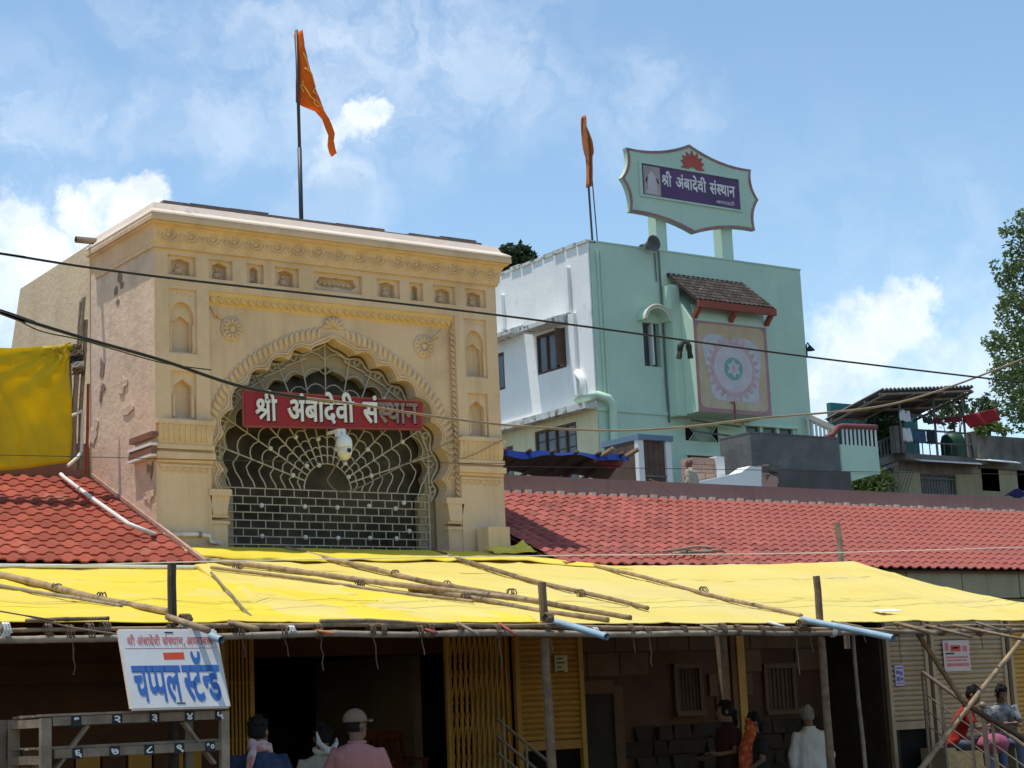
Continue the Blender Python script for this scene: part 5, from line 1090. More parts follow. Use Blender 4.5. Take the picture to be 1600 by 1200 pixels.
cable('thin cable slanting up the gate from the grille corner to the right pilaster', [(690, 702), (722, 716), (780, 690), (792, 684)], 19.9, .006, CABLEB)
k_ = thing('cloth_knot', 'two black cloth strips knotted round the straight cable', 'cloth', onY(1068, 540, 15))
for x in (1063, 1076):
    a = onY(1069, 534.5, 15); b = onY(x, 541, 14.97); c = onY(x+(-2 if x < 1070 else 3), 560, 14.97)
    MB().tube([a, a.lerp(b, .5)+Vector((0, -.02, .02)), b, b.lerp(c, .4)], [.02, .022, .036, .03], 8).build('knot', BLACK, k_, True)
    MB().tube([b, b.lerp(c, .3), b.lerp(c, .7), c], [.025, .024, .032, .034], 6).build('tail', BLACK, k_)
# ------------------------------------------------------------------ flags
fg = thing('flag_pole', 'dark pole on the gatehouse roof flying a large orange pennant', 'flag', onY(470, 350, 20.45))
a = onY(471, 356, 20.45); b = onY(464, 62, 20.45); t = onY(463, 47, 20.45)
mid = a.lerp(b, .42); MB().tube([a+Vector((0, 0, -.25)), mid], .030, 8).build('pole', POLE, fg, True); MB().tube([mid, t], .023, 8).build('pole', POLE, fg, True)
def flag(parent, edge, nu, nv, amp, m, name='cloth', seed=1, f=2):
    L = [(onY(*l, 20.45), onY(*r, 20.45)) for l, r in edge]
    def fn(u, v):
        p, q = lerp_pairs(L, v); w = p.lerp(q, u)
        w.y += amp*math.sin(u*2.2*f+v*3+seed)*min(1, u*3)+amp*.5*math.sin(v*11+u*5)*u; return w
    mb = MB(); mb.grid(fn, nu, nv); o = mb.build(name, m, parent, True); o.modifiers.new('t', 'SOLIDIFY').thickness = .004; return o, fn
fe = [((463, 50), (465, 52)), ((463, 75), (469, 78)), ((463, 100), (477, 97)), ((462, 130), (489, 122)), ((462, 160), (502, 152)), ((472, 166), (508, 172)), ((492, 174), (511, 180)), ((503, 186), (514, 190)), ((508, 200), (518, 200)), ((513, 212), (521, 212)), ((512, 224), (520, 222)), ((515, 234), (523, 234)), ((520, 242), (526, 241))]
o, fn = flag(fg, fe, 14, 48, .10, ORANGE)
def onflag(u, v, d=.012):
    p = fn(u, v); return p+Vector((-.002, -d-.01, 0))
for pts in ([(.45, .20), (.75, .24), (.80, .29), (.55, .31), (.85, .33)], [(.3, .26), (.45, .33), (.62, .38), (.8, .41)], [(.30, .30), (.25, .27), (.38, .25)], [(.5, .36), (.45, .40), (.6, .43)], [(.55, .12), (.62, .18), (.58, .23)], [(.25, .43), (.28, .44)]):
    Q = []
    for i in range(len(pts)-1):
        for k in range(5): t = k/5; Q.append(onflag(pts[i][0]+(pts[i+1][0]-pts[i][0])*t, pts[i][1]+(pts[i+1][1]-pts[i][1])*t))
    MB().tube(Q, .010, 5).build('emblem_stroke', GOLD, o)
# ------------------------------------------------------------------ rising ground and the mint green building behind
struct(MB().prism([(14.2, 25.2, -.5), (14.2, 25.2, 4.85), (14.2, 33, 6.2), (14.2, 150, 6.2), (14.2, 150, -.5)], (96, 0, 0)).build('terrain', ASPHALT))
GX, GX2, GY = 32.72, 41.38, 42.0
gb = thing('green_building', 'mint green building with whitewashed flank, painted bay and roof sign', 'building', (37, 42, 6.2))
def gh(px0, py0, px1, py1): a = onY(px0, py0, GY); b = onY(px1, py1, GY); return a.x, b.z, b.x, a.z
wn = gh(1003, 503, 1034, 574); dr = gh(1074, 711, 1122, 760); wr2 = gh(1162, 665, 1246, 690); lt = gh(1070, 664, 1122, 691)
front = [(GX, 6.2), (GX2, 6.2), (GX2, 15.45), (GX, 15.45)]
wall_xz([front, rect(*wn), rect(dr[0], 6.25, dr[2], dr[3]), rect(*wr2)], GY, GY+.3).build('front_wall', GREEN, gb)
MB().box((GX+.02, GY+.31, 6.2), (GX2-.01, 49, 15.2)).build('core', DARK, gb)
MB().box((GX2-.15, GY+.301, 6.2), (GX2, 49.02, 15.45)).build('end_wall', GREEN, gb)
# whitewashed flank
su = onX(843, 525, GX); sv = onX(885, 575, GX)
wu = [(43.34, 11.86), (44.84, 11.86), (44.84, 13.10), (43.34, 13.10)]
wl_ = [(43.02, 8.3), (45.15, 8.3), (45.15, 10.14), (43.02, 10.14)]
wf = [(46.62, 11.75), (47.6, 11.75), (47.6, 12.95), (46.62, 12.95)]; wf2 = [(46.35, 8.9), (47.4, 8.9), (47.4, 9.9), (46.35, 9.9)]
up = [(GY-.0, 10.42), (49.0, 10.42), (49.0, 15.42), (GY-.0, 15.42)]; lo = [(GY+.0, 6.2), (49.0, 6.2), (49.0, 10.42), (GY+.0, 10.42)]
wall_yz([up, wu, wf], GX-.05, GX+.012).build('flank_wall', WHITEWALL, gb)
wall_yz([lo, wl_, wf2], GX-.05, GX+.012).build('lower_flank_wall', CREAM, gb)
for w, o in ((wu, 3), (wf, 2), (wl_, 4), (wf2, 2)):
    y0, y1, z0, z1 = w[0][0], w[1][0], w[0][1], w[2][1]
    wdw = MB().box((GX+.013, y0, z0), (GX+.019, y1, z1)).build('window', PANE, gb)
    for a, b in (((GX-.03, y0, z1-.08), (GX+.012, y1, z1)), ((GX-.03, y0, z0), (GX+.012, y1, z0+.08))): MB().box(a, b).build('frame', WINWOOD, wdw)
    for k in range(o+1):
        y = y0+(y1-y0-.07)*k/o; MB().box((GX-.04, y, z0+.08), (GX+.012, y+.07, z1-.08)).build('mullion', WINWOOD, wdw)
    for k in range(4):
        z = z0+(z1-z0)*(k+1)/5
        if o == 4: MB().box((GX-.01, y0+.07, z), (GX+.01, y1-.07, z+.03)).build('louvre', WINWOOD, wdw)
y0, y1, z0, z1 = 43.34, 44.84, 11.86, 13.10
MB().prism([(GX-.42, y0-.02, z0+.06), (GX-.05, y0+.0, z0+.06), (GX-.05, y0+.0, z1-.06), (GX-.42, y0-.02, z1-.06)], (0, .05, 0)).build('open_shutter', WINWOOD, gb)
for ya, yb, z, d in ((43.10, 45.0, 13.18, .62), (45.5, 49, 13.30, .5)):
    MB().prism([(GX-.05, ya, z), (GX-.05-d, ya, z), (GX-.05-d, ya, z+.13), (GX-.05, ya, z+.30)], (0, yb-ya, 0)).build('window_hood', WHITEDIRT, gb)
MB().box((GX-.45, GY+.02, 10.36), (GX-.052, 49, 10.55)).build('ledge', WHITEDIRT, gb)
for yy, za, zb, w in ((42.93, 13.45, 14.85, .16), (46.45, 13.65, 14.75, .18), (42.75, 10.9, 13.4, .26)): MB().box((GX-.17, yy, za), (GX-.052, yy+w, zb)).build('fin', WHITEWALL, gb)
m = MB()
for i in range(12):
    q = i/12*(49-GY); m.box((GX-.10+random.uniform(-.02, .02), GY+q, 15.421), (GX+.25, GY+q+.50, 15.50+random.uniform(0, .06)))
m.build('broken_coping', WHITEDIRT, gb)
MB().box((GX+.26, GY-.02, 15.452), (GX2+.02, GY+.28, 15.50)).build('coping', GREEN, gb)
MB().box((GX-.02, GY-.045, 10.30), (35.5, GY-.003, 10.42)).build('string_course', GREEN, gb)
MB().tube([onX(900, 622, GX-.25), onX(903, 626, GX-.2), (GX-.1, GY-.2, 10.74), (GX+.25, GY-.22, 10.66), (GX+.42, GY-.2, 10.45), (GX+.44, GY-.15, 9.6), (GX+.46, GY-.15, 7.2)], .12, 10).build('waste_pipe', GREENL, gb, True)
MB().tube([(GX-.12, GY+.5, 10.6), (GX-.12, GY+.5, 11.3), (GX-.12, GY+.75, 11.6)], .11, 9).build('waste_pipe', WHITEWALL, gb, True)
for x in (32.98, 33.12): MB().tube([(x, GY-.05, 15.2), (x, GY-.05, 10.7)], .022, 6).build('conduit', GREENL, gb)
MB().tube([onY(1029, 392, GY-.05), onY(1034, 470, GY-.05), onY(1041, 600, GY-.05), onY(1046, 660, GY-.05)], .028, 6).build('conduit', GREY, gb)
MB().tube([onY(1023, 395, GY-.04), onY(1026, 440, GY-.04)], .02, 6).build('conduit', GREY, gb)
wd = MB().box((wn[0], GY+.2, wn[1]), (wn[2], GY+.21, wn[3])).build('window', PANE, gb)
MB().box((wn[0]+.02, GY+.1, wn[1]+.03), (wn[0]+.10, GY+.18, wn[3]-.03)).build('frame', WHITEP, wd)
MB().prism([(wn[0]+.36, GY+.19, wn[1]+.04), (wn[0]+.28, GY-.12, wn[1]+.04), (wn[0]+.28, GY-.12, wn[3]-.05), (wn[0]+.36, GY+.19, wn[3]-.05)], (.04, 0, 0)).build('sash', WHITEP, wd)
m = MB(); cx = (wn[0]+wn[2])/2; r = .52; arc = [PI*k/12 for k in range(13)]
m.prism([(cx+r*math.cos(t), GY-.40, wn[3]+.02+r*.85*math.sin(t)) for t in arc]+[(cx+(r-.10)*math.cos(t), GY-.40, wn[3]+.02+(r-.10)*.85*math.sin(t)) for t in arc[::-1]], (0, .398, 0))
m.build('arch_hood', GREENL, gb)
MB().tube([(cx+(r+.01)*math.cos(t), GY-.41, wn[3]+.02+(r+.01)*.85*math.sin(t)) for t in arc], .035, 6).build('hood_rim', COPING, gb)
MB().box((wr2[0], GY+.16, wr2[1]), (wr2[2], GY+.17, wr2[3])).build('window', PANE, gb)
for k in range(4): x = wr2[0]+(wr2[2]-wr2[0]-.12)*k/3; MB().box((x, GY+.04, wr2[1]), (x+.12, GY+.15, wr2[3])).build('mullion', GREENL, gb)
MB().box((wr2[0]-.05, GY-.06, wr2[3]), (wr2[2]+.05, GY-.002, wr2[3]+.10)).build('window_head', GREENL, gb)
MB().box((dr[0], GY+.16, 6.25), (dr[2], GY+.17, dr[3])).build('door', WINWOOD, gb)
MB().box((dr[0]-.08, GY-.04, dr[3]), (dr[2]+.08, GY-.002, dr[3]+.10)).build('door_head', GREENL, gb)
lat = MB().box((lt[0], GY-.012, lt[1]), (lt[2], GY-.004, lt[3])).build('lattice', DARK, gb)
for k in range(-6, 14):
    xa = lt[0]+k*.11
    for sg in (1, -1):
        p = [xa, lt[1]]; q = [xa+sg*(lt[3]-lt[1]), lt[3]]
        if min(p[0], q[0]) > lt[0] and max(p[0], q[0]) < lt[2]: MB().bar((p[0], GY-.03+sg*.006, p[1]), (q[0], GY-.03+sg*.006, q[1]), .03, .008, (0, 1, 0)).build('lattice_bar', GREENL, lat)
for z in (9.72, 10.05): MB().tube([(36.0, GY-.35, z+.1), (38.0, GY-.35, z)], .03, 6).build('rod', GREY, gb)
# bay with the painted panel and its mossy lean-to roof
BX0, BX1, BY = 35.76, 38.72, 41.0
bay = MB(); bay.prism([(BX0, BY, 10.30), (BX0, GY-.003, 10.30), (BX0, GY-.003, 14.45), (BX0, BY+.12, 13.16), (BX0, BY, 13.14)], (BX1-BX0, 0, 0)); bay.build('bay', GREENL, gb)
MB().box((35.42, BY+.55, 10.25), (BX0-.003, GY-.003, 14.3)).build('bay_pier', GREEN, gb)
fr = Frame((BX0, BY, 10.30), (BX1-BX0, 0, 0), (0, 0, 2.84), (0, -1, 0))
def rr(u0, v0, u1, v1, r, n=5):
    p = []
    for cx_, cy_, a0 in ((u1-r, v0+r, -PI/2), (u1-r, v1-r, 0), (u0+r, v1-r, PI/2), (u0+r, v0+r, PI)): p += [(cx_+r*math.cos(a0+PI/2*k/n), cy_+r*math.sin(a0+PI/2*k/n)) for k in range(n+1)]
    return p
mural = MB().prism([fr(*p, .002) for p in rect(0, 0, 1, 1)], (0, -.02, 0)).build('painted_panel', mat('mauve_border', (.36, .20, .20), (.42, .26, .26), 2, .9, .1), gb)
def layer(pts, d, m): return MB().prism([fr(u, v, d) for u, v in pts], (0, -.004, 0)).build('painted_shape', m, mural)
PTAN = mat('mural_tan', (.50, .38, .22), (.56, .44, .30), 1.5, .9, .1, dirt=(.60, .52, .42), dscale=1.2, dlo=.5, dhi=.7); PWH = mat('mural_white', (.62, .58, .57), (.50, .46, .47), 3.0, .9, .1, dirt=(.42, .46, .52), dscale=2.5, dlo=.5, dhi=.75)
PPK = mat('mural_pink', (.52, .33, .33), (.58, .43, .42), 3, .9, .1); PLV = mat('mural_pale', (.60, .55, .56), (.54, .47, .48), 2, .9, .1); PTL = mat('mural_teal', (.16, .36, .30), (.22, .42, .36), 3, .9, .1)
layer(rr(.035, .045, .955, .965, .07), .024, PTAN)
blob = [(.22, .16), (.50, .14), (.80, .15), (.84, .35), (.90, .62), (.86, .75), (.72, .83), (.56, .83), (.46, .80), (.34, .85), (.18, .84), (.10, .76), (.12, .58), (.17, .36)]
bs = []
for i in range(len(blob)):
    p0_, p1_, p2_, p3_ = blob[i-1], blob[i], blob[(i+1) % len(blob)], blob[(i+2) % len(blob)]
    for k in range(5):
        t = k/5; bs.append(tuple(.5*((2*p1_[j])+(p2_[j]-p0_[j])*t+(2*p0_[j]-5*p1_[j]+4*p2_[j]-p3_[j])*t*t+(-p0_[j]+3*p1_[j]-3*p2_[j]+p3_[j])*t**3) for j in (0, 1)))
layer(bs, .030, PWH)
c = (.495, .49)
for k in range(24):
    a = 2*PI*k/24; b = PI*2/24*.48
    layer([(c[0]+.285*math.cos(a-b), c[1]+.285*math.sin(a-b)), (c[0]+.345*math.cos(a-b*.4), c[1]+.345*math.sin(a-b*.4)), (c[0]+.365*math.cos(a), c[1]+.365*math.sin(a)), (c[0]+.345*math.cos(a+b*.4), c[1]+.345*math.sin(a+b*.4)), (c[0]+.285*math.cos(a+b), c[1]+.285*math.sin(a+b))], .036, PPK)
circ = lambda r, n=32: [(c[0]+r*math.cos(2*PI*k/n), c[1]+r*math.sin(2*PI*k/n)) for k in range(n)]
layer(circ(.295), .042, PPK); layer(circ(.262), .048, PLV); layer(circ(.125), .054, PTL)
for s in (1, -1): layer([(c[0]+.105*math.cos(PI/2*s+2*PI*k/3), c[1]+.105*math.sin(PI/2*s+2*PI*k/3)) for k in range(3)], .060 if s > 0 else .066, PLV)
layer([(c[0], c[1]+.05), (c[0]+.022, c[1]), (c[0], c[1]-.05), (c[0]-.022, c[1])], .072, PPK)
MB().tube([(BX0+1.42, BY-.03, 10.0), (BX0+1.42, BY-.06, 10.55), (BX0+1.36, BY-.1, 10.64), (BX0+1.24, BY-.1, 10.62)], .025, 6).build('hooked_pipe', REDBEAM, gb)
e0, e1 = (GY-.02, 14.76), (BY-.38, 13.66)
rf = MB().prism([(BX0-.08, *e0), (BX0-.08, *e1), (BX0-.08, e1[0], e1[1]-.09), (BX0-.08, e0[0], e0[1]-.09)], (BX1-BX0+.20, 0, 0)).build('bay_roof', MOSS, gb)
dx = (BX1-BX0+.2)/16; v = Vector((0, e1[0]-e0[0], e1[1]-e0[1])); rows = 8
tm = MB(); tm.grid(lambda u, w: (u*dx*.97, v.y/rows*w*1.1, v.z/rows*w*1.1+.028*math.sin(u*PI)+.02*w), 4, 1); tm = tm.mesh('roof_tile', MOSS)
for i in range(16):
    for k in range(rows): inst(tm, 'roof_tile', rf, Vector((BX0-.08+i*dx, e0[0]+v.y*k/rows, e0[1]+v.z*k/rows+.006)))
MB().box((BX0-.09, e1[0]-.05, e1[1]-.24), (BX1+.12, e1[0]+.03, e1[1]-.02)).build('eave_beam', REDBEAM, gb)
for x in (BX0-.02, (BX0+BX1)/2-.05, BX1-.06): MB().bar((x+.06, e1[0]+.02, e1[1]-.14), (x+.06, BY-.03, 13.18), .14, .12).build('bracket', REDBEAM, gb)
plate(MB(), [(BX0+.05, BY-.02, 13.10), (BX1, BY-.02, 13.10), (BX1, BY+.10, 13.6), (BX0+.05, BY+.10, 13.6)], .02).build('eave_soffit', GREENL, gb)
# lamp on the right edge, loudspeaker, sign board with its two piers
q = onY(1262, 545, GY); lm = thing('wall_lamp', 'small dark wall lamp on the right edge of the mint green building', 'lamp', q)
MB().tube([q+Vector((-.05, 0, -.3)), q+Vector((-.05, 0, .12)), q+Vector((.02, 0, .2)), q+Vector((.10, 0, .1))], .025, 6).build('arm', BLACK, lm)
MB().lathe([(.03, .06), (.06, .02), (.17, -.10), (.16, -.11)], q+Vector((.10, 0, .06)), 12).build('lamp_shade', BLACK, lm)
q = onY(1021, 380, GY-.3); sp = thing('loudspeaker', 'grey horn loudspeaker at the roof edge below the roof sign', 'loudspeaker', q)
MB().lathe([(.06, .5), (.10, .3), (.18, .1), (.26, -.02), (.245, -.03), (.15, .08), (.05, .12)], q, 16, 'y').build('horn', GREY, sp, True)
MB().lathe([(.09, .45), (.10, .52), (.09, .62)], q, 12, 'y').build('driver', BLACK, sp)
MB().tube([q+Vector((0, .35, -.08)), q+Vector((0, .33, -.25)), q+Vector((.15, .35, -.3))], .03, 6).build('bracket', POLE, sp)
sg = thing('roof_sign', 'mint green scalloped roof sign with lotus and purple Devanagari panel', 'sign', (37.3, 42.6, 15.5))
for pxa, pxb, ya in ((1015, 1036, 340), (1117, 1139, 356)):
    a = onY(pxa+5, ya, 42.75); b = onY(pxb, ya, 42.75); MB().box((a.x, 42.62, 15.4), (b.x, 43.0, 17.0)).build('pier', GREENL, sg)
c0 = 37.33
def edge(ax, az, bx, bz, k, n=8):
    dx_, dz_ = bx-ax, bz-az; L = math.hypot(dx_, dz_); return [(ax+dx_*i/n-dz_/L*k*4*(i/n)*(1-i/n), az+dz_*i/n+dx_/L*k*4*(i/n)*(1-i/n)) for i in range(n)]
H_ = edge(0, 19.28, 2.60, 18.80, -.16)+edge(2.60, 18.80, 2.84, 17.80, -.14)+edge(2.84, 17.80, 2.60, 16.74, -.14)+edge(2.60, 16.74, 0, 16.34, -.13)+[(0, 16.34)]
OUT = [(c0+u, z) for u, z in H_]+[(c0-u, z) for u, z in H_[1:-1]][::-1]
def shrink(p, k): return [(c0+(x-c0)*(1-k/2.7), 17.8+(z-17.8)*(1-k/1.45)) for x, z in p]
wall_xz([OUT], 42.45, 42.62).build('board', GREEN, sg)
wall_xz([OUT, shrink(OUT, .10)], 42.43, 42.448).build('board_border', mat('sign_border', (.30, .14, .13), (.38, .22, .20), 3, .8, .1), sg)
bn = (35.28, 17.35, 39.34, 18.37)
wall_xz([rect(bn[0]-.10, bn[1]-.06, bn[2]+.08, bn[3]+.06), rect(*bn)], 42.40, 42.448).build('panel_rim', GREEN, sg)
PURP = mat('purple_print', (.055, .035, .105), (.14, .055, .16), .5, .5, 0)
MB().box((bn[0], 42.435, bn[1]), (bn[2], 42.447, bn[3])).build('name_panel', PURP, sg)
fr = Frame((bn[0], 42.435, bn[1]), (bn[2]-bn[0], 0, 0), (0, 0, bn[3]-bn[1]), (0, -1, 0))
MB().prism([fr(u, v_, .001) for u, v_ in rect(.02, .03, .185, .95)], (0, -.003, 0)).build('picture', mat('picture_beige', (.46, .38, .33), (.36, .30, .28), 3, .6, 0), sg)
for pts, mm in (([(.04, .08), (.165, .08), (.16, .17), (.045, .17)], PLV), ([(.055, .18), (.15, .18), (.145, .5), (.13, .68), (.10, .80), (.07, .68), (.058, .5)], PLV), ([(.045, .40), (.06, .55), (.052, .62), (.036, .45)], BLACK), ([(.16, .40), (.145, .55), (.152, .62), (.17, .45)], BLACK)):
    MB().prism([fr(u, v_, .0045) for u, v_ in pts], (0, -.003, 0)).build('picture_shape', mm, sg)
for w, u0, u1 in (('श्री', .20, .295), ('अंबादेवी', .34, .65), ('संस्थान', .69, .95)): write(w, fr, u0, u1, .40, .73, .006, LETTER, 'letter', sg, 26)
write('अमरावती', fr, .745, .94, .10, .20, .006, PLV, 'letter', sg, 20)
LOT = mat('lotus_red', (.42, .075, .06), (.50, .12, .09), 2, .8, 0)
lc = (37.42, 18.55)
for a, L, w in ((90, .56, .13), (66, .52, .13), (114, .52, .13), (42, .50, .13), (138, .50, .13), (20, .46, .12), (160, .46, .12), (-8, .44, .08), (188, .44, .08)):
    t = R_(a); d = (math.cos(t)*1.15, math.sin(t)); n_ = (-d[1], d[0])
    MB().prism([(lc[0], 42.446-.002*abs(a-90)/20, lc[1]), (lc[0]+d[0]*L*.5+n_[0]*w, 42.446-.002*abs(a-90)/20, lc[1]+d[1]*L*.5+n_[1]*w), (lc[0]+d[0]*L, 42.446-.002*abs(a-90)/20, lc[1]+d[1]*L), (lc[0]+d[0]*L*.5-n_[0]*w, 42.446-.002*abs(a-90)/20, lc[1]+d[1]*L*.5-n_[1]*w)], (0, -.012, 0)).build('lotus_petal', LOT, sg)
# furled flag on two rods
f2 = thing('flag_pole', 'two thin rods on the mint green roof carrying a furled dull orange flag', 'flag', onY(926, 377, 42.8))
MB().tube([onY(926, 382, 42.8), onY(912, 182, 42.8)], .035, 7).build('pole', POLE, f2); MB().tube([onY(934, 384, 42.9), onY(921, 230, 42.9)], .02, 6).build('pole', POLE, f2)
def fw(u, v):
    prof = [(0, 181, 911, 913), (.15, 200, 911, 916), (.35, 222, 913, 922), (.5, 240, 915, 925), (.58, 246, 916, 923), (.8, 262, 917, 924), (.9, 276, 917, 925), (1, 292, 918, 923)]
    for k in range(len(prof)-1):
        if v <= prof[k+1][0]: break
    a, b = prof[k], prof[k+1]; t = (v-a[0])/(b[0]-a[0]); y = a[1]+(b[1]-a[1])*t; l = a[2]+(b[2]-a[2])*t; r = a[3]+(b[3]-a[3])*t
    p = onY(l, y, 42.7).lerp(onY(r, y, 42.7), u); p.y += .12*math.sin(u*9+v*5); return p
o = MB().grid(fw, 10, 30).build('cloth', ORANGE2, f2, True); o.modifiers.new('t', 'SOLIDIFY').thickness = .01
# ------------------------------------------------------------------ roof clutter between the wings and the green building
bt = thing('booth', 'small white booth with blue roof band and brown panels beside the green building', 'booth', onY(1015, 745, 36))
a, b = onY(1000, 750, 36), onY(1048, 690, 36)
for x in (a.x, b.x-.18): MB().box((x, 36, 6.2), (x+.18, 36.15, b.z)).build('post', WHITEP, bt)
MB().box((a.x-.02, 35.95, b.z), (b.x+.05, 37.5, b.z+.14)).build('roof_band', mat('grey_blue_paint', (.16, .24, .33), (.13, .2, .28), 2, .7, .1), bt)
for k in range(4): MB().box((a.x+.19+(b.x-a.x-.37)*k/4, 36.06, 6.2), (a.x+.19+(b.x-a.x-.37)*(k+1)/4-.012, 36.10, b.z-.02)).build('panel', WINWOOD, bt)
MB().box((a.x+.19, 36.02, b.z-.95), (b.x-.18, 36.05, b.z-.90)).build('window_rail', GREY, bt)
MB().box((a.x-.0, 36.16, 6.2), (a.x+.05, 37.4, b.z)).build('side_panel', WINWOOD, bt)
lb = thing('lean_to', 'low lean-to with blue tarpaulin hem above the mauve parapet', 'shelter', onY(880, 740, 29.5))
BT = mat('blue_tarp', (.014, .04, .24), (.02, .055, .28), 2, .5, .1, trans=.15); BU = mat('brown_sheet', (.14, .09, .07), (.10, .07, .055), 1.2, .8, .2)
p0, p1 = onY(770, 706, 29), onY(978, 713, 29); q0, q1 = onY(770, 738, 31.2), onY(948, 748, 31.2)
MB().grid(lambda u, v: p0.lerp(p1, u).lerp(q0.lerp(q1, u), v)+Vector((0, 0, .05*math.sin(u*11)*v)), 20, 4).build('sheet', BU, lb)
MB().grid(lambda u, v: p0.lerp(p1, u)+Vector((0, -.05-.06*v, .03-.10*v*(1+.5*math.sin(u*9))+.02*math.sin(u*23))), 40, 4).build('hem', BT, lb)
MB().prism([onY(925, 722, 29.2), onY(978, 714, 29.2), onY(972, 728, 29.2), onY(955, 735, 29.5)], (0, .03, 0)).build('red_flap', mat('red_flap', (.33, .06, .045), (.25, .05, .04), 3, .7, .1), lb)
for k in range(6): u = .05+k*.175; bamboo('purlin', p0.lerp(p1, u)+Vector((0, -.2, .02)), q0.lerp(q1, max(0, u-.16))+Vector((0, 0, -.06)), .045, .045, WINWOOD, lb, .02)
for u in (.80, .99): a = p0.lerp(p1, u); MB().tube([a+Vector((-.1, .1, -.1)), a+Vector((.16, -.25, .12))], .05, 7).build('pole_end', BAMBOO, lb)
for k in range(5): a = q0.lerp(q1, k/5); b = q0.lerp(q1, (k+.95)/5); MB().tube([a+Vector((0, .1, -.1)), b+Vector((0, .1, -.1))], .07, 7).build('pipe', GREY, lb)
for u in (.02, .98): a = q0.lerp(q1, u); MB().box((a.x-.05, a.y, 6.2), (a.x+.05, a.y+.1, a.z)).build('post', WINWOOD, lb)
bk = thing('brick_stub', 'pinkish brick stub wall with one whitewashed pier beside the green doorway', 'wall', onY(1105, 755, 37))
a, b = onY(1085, 760, 37), onY(1117, 716, 37)
for k in range(9):
    z = 6.2+k*.225; off = .12 if k % 2 else 0; x = a.x-off
    while x < b.x:
        x2 = min(x+.42, b.x); xx = max(x, a.x)
        if x2-xx > .05: MB().box((xx+.006, 37+random.uniform(0, .02), z+.006), (x2-.006, 37.5, min(z+.219, b.z))).build('brick', BRICKRED, bk)
        x += .42
MB().box((b.x+.005, 36.96, 6.2), (b.x+.30, 37.5, b.z+.05)).build('pier', WHITEP, bk)
ws = MB().prism([onY(1085, 762, 36.6), onY(1085, 754, 36.6), onY(1158, 738, 36.6), onY(1172, 728, 36.6), onY(1190, 730, 36.6), onY(1190, 766, 36.6)], (0, .5, 0)).build('stair_cheek', WHITEWALL, None, loc=onY(1150, 760, 36.8)); tag(ws, 'sloping whitewashed stair cheek left of the grey water tank', 'wall')
rb = thing('rubble_heap', 'reddish brick rubble against the foot of the grey water tank', 'rubble', onY(1200, 755, 36.7))
for k in range(16):
    q = onY(1192+random.uniform(0, 18), 730+random.uniform(2, 30), 36.7); s = random.uniform(.10, .2)
    m = MB().box(q-Vector((s, s*.6, s*.5)), q+Vector((s, s*.6, s*.5))); m.v = [tuple(c_+random.uniform(-.03, .03) for c_ in vv) for vv in m.v]; m.build('brick', BRICKRED if k % 3 else DIRTYCONC, rb)
tk = thing('water_tank', 'grey rendered rectangular water tank in front of the green building', 'tank', onY(1240, 760, 38))
a, b = onY(1178, 770, 38), onY(1311, 690, 38)
MB().box((a.x, 38, 6.2), (b.x, 39.3, b.z+.08)).build('tank_wall', GREY, tk)
MB().box((a.x+.55, 37.75, 6.2), (b.x+.12, 37.998, onY(1240, 735, 38).z)).build('plinth', mat('dark_render', (.095, .088, .08), (.13, .12, .11), 1.2, .95, .5), tk)
MB().box((a.x-.01, 37.98, b.z+.081), (b.x+.01, 39.32, b.z+.12)).build('rim', GREY, tk)
st = thing('stair_balcony', 'mint green stair landing with maroon rail right of the green building', 'balcony', onY(1345, 740, 41))
a, b = onY(1317, 738, 40.6), onY(1372, 698, 40.6)
MB().box((a.x, 40.6, a.z), (b.x, 40.8, b.z)).build('parapet', GREEN, st); MB().box((a.x, 40.81, a.z), (b.x, 42.6, a.z+.15)).build('slab', GREEN, st)
MB().prism([onY(1317, 738, 40.62), onY(1372, 740, 40.62), onY(1330, 752, 40.62), onY(1322, 775, 40.62)], (0, 1.5, 0)).build('bracket', GREEN, st)
h = [onY(1287, 686, 40.7), onY(1300, 680, 40.7), onY(1309, 668, 40.7), onY(1316, 666, 40.7), onY(1369, 668, 40.7)]
MB().tube(h, .095, 8).build('hand_rail', mat('maroon_rail', (.20, .055, .05), (.16, .045, .045), 3, .6, .1), st, True)
for k in range(9): x = 1316+k*6.4; p = onY(x, 669, 40.7); MB().tube([p, (p.x, p.y, b.z)], .035, 6).build('baluster', WHITEP, st)
w0, w1 = onY(1262, 652, 41.8), onY(1306, 672, 41.8)
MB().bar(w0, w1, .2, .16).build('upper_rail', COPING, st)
for k in range(8): p = w0.lerp(w1, k/7); MB().tube([p, p+Vector((0, 0, -.75))], .04, 6).build('baluster', WHITEP, st)
MB().box((GX2+.01, 41.9, 8.6), (a.x, 42.4, 8.95)).build('landing', GREEN, st)
# ------------------------------------------------------------------ weathered house with laundry at far right
HY = 44.0
hs = thing('house', 'weathered concrete house with laundry terrace and corrugated sheet roof', 'house', onY(1480, 770, HY))
def hz(px0, py0, px1, py1, Y=HY): a = onY(px0, py0, Y); b = onY(px1, py1, Y); return a.x, b.z, b.x, a.z
gw = hz(1404, 722, 1700, 790); g1 = hz(1437, 738, 1496, 775); g2 = hz(1532, 727, 1563, 768); g3 = hz(1588, 730, 1620, 768)
wall_xz([[(gw[0], 6.2), (gw[2], 6.2), (gw[2], gw[3]), (gw[0], gw[3])], rect(*g1), rect(*g2), rect(*g3)], HY, HY+.3).build('wall', TANWALL, hs)
MB().box((gw[0]-.0, HY-.03, 6.2), (onY(1520, 740, HY).x, HY-.002, g1[1]+.0)).build('dado', DIRTYCONC, hs)
MB().box((gw[0], HY-.035, g1[3]+.02), (onY(1518, 740, HY).x, HY-.002, gw[3]-.01)).build('dark_band', DIRTYCONC, hs)
MB().box((gw[0], HY+.31, 6.2), (gw[2], 52, gw[3]-.02)).build('core', DARK, hs)
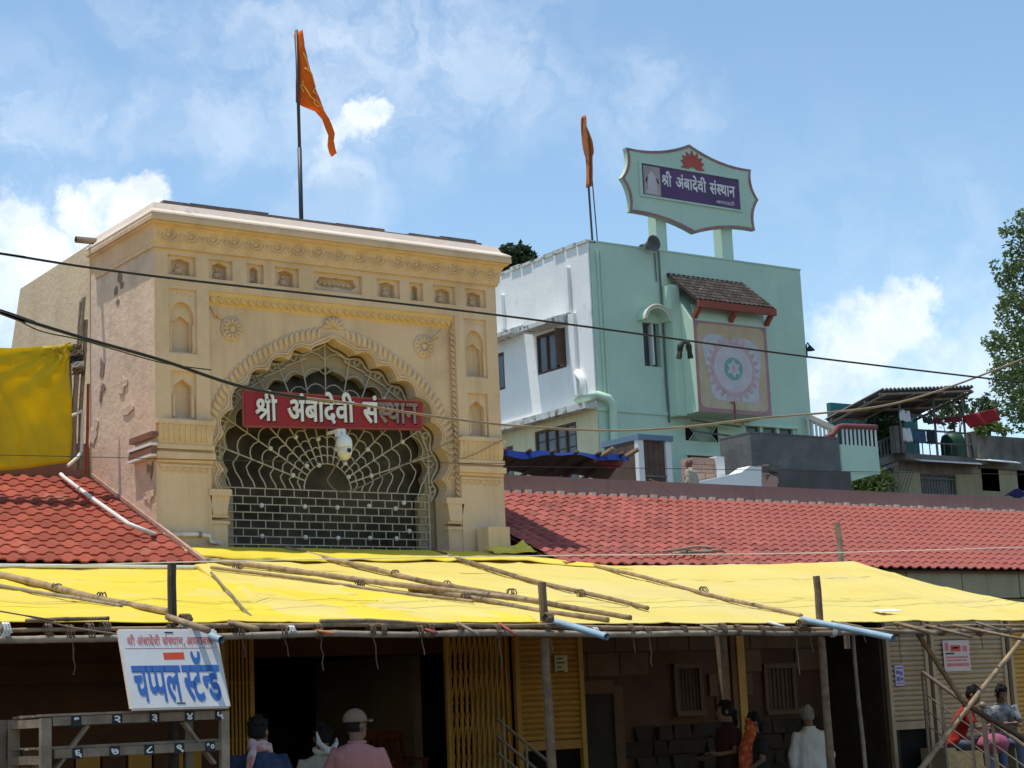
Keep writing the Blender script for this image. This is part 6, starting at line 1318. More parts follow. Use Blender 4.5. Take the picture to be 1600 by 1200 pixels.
for gi, nb in ((g1, 12), (g2, 3), (g3, 3)):
    w = MB().box((gi[0], HY+.2, gi[1]), (gi[2], HY+.22, gi[3])).build('window', PANE if nb > 5 else DARK, hs)
    for k in range(nb+1): x = gi[0]+(gi[2]-gi[0])*k/nb; MB().box((x-.025, HY+.05, gi[1]), (x+.025, HY+.09, gi[3])).build('bar', GREY if nb > 5 else WINWOOD, w)
    for z in (gi[1]+.02, gi[3]-.06, gi[1]+(gi[3]-gi[1])*.72): MB().box((gi[0], HY+.03, z), (gi[2], HY+.048, z+.05)).build('frame', GREY if nb > 5 else WINWOOD, w)
MB().box((onY(1395, 722, HY).x, HY-.6, gw[3]+.0), (onY(1523, 722, HY).x, HY+3.5, gw[3]+.22)).build('terrace_slab', DIRTYCONC, hs)
aw = onY(1414, 716, HY-.2); ab = onY(1516, 716, HY-.2)
MB().prism([(aw.x, HY-.02, aw.z+.06), (ab.x, HY-.02, aw.z+.06), (ab.x-.15, HY-.85, aw.z-.18), (aw.x+.1, HY-.85, aw.z-.18)], (0, 0, .03)).build('awning', WHITEP, hs)
aw = onY(1508, 716, HY-.2); ab = onY(1578, 722, HY-.2)
MB().prism([(aw.x, HY-.02, aw.z+.04), (ab.x, HY-.02, aw.z+.04), (ab.x, HY-.7, aw.z-.16), (aw.x+.1, HY-.75, aw.z-.14)], (0, 0, .03)).build('awning', WHITEP, hs)
uw = hz(1522, 680, 1700, 716); MB().box((uw[0], HY-.15, gw[3]-.06), (uw[2], HY+.2, uw[3])).build('parapet', DIRTYCONC, hs)
zt = gw[3]+.22
for px_ in (1398, 1408, 1518):
    x = onY(px_, 690, HY-.5).x; MB().box((x, HY-.55, zt), (x+.22, HY-.3, zt+.95)).build('pillar', DIRTYCONC, hs)
xa, xb = onY(1408, 690, HY-.5).x, onY(1520, 690, HY-.5).x
for dz in (.45, .88): MB().tube([(xa, HY-.45, zt+dz), (xb, HY-.45, zt+dz)], .035, 6).build('rail', GREY, hs)
for k in range(1, 10): x = xa+(xb-xa)*k/10; MB().tube([(x, HY-.45, zt), (x, HY-.45, zt+.45)], .022, 5).build('baluster', GREY, hs)
la, lb_ = onY(1372, 712, HY), onY(1398, 700, HY)
for k in range(6): p = la.lerp(lb_, k/5); MB().tube([p+Vector((0, 0, -.35)), p+Vector((0, 0, .45))], .03, 5).build('baluster', GREY, hs)
for dz in (-.35, .45): MB().tube([la+Vector((0, 0, dz)), lb_+Vector((0, 0, dz))], .035, 5).build('rail', GREY, hs)
MB().bar(onY(1368, 725, HY), onY(1402, 712, HY), .3, .25).build('stair_beam', DIRTYCONC, hs)
MB().bar(onY(1380, 732, HY-.2), onY(1402, 724, HY-.2), .12, .12).build('pale_beam', GREY, hs)
P1, P2, P3 = onY(1288, 656, 46), onY(1378, 608, 42.6), onY(1522, 603, 42.6)
def cor(u, v): p = P1.lerp(P2, v)+(P3-P2)*u; p.z += .05*math.sin(u*150); return p
o = MB().grid(cor, 140, 4).build('sheet_roof', SHEET, hs); o.modifiers.new('t', 'SOLIDIFY').thickness = .012
for v_ in (.12, .4, .7, .95): a = P1.lerp(P2, v_); MB().tube([a+Vector((0, 0, -.12)), a+(P3-P2)+Vector((0, 0, -.12))], .05, 6).build('purlin', STEEL, hs)
for u in (.02, .33, .66, .98): a = P1+(P3-P2)*u; b = P2+(P3-P2)*u; MB().tube([a+Vector((0, 0, -.2)), b+Vector((0, 0, -.2))], .05, 6).build('rafter', STEEL, hs)
for px_, y0_ in ((1404, 624), (1457, 618), (1502, 612)): p = onY(px_, y0_, 43.4); MB().tube([p, (p.x, p.y, zt)], .045, 7).build('post', GREY, hs)
TEAL = mat('teal_wall', (.045, .20, .20), (.06, .16, .15), 1, .9, .2, dirt=(.04, .06, .04), dscale=.8)
a, b = onY(1300, 664, 46.6), onY(1432, 640, 46.6); MB().box((a.x, 46.6, 8.5), (b.x, 46.8, b.z)).build('upper_wall', TEAL, hs)
lp = [onY(1396, 764, 43.6), onY(1378, 745, 43.6)]
for k in range(-4, 7):
    for s in (1, -1):
        x = lp[1].x+k*.16; MB().bar((x, 43.6+.01*s, 8.2), (x+s*.7, 43.6+.01*s, 9.4), .03, .01, (0, 1, 0)).build('lattice_bar', GREY, hs)
# laundry
ln_ = [onY(1400, 640, 43.2), onY(1440, 651, 43.2), onY(1475, 652, 43.2), onY(1503, 650, 43.2), onY(1562, 638, 43.2)]
tag(MB().tube(ln_, .012, 5).build('clothes_line', GREY, None, loc=ln_[0]), 'thin clothes line strung across the terrace of the weathered house', 'line')
def garment(label, px, m, cat='laundry', amp=.05, Y=43.2):
    P = [onY(*q, Y) for q in px]
    def fn(u, v): p = P[3].lerp(P[2], u).lerp(P[0].lerp(P[1], u), v); p.y += amp*math.sin(u*12+v*2); p.z += .02*math.sin(u*9)*(1-v); return p
    o = MB().grid(fn, 14, 6).build('garment', m, None, True, loc=P[0]); o.modifiers.new('t', 'SOLIDIFY').thickness = .015
    tag(o, label, cat, 'laundry on the terrace')
WC = mat('white_cloth', (.72, .72, .72), (.62, .63, .66), 3, .9, .1); DC = mat('dark_cloth', (.03, .033, .045), (.05, .05, .06), 3, .9, .1); MC = mat('maroon_cloth', (.14, .022, .035), (.10, .02, .03), 3, .9, .1)
RC = mat('red_cloth', (.40, .035, .04), (.33, .03, .035), 2, .9, .1, trans=.2); BC = mat('blue_cloth', (.07, .12, .22), (.05, .09, .17), 3, .9, .1)
garment('white towel hanging left on the terrace clothes line', [(1407, 640), (1423, 643), (1423, 660), (1407, 657)], WC)
garment('dark shorts hanging on the terrace clothes line', [(1443, 651), (1458, 653), (1457, 664), (1444, 661)], DC)
garment('small maroon garment beside the dark shorts on the line', [(1459, 653), (1471, 654), (1470, 662), (1461, 663)], MC)
garment('long maroon towel hanging between two terrace posts', [(1477, 652), (1504, 650), (1504, 659), (1478, 661)], MC)
garment('big red cloth draped at the right end of the terrace', [(1507, 649), (1560, 637), (1562, 656), (1518, 670)], RC, amp=.12)
garment('white shirt drying on the terrace railing', [(1409, 669), (1424, 669), (1426, 691), (1411, 690)], WC, Y=43.4)
garment('blue jeans drying on the terrace railing', [(1429, 674), (1448, 672), (1447, 692), (1431, 692)], BC, Y=43.4)
garment('dark cloth drying right of the blue jeans on the railing', [(1449, 671), (1462, 672), (1461, 694), (1450, 694)], DC, Y=43.4)
q = onY(1487, 672, 44.6); dm = thing('drum', 'dark green round-topped water drum on the terrace', 'drum', (q.x, q.y, zt)); MB().lathe([(.42, 0), (.45, .1), (.45, .75), (.38, .98), (.2, 1.08), (.02, 1.1)], (q.x, q.y, zt), 18).build('shell', mat('dark_green_plastic', (.03, .09, .05), (.025, .07, .04), 2, .5, 0), dm, True)
MB().lathe([(.14, 1.085), (.14, 1.15), (.02, 1.16)], (q.x, q.y, zt), 12).build('lid', BLACK, dm)
q = onY(1592, 776, 40); o = MB().grid(lambda u, v: q+Vector((-.3+2.5*u, .4*v, .18*math.sin(u*5+1)*(1-v)+.05*math.sin(u*17)+.05)), 20, 4).build('tarpaulin', BT, None, True, loc=q); o.modifiers.new('t', 'SOLIDIFY').thickness = .01; tag(o, 'small blue tarpaulin poking up behind the parapet at the right edge', 'tarpaulin')
# ------------------------------------------------------------------ trees and shrubs
def leaves(blobs, n, size, seed, squash=.8):
    rng = random.Random(seed); mb = MB(); V = []; F = []
    tot = sum(r**2 for _, r in blobs)
    for c, r in blobs:
        for _ in range(int(n*r*r/tot)):
            d = Vector((rng.gauss(0, 1), rng.gauss(0, 1), rng.gauss(0, 1))).normalized()
            p = Vector(c)+d*r*(rng.random()**.45)*Vector((1, 1, squash)).length/1.63
            if noise.noise(p*(1.5/max(r, .3)**.7)+Vector((seed, 0, 0))) < -.06: continue
            s = size*rng.uniform(.6, 1.3); a = Vector((rng.gauss(0, 1), rng.gauss(0, 1), rng.gauss(0, .6))).normalized(); b = a.orthogonal().normalized()
            b = (b*math.cos(rng.random()*6)+a.cross(b)*math.sin(rng.random()*6)).normalized()
            t = a.cross(b)*s*.12
            o = len(V); V += [p-a*s, p+b*s*.45+t, p+a*s, p-b*s*.45+t]; F.append((o, o+1, o+2, o+3))
    mb.v = [tuple(v_) for v_ in V]; mb.f = F; return mb
def tree(name, label, base, top, blobs, n, size, m, seed, r=.25, cat='tree', limbs=True):
    t = thing(name, label, cat, base); base = Vector(base); top = Vector(top)
    tr = MB().tube([base, base.lerp(top, .4)+Vector((.15, .1, 0)), base.lerp(top, .75)+Vector((-.1, 0, 0)), top], [r, r*.8, r*.5, r*.2], 8).build('trunk', BARK, t, True)
    if limbs:
        for k, (c, rr_) in enumerate(blobs[::2]):
            c = Vector(c); s = base.lerp(top, .45+.4*(k % 4)/4); MB().tube([s, s.lerp(c, .5)+Vector((0, 0, .15*rr_)), c], [r*.4, r*.22, r*.07], 6).build('limb', BARK, t, True)
    leaves(blobs, n, size, seed).build('crown', m, t, fix=False); return t
def bl(lst, Y, k): return [(onY(x, y, Y+random.uniform(-1, 1)*k), r) for x, y, r in lst]
random.seed(5)
Yt = 52; B_ = bl([(1590, 380, .85), (1580, 362, .6), (1572, 420, .8), (1600, 430, 1.2), (1566, 440, .45), (1590, 490, 1.1), (1578, 470, .6), (1605, 540, 1.6), (1568, 540, .9), (1552, 535, .55), (1590, 590, 1.4), (1575, 575, .8), (1560, 573, .4), (1580, 620, 1.0), (1605, 640, 1.5), (1640, 480, 2.4), (1640, 380, 1.8), (1640, 590, 2.4), (1615, 345, .8), (1598, 338, .4), (1700, 500, 3.2)], Yt, 1.0)
tree('tree', 'tall leafy green tree at the right edge behind the red cloth', (onY(1650, 640, Yt).x, Yt, 6.2), onY(1635, 390, Yt), B_, 24000, .125, LEAF, 3, .32)
tree('tree', 'small dark tree top showing between the gatehouse and the white flank', (onY(806, 500, 60).x, 60, 6.2), onY(806, 400, 60), bl([(795, 405, .6), (806, 398, .7), (818, 404, .55), (800, 420, .7), (822, 415, .4), (812, 425, .8), (790, 415, .4), (804, 392, .35)], 60, .4), 1500, .19, LEAFD, 4, .2)
tree('tree', 'thin distant tree seen under the corrugated roof beyond the clothes line', (onY(1490, 760, 70).x, 70, 6.2), onY(1490, 630, 70), bl([(1470, 640, .9), (1488, 628, 1.0), (1500, 640, .9), (1480, 650, .8), (1505, 622, .6)], 70, .6), 700, .24, LEAFD, 8, .18)
tree('tree', 'distant low tree top left of the big red cloth', (onY(1530, 760, 72).x, 72, 6.2), onY(1532, 640, 72), bl([(1535, 640, .8), (1545, 632, .7), (1525, 648, .7), (1550, 645, .8)], 72, .6), 500, .24, LEAFD, 9, .15)
tree('shrub', 'leafy green shrub below the mint green stair landing', onY(1352, 790, 42.5), onY(1354, 748, 42.5), bl([(1338, 756, .5), (1352, 750, .6), (1368, 754, .6), (1382, 760, .5), (1360, 765, .7), (1340, 768, .5)], 42.3, .3), 1600, .12, LEAFY, 10, .05, 'shrub')
tree('creeper', 'dark creeper hanging under the corrugated roof beside the teal wall', onY(1384, 720, 45.5), onY(1378, 665, 45.5), bl([(1370, 664, .5), (1383, 672, .6), (1372, 690, .5), (1392, 685, .5), (1382, 700, .5), (1400, 672, .4)], 45.4, .2), 1300, .13, LEAFD, 11, .05, 'plant')
q = onY(1547, 682, 43.9)
tree('potted_plant', 'yellow green plant on the house parapet below the red cloth', q, q+Vector((0, 0, .5)), bl([(1540, 668, .4), (1550, 663, .42), (1560, 670, .35), (1534, 674, .3)], 43.9, .1), 700, .13, LEAFY, 12, .04, 'plant')
# ------------------------------------------------------------------ people
TMP = bpy.data.scenes.new('workbench')     # a bare scene so that shaping one figure does not re-evaluate everything
def bake(mb, name, m, parent, voxel=.012, wrinkle=0, seed=0, it=1):
    base = wloc(parent)
    me = mb.mesh(name, m, base, True); o = bpy.data.objects.new(name, me); TMP.collection.objects.link(o)
    md = o.modifiers.new('r', 'REMESH'); md.mode = 'VOXEL'; md.voxel_size = voxel
    sm = o.modifiers.new('s', 'SMOOTH'); sm.iterations = it; sm.factor = .5
    vl = TMP.view_layers[0]; vl.update(); ev = o.evaluated_get(vl.depsgraph); n = bpy.data.meshes.new_from_object(ev)
    TMP.collection.objects.unlink(o); C.objects.link(o); o.modifiers.clear(); o.data = n; bpy.data.meshes.remove(me); n.name = name
    if not n.materials: n.materials.append(m)
    if wrinkle:
        for v in n.vertices:
            p = v.co+Vector((seed, 0, 0)); w = noise.noise(Vector((p.x*7+p.z*3, p.y*7, p.z*5-p.x*2)))*.7+noise.noise(Vector((p.x*22, p.y*22, p.z*11)))*.35
            v.co += v.normal*wrinkle*w
    n.polygons.foreach_set('use_smooth', [True]*len(n.polygons)); o.parent = parent; return o
def loft(mb, rings, n=20):         # rings: (centre, half width, half depth, facing angle)
    v = []
    for c, a, b, th in rings:
        c = Vector(c); ca, sa = math.cos(th), math.sin(th)
        for j in range(n):
            t = 2*PI*j/n; x = a*math.copysign(abs(math.cos(t))**.8, math.cos(t)); y = b*math.copysign(abs(math.sin(t))**.8, math.sin(t))
            v.append(c+Vector((x*ca-y*sa, x*sa+y*ca, 0)))
    k = len(rings)
    f = [(i*n+j, i*n+(j+1) % n, (i+1)*n+(j+1) % n, (i+1)*n+j) for i in range(k-1) for j in range(n)]+[tuple(range(n))[::-1], tuple((k-1)*n+j for j in range(n))]
    mb.add(v, f)
SKIN = mat('brown_skin', (.20, .105, .065), (.17, .085, .052), 6, .6, .1, 60, spec=.35)
EYEW = mat('eye_white', (.30, .27, .24), (.25, .22, .2), 9, .4, 0)
HAIRB = mat('black_hair', (.012, .010, .009), (.02, .017, .015), 30, .8, .5, 90, spec=.12); HAIRG = mat('grey_hair', (.30, .28, .25), (.20, .18, .16), 25, .8, .5, 80)
def person(label, pos, yaw_, H, joints, shirt=None, trouser=None, hair='short', head_yaw=0.0, head_tilt=0.0, sleeve=1.0, hem=.80, stout=1.0, hands=True, seated=False, skirt=None, hairmat=None):
    """+y is the way the body faces before the turn by yaw_; joints override the standing pose (metres for a 1.70 m figure)"""
    pos = Vector(pos); k = H/1.70; M = Matrix.Rotation(yaw_, 3, 'Z')
    root = thing('person', label, 'person', pos)
    J = dict(pel=(0, 0, .94), chest=(0, -.01, 1.26), neck=(0, -.02, 1.44), head=(0, .015, 1.585),
             shL=(-.172, -.02, 1.36), elL=(-.235, -.05, 1.11), wrL=(-.235, .04, .87), haL=(-.23, .07, .79), shR=(.172, -.02, 1.36), elR=(.235, -.05, 1.11), wrR=(.235, .04, .87), haR=(.23, .07, .79),
             hiL=(-.09, 0, .92), knL=(-.10, .02, .50), anL=(-.10, -.02, .085), toL=(-.12, .15, .035), hiR=(.09, 0, .92), knR=(.10, .02, .50), anR=(.10, -.02, .085), toR=(.12, .15, .035))
    J.update(joints or {})
    P = {n: pos+M@(Vector(v)*k) for n, v in J.items()}; W = lambda v: pos+M@(Vector(v)*k)
    up = (P['neck']-P['pel']); th = yaw_
    def torso(mb, e, z0=None, top=True):
        a, b, c = P['pel'], P['chest'], P['neck']; s = stout*k
        R = [(a+(a-b)*.10, .165*s+e, .115*s+e, th), (a+(b-a)*.15, .17*s+e, .118*s+e, th), (a.lerp(b, .55), .155*s+e, .108*s+e, th), (b, .178*s+e, .118*s+e, th), (b.lerp(c, .45), .185*s+e, .108*s+e, th), (b.lerp(c, .70), .150*s+e, .088*s+e, th), (b.lerp(c, .86), .105*s+e, .072*s+e, th), (b.lerp(c, .96), .070*s+e, .062*s+e, th)]
        if top: R.append((c+(c-b)*.10, .058*k+e*.6, .058*k+e*.6, th))
        loft(mb, R)
    def limb(mb, ids, rs, e=0): mb.tube([P[i] for i in ids], [r*k+e for r in rs], 10)
    b = MB(); torso(b, 0)
    hd = Matrix.Rotation(yaw_+head_yaw, 3, 'Z')@Matrix.Rotation(head_tilt, 3, 'X'); hc = P['head']
    HW = lambda v: hc+hd@(Vector(v)*k)
    b.tube([P['neck']+(P['chest']-P['neck'])*.15, HW((0, -.02, -.05))], [.058*k, .054*k], 10)
    sk = MB().sphere((0, 0, 0), 1, 16, 12); b.add([HW((x*.074, y*.092-.008, z*.108+.012)) for x, y, z in sk.v], sk.f)
    b.add([HW((x*.056, y*.062+.034, z*.072-.058)) for x, y, z in sk.v], sk.f)              # jaw
    b.tube([HW((0, .082, .015)), HW((0, .103, -.022)), HW((0, .088, -.038))], [.010*k, .016*k, .012*k], 7)   # nose
    b.tube([HW((-.022, .084, -.062)), HW((0, .093, -.060)), HW((.022, .084, -.062))], [.007*k, .010*k, .007*k], 6)
    for s in (-1, 1): b.add([HW((x*.012+s*.078, y*.024-.004, z*.034-.005)) for x, y, z in sk.v], sk.f)
    for s in 'LR':
        limb(b, ('sh'+s, 'el'+s, 'wr'+s), (.050, .040, .027))
        w, h = P['wr'+s], P['ha'+s]; d = (h-w).normalized(); side = d.cross(Vector((0, 0, 1))) if abs(d.z) < .9 else M@Vector((0, 1, 0)); side.normalize()
        nrm = d.cross(side).normalized(); b.tube([w, w.lerp(h, .6), h], [.026*k, .034*k, .036*k], 8)
        for q in range(4):
            o = side*(q-1.5)*.019*k; L = (.062, .074, .070, .055)[q]*k
            b.tube([h-d*.02+o, h+d*L*.5+o*1.1+nrm*.004, h+d*L+o*1.15+nrm*.022*k], [.0105*k, .0098*k, .0085*k], 6)
        b.tube([w.lerp(h, .35)-side*.02*k, h-side*.052*k, h-side*.058*k+d*.03*k], [.013*k, .011*k, .009*k], 6)
        limb(b, ('hi'+s, 'kn'+s, 'an'+s), (.082, .056, .040)); b.tube([P['an'+s]+(P['an'+s]-P['to'+s])*.25, P['an'+s], P['to'+s]], [.036*k, .042*k, .032*k], 8)
    body = bake(b, 'body', SKIN, root, .012)
    for s in (-1, 1):
        e = MB(); e.sphere(HW((s*.030, .076, .012)), .0105*k, 8, 6); e.build('eye', EYEW, root, True)
        e = MB(); e.sphere(HW((s*.030, .0865, .012)), .0055*k, 6, 4); e.build('pupil', BLACK, root)
    if trouser:
        b = MB()
        loft(b, [(P['pel']+Vector((0, 0, .06*k)), .165*k*stout, .12*k*stout, th), (P['pel']+Vector((0, 0, -.06*k)), .172*k*stout, .125*k*stout, th)])
        for s in 'LR': limb(b, ('hi'+s, 'kn'+s), (.095, .074)); b.tube([P['kn'+s], P['kn'+s].lerp(P['an'+s], .92)], [.074*k, .060*k], 10)
        bake(b, 'trousers', trouser, root, .019, .008, 3)
    if skirt:
        b = MB(); loft(b, [(P['pel']+Vector((0, 0, .1*k)), .165*k, .125*k, th), (P['pel']+Vector((0, 0, -.2*k)), .20*k, .16*k, th), (pos+Vector((0, 0, .05)), .27*k, .23*k, th)])
        bake(b, 'skirt', skirt, root, .016, .014, 5)
    if shirt:
        b = MB(); torso(b, .020, top=False)
        if not seated and hem < .94: loft(b, [(P['pel']+Vector((0, 0, .05*k)), .185*k*stout, .135*k*stout, th), (W((0, 0, hem)), .195*k*stout, .15*k*stout, th)])
        c0 = P['neck']; b.tube([c0+(P['chest']-c0)*.22, c0+Vector((0, 0, .022*k))], [.088*k, .066*k], 14)
        for s in 'LR':
            ids = ['sh'+s, 'el'+s]; b.tube([P['sh'+s].lerp(P['chest'], .25), P['sh'+s], P['sh'+s].lerp(P['el'+s], .5), P['el'+s]] if sleeve >= .9 else [P['sh'+s].lerp(P['chest'], .25), P['sh'+s], P['sh'+s].lerp(P['el'+s], .75)], [.075*k, .074*k, .066*k, .058*k] if sleeve >= .9 else [.075*k, .075*k, .068*k], 10)
            if sleeve >= .9: b.tube([P['el'+s], P['el'+s].lerp(P['wr'+s], .93 if sleeve >= 1 else .3)], [.058*k, .045*k], 10)
        bake(b, 'shirt', shirt, root, .014, .022, len(label) % 17)
        cl = MB(); n = 18
        for zz, rr in ((0, .071), (.020, .070), (.036, .064)): pass
        pr = [(c0+Vector((0, 0, .010*k))+M@Vector((.070*k*math.cos(2*PI*j/n), .068*k*math.sin(2*PI*j/n), 0))) for j in range(n)]
        cl.tube(pr, .014*k, 6, close=True); cl.build('collar', shirt, root, True)
    hm = hairmat or HAIRB
    if hair in ('short', 'grey', 'bun', 'cropped'):
        b = MB(); rng = random.Random(len(label))
        hs_ = .94 if hair == 'cropped' else 1.0
        b.add([HW((x*.083*hs_, y*.098*hs_-.014, z*.104*hs_**2+.028 if z > -.25 else -.006+z*.06)) for x, y, z in sk.v], sk.f)
        b2 = [(x, y, z) for x, y, z in b.v]
        for q in range(0 if hair == 'cropped' else 26):
            a = rng.uniform(0, 2*PI); e = rng.uniform(.2, 1.4); d = Vector((math.cos(a)*math.cos(e)*.084, math.sin(a)*math.cos(e)*.096-.016, math.sin(e)*.104+.032))
            if d.y > .05 and d.z < .09: continue
            c_ = HW(d); b.sphere(c_, rng.uniform(.012, .022)*k, 6, 4)
        if hair == 'bun': b.sphere(HW((0, -.125, -.02)), .045*k, 10, 7); b.tube([HW((0, -.12, -.04)), HW((0, -.14, -.12)), HW((.01, -.13, -.22))], [.034*k, .03*k, .014*k], 8)
        # keep the face clear
        o = bake(b, 'hair', hm, root, .008, .006, 2, 1)
        inv = hd.inverted(); dele = []
        bm = bmesh.new(); bm.from_mesh(o.data); base = wloc(root)
        for v in bm.verts:
            l = inv@((v.co+base)-hc)/k
            if l.y > .055 and l.z < .062: v.co = (hc+hd@(Vector((l.x*.75, .045, max(l.z, -.02)))*k))-base
        bm.to_mesh(o.data); bm.free()
    return root, P, HW, hc, hd, k
DENIM = mat('dark_denim', (.030, .052, .105), (.016, .028, .060), 7, .9, .4, 60); PINKSH = mat('pink_shirt', (.46, .20, .18), (.40, .165, .155), 4, .9, .2, 60, dirt=(.20, .06, .06), dscale=16, dlo=.68, dhi=.72)
BEIGE = mat('beige_cloth', (.48, .42, .33), (.42, .36, .28), 4, .9, .2, 60); WKURTA = mat('white_kurta', (.66, .62, .58), (.58, .54, .50), 4, .9, .2, 60)
DKDRESS = mat('dark_dress', (.050, .016, .014), (.035, .012, .012), 5, .9, .2); BLKDRESS = mat('black_dress', (.016, .014, .015), (.022, .02, .02), 5, .9, .2)
OSCARF = mat('orange_red_scarf', (.52, .09, .03), (.36, .03, .02), 16, .85, .3, dirt=(.62, .26, .06), dscale=14, dlo=.5, dhi=.65)
REDSH = mat('red_shirt', (.40, .025, .018), (.33, .02, .015), 3, .85, .2); PRINTSH = mat('grey_printed_shirt', (.36, .37, .38), (.05, .06, .07), 11, .85, .1)
JEANS = mat('blue_jeans', (.13, .17, .24), (.09, .12, .18), 5, .9, .3); CAPM = mat('tan_cap', (.23, .155, .10), (.19, .13, .085), 5, .8, .2); SCARF = mat('striped_scarf', (.62, .50, .48), (.36, .12, .10), 13, .85, .2)
DKT = mat('dark_trousers', (.04, .04, .05), (.03, .03, .035), 4, .9, .2)
def at_head(px, py, Y, H):   # foot point for a standing figure whose head top shows at this pixel
    p = onY(px, py, Y); return Vector((p.x, Y, 0)), p.z
yawcam = -R_(31)
# man in denim with a scarf
f, top = at_head(404, 1117, 13.55, 1.7)
r, P, HW, hc, hd, k = person('man in dark denim shirt with a pale scarf round his neck beside the shoe rack', f, R_(-20), top*1.70/1.725, dict(elL=(-.27, .02, 1.12), wrL=(-.2, .18, 1.0), haL=(-.17, .25, .98), elR=(.27, .02, 1.12), wrR=(.2, .18, 1.0), haR=(.17, .25, .98)), DENIM, DKT, 'short', R_(-38))
b = MB(); n = 20
for ring, (z, rr, t) in enumerate(((.03, .082, .030), (.065, .078, .026))):
    b.tube([P['neck']+Vector((rr*k*math.cos(2*PI*j/n), rr*k*math.sin(2*PI*j/n)-.005, (z-.02)*k+.012*math.sin(j*1.3+ring)-.02*math.cos(2*PI*j/n))) for j in range(n)], t*k, 7, close=True)
q = P['neck']; b.tube([q+Vector((-.07, -.05, .03)), q+Vector((-.13, -.10, -.06)), q+Vector((-.16, -.10, -.20))], [.03, .035, .02], 7)
bake(b, 'scarf', SCARF, r, .010, .006, 4)
# figure with a white cloth tied behind the neck
f, top = at_head(503, 1130, 14.2, 1.6)
r, P, HW, hc, hd, k = person('person in beige shirt with a white cloth knotted behind the neck', f, R_(-25), top*1.70/1.725, dict(), BEIGE, DKT, 'short', R_(15), R_(-6))
b = MB(); b.tube([P['neck']+Vector((.075*k*math.cos(2*PI*j/16), .075*k*math.sin(2*PI*j/16), .035*k+.02*math.sin(2*PI*j/16))) for j in range(16)], .026*k, 7, close=True)
b.tube([P['neck']+Vector((-.03, -.10, .05)), P['neck']+Vector((-.09, -.10, .10)), P['neck']+Vector((-.10, -.08, .20))], [.03, .026, .006], 6); b.tube([P['neck']+Vector((-.0, -.10, .05)), P['neck']+Vector((-.02, -.13, .0))], [.04, .03], 6); b.tube([P['neck']+Vector((.06, -.08, .05)), P['neck']+Vector((.11, -.05, .09)), P['neck']+Vector((.12, -.03, .14))], [.028, .022, .005], 6)
bake(b, 'neck_cloth', WKURTA, r, .010, .006, 4)
# man with the cap
f, top = at_head(556, 1105, 13.5, 1.7)
r, P, HW, hc, hd, k = person('man in faded pink shirt wearing a tan cap with brim to the right', f, R_(-28), (top-.015)*1.70/1.725, dict(elL=(-.27, .0, 1.12), elR=(.27, .0, 1.12), wrL=(-.23, .16, .92), haL=(-.2, .23, .88), wrR=(.23, .16, .92), haR=(.2, .23, .88)), PINKSH, DKT, 'cropped', R_(-50), stout=1.1)
b = MB(); sk = MB().sphere((0, 0, 0), 1, 18, 12); b.add([HW((x*.097, y*.114-.014, max(z, -.12)*.104+.044)) for x, y, z in sk.v], sk.f)
bake(b, 'cap', CAPM, r, .008, .003, 1)
b = MB(); b.prism([HW((.078*math.cos(t), .080+.090*math.sin(t), .040+.006*math.sin(t)-.012*abs(math.cos(t)))) for t in [PI*j/12 for j in range(13)]], hd@Vector((0, 0, .010))); b.build('brim', CAPM, r)
# two women
f, top = at_head(1132, 1093, 16, 1.65)
r, P, HW, hc, hd, k = person('woman in dark dress facing left with her forearm held out', f, R_(75), top*1.70/1.725, dict(elL=(-.23, .02, 1.12), wrL=(-.20, .24, 1.10), haL=(-.19, .32, 1.12), elR=(.22, .02, 1.10), wrR=(.17, .22, 1.04), haR=(.15, .29, 1.06)), DKDRESS, None, 'bun', R_(-5), sleeve=.5, skirt=DKDRESS, stout=.92)
f, top = at_head(1176, 1112, 15.6, 1.6)
r, P, HW, hc, hd, k = person('woman in black dress with an orange red scarf over her face and shoulder', f, R_(80), top*1.70/1.725, dict(elL=(-.22, .04, 1.12), wrL=(-.10, .18, 1.0), haL=(-.06, .24, .98), elR=(.22, .04, 1.12), wrR=(.10, .18, 1.0), haR=(.06, .24, .98)), BLKDRESS, None, 'bun', 0, sleeve=.5, skirt=BLKDRESS, stout=.92)
b = MB(); b.add([HW((x*.080, y*.080+.038, z*.055-.058)) for x, y, z in sk.v], sk.f)
b.tube([HW((0, .05, -.10)), P['neck']+(HW((0, .10, -.2))-HW((0, 0, -.1)))*.6, P['chest']+(HW((0, .16, 0))-HW((0, 0, 0)))*.9, P['pel']+(HW((-.02, .17, 0))-HW((0, 0, 0)))], [.07, .10, .09, .08], 10)
b.tube([HW((.06, .03, -.02)), HW((.0, .09, .06)), HW((-.06, .03, -.02))], .03, 7)
bake(b, 'scarf', OSCARF, r, .011, .012, 6)
# man in white
f, top = at_head(1261, 1102, 15.6, 1.6)
r, P, HW, hc, hd, k = person('grey haired man in long white shirt standing with his back turned', f, R_(-22), top*1.70/1.725, dict(elL=(-.255, -.03, 1.10), elR=(.255, -.03, 1.10)), WKURTA, WKURTA, 'grey', R_(-18), 0, hem=.55, stout=1.0, hairmat=HAIRG)
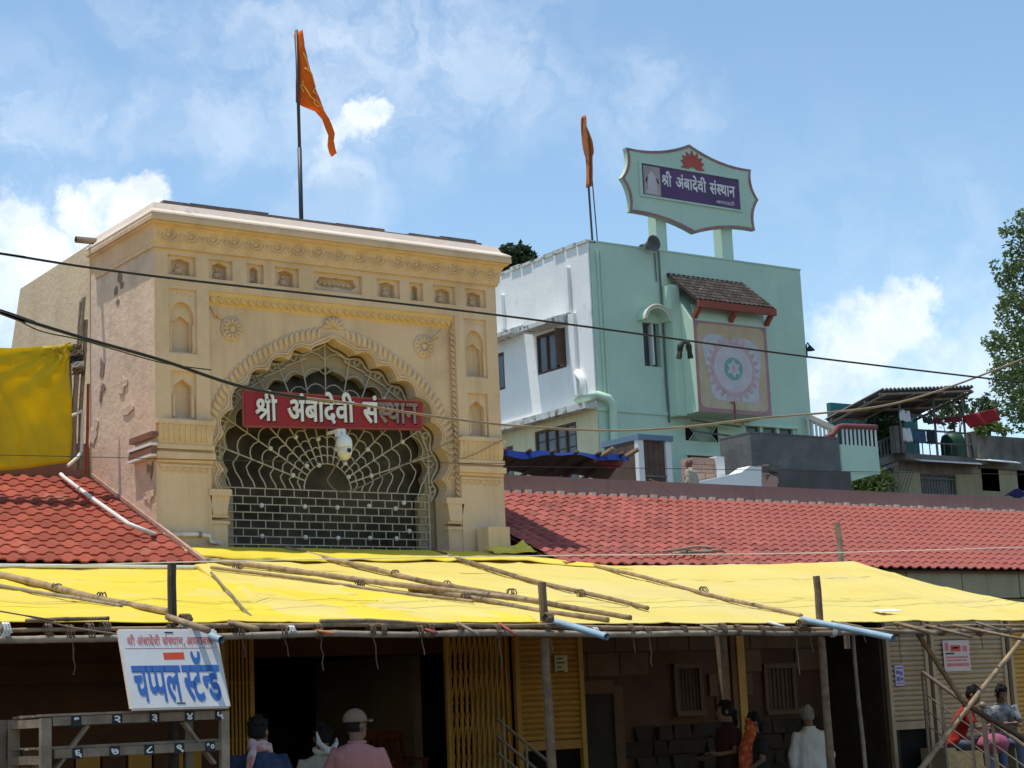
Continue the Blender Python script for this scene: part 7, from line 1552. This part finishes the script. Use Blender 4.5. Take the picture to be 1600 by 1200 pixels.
# two seated men on the steps
def seat_pose(fwd=.40, lean=.10):
    z = .50
    return dict(pel=(0, 0, z+.06), chest=(0, lean, z+.36), neck=(0, lean*1.6, z+.54), head=(0, lean*2.2, z+.685), shL=(-.18, lean*1.4, z+.49), shR=(.18, lean*1.4, z+.49), elL=(-.23, lean+.14, z+.25), elR=(.23, lean+.14, z+.25), wrL=(-.12, lean+.33, z+.26), wrR=(.10, lean+.33, z+.26), haL=(-.06, lean+.39, z+.29), haR=(.04, lean+.39, z+.29),
                hiL=(-.09, .03, z+.04), hiR=(.09, .03, z+.04), knL=(-.13, fwd+.02, z+.03), knR=(.13, fwd+.02, z+.03), anL=(-.13, fwd+.06, .085), anR=(.13, fwd+.02, .085), toL=(-.14, fwd+.22, .035), toR=(.14, fwd+.18, .035))
q = onY(1494, 1150, 17.35)
r, *_ = person('man in red shirt and jeans sitting hunched on the shop steps', (q.x, 17.4, .40), R_(-140), 1.70, seat_pose(.42, .14), REDSH, JEANS, 'short', R_(-10), R_(-25), sleeve=.5, seated=True)
q = onY(1566, 1150, 17.3)
r, P, HW, hc, hd, k = person('man in grey printed shirt sitting on the shop steps bent over a phone', (q.x, 17.35, .40), R_(150), 1.70, seat_pose(.42, .10), PRINTSH, JEANS, 'short', R_(5), R_(-28), sleeve=.5, seated=True)
c = P['haL'].lerp(P['haR'], .5)+Vector((0, 0, .05)); ph = MB().bar(c+Vector((0, 0, -.07)), c+Vector((0, .03, .07)), .07, .01).build('phone', BLACK, None, loc=c); tag(ph, 'black phone held by the seated man in the printed shirt', 'phone')
b_ = onY(1550, 1162, 16.95); bag = MB(); bag.add([b_+Vector((x*.26, y*.2, z*.14)) for x, y, z in sk.v], sk.f); bag.tube([b_+Vector((-.12, 0, .1)), b_+Vector((-.08, 0, .2)), b_+Vector((.08, 0, .2)), b_+Vector((.12, 0, .1))], .015, 6)
bg = thing('cloth_bag', 'dull pink cloth bag lying between the two seated men', 'bag', b_); bake(bag, 'bag', mat('pink_bag', (.36, .10, .16), (.28, .07, .12), 6, .85, .3), bg, .014, .012, 2)
# a man looking over the roof beside the brick stub
f, top = at_head(1077, 715, 36.2, 1.7)
r, *_ = person('bald man half hidden behind the pinkish brick stub on the roof', (f.x, 36.2, 6.25), R_(20), (top-6.25)*1.70/1.725, dict(), BEIGE, DKT, 'none', R_(20))

bpy.data.scenes.remove(TMP)
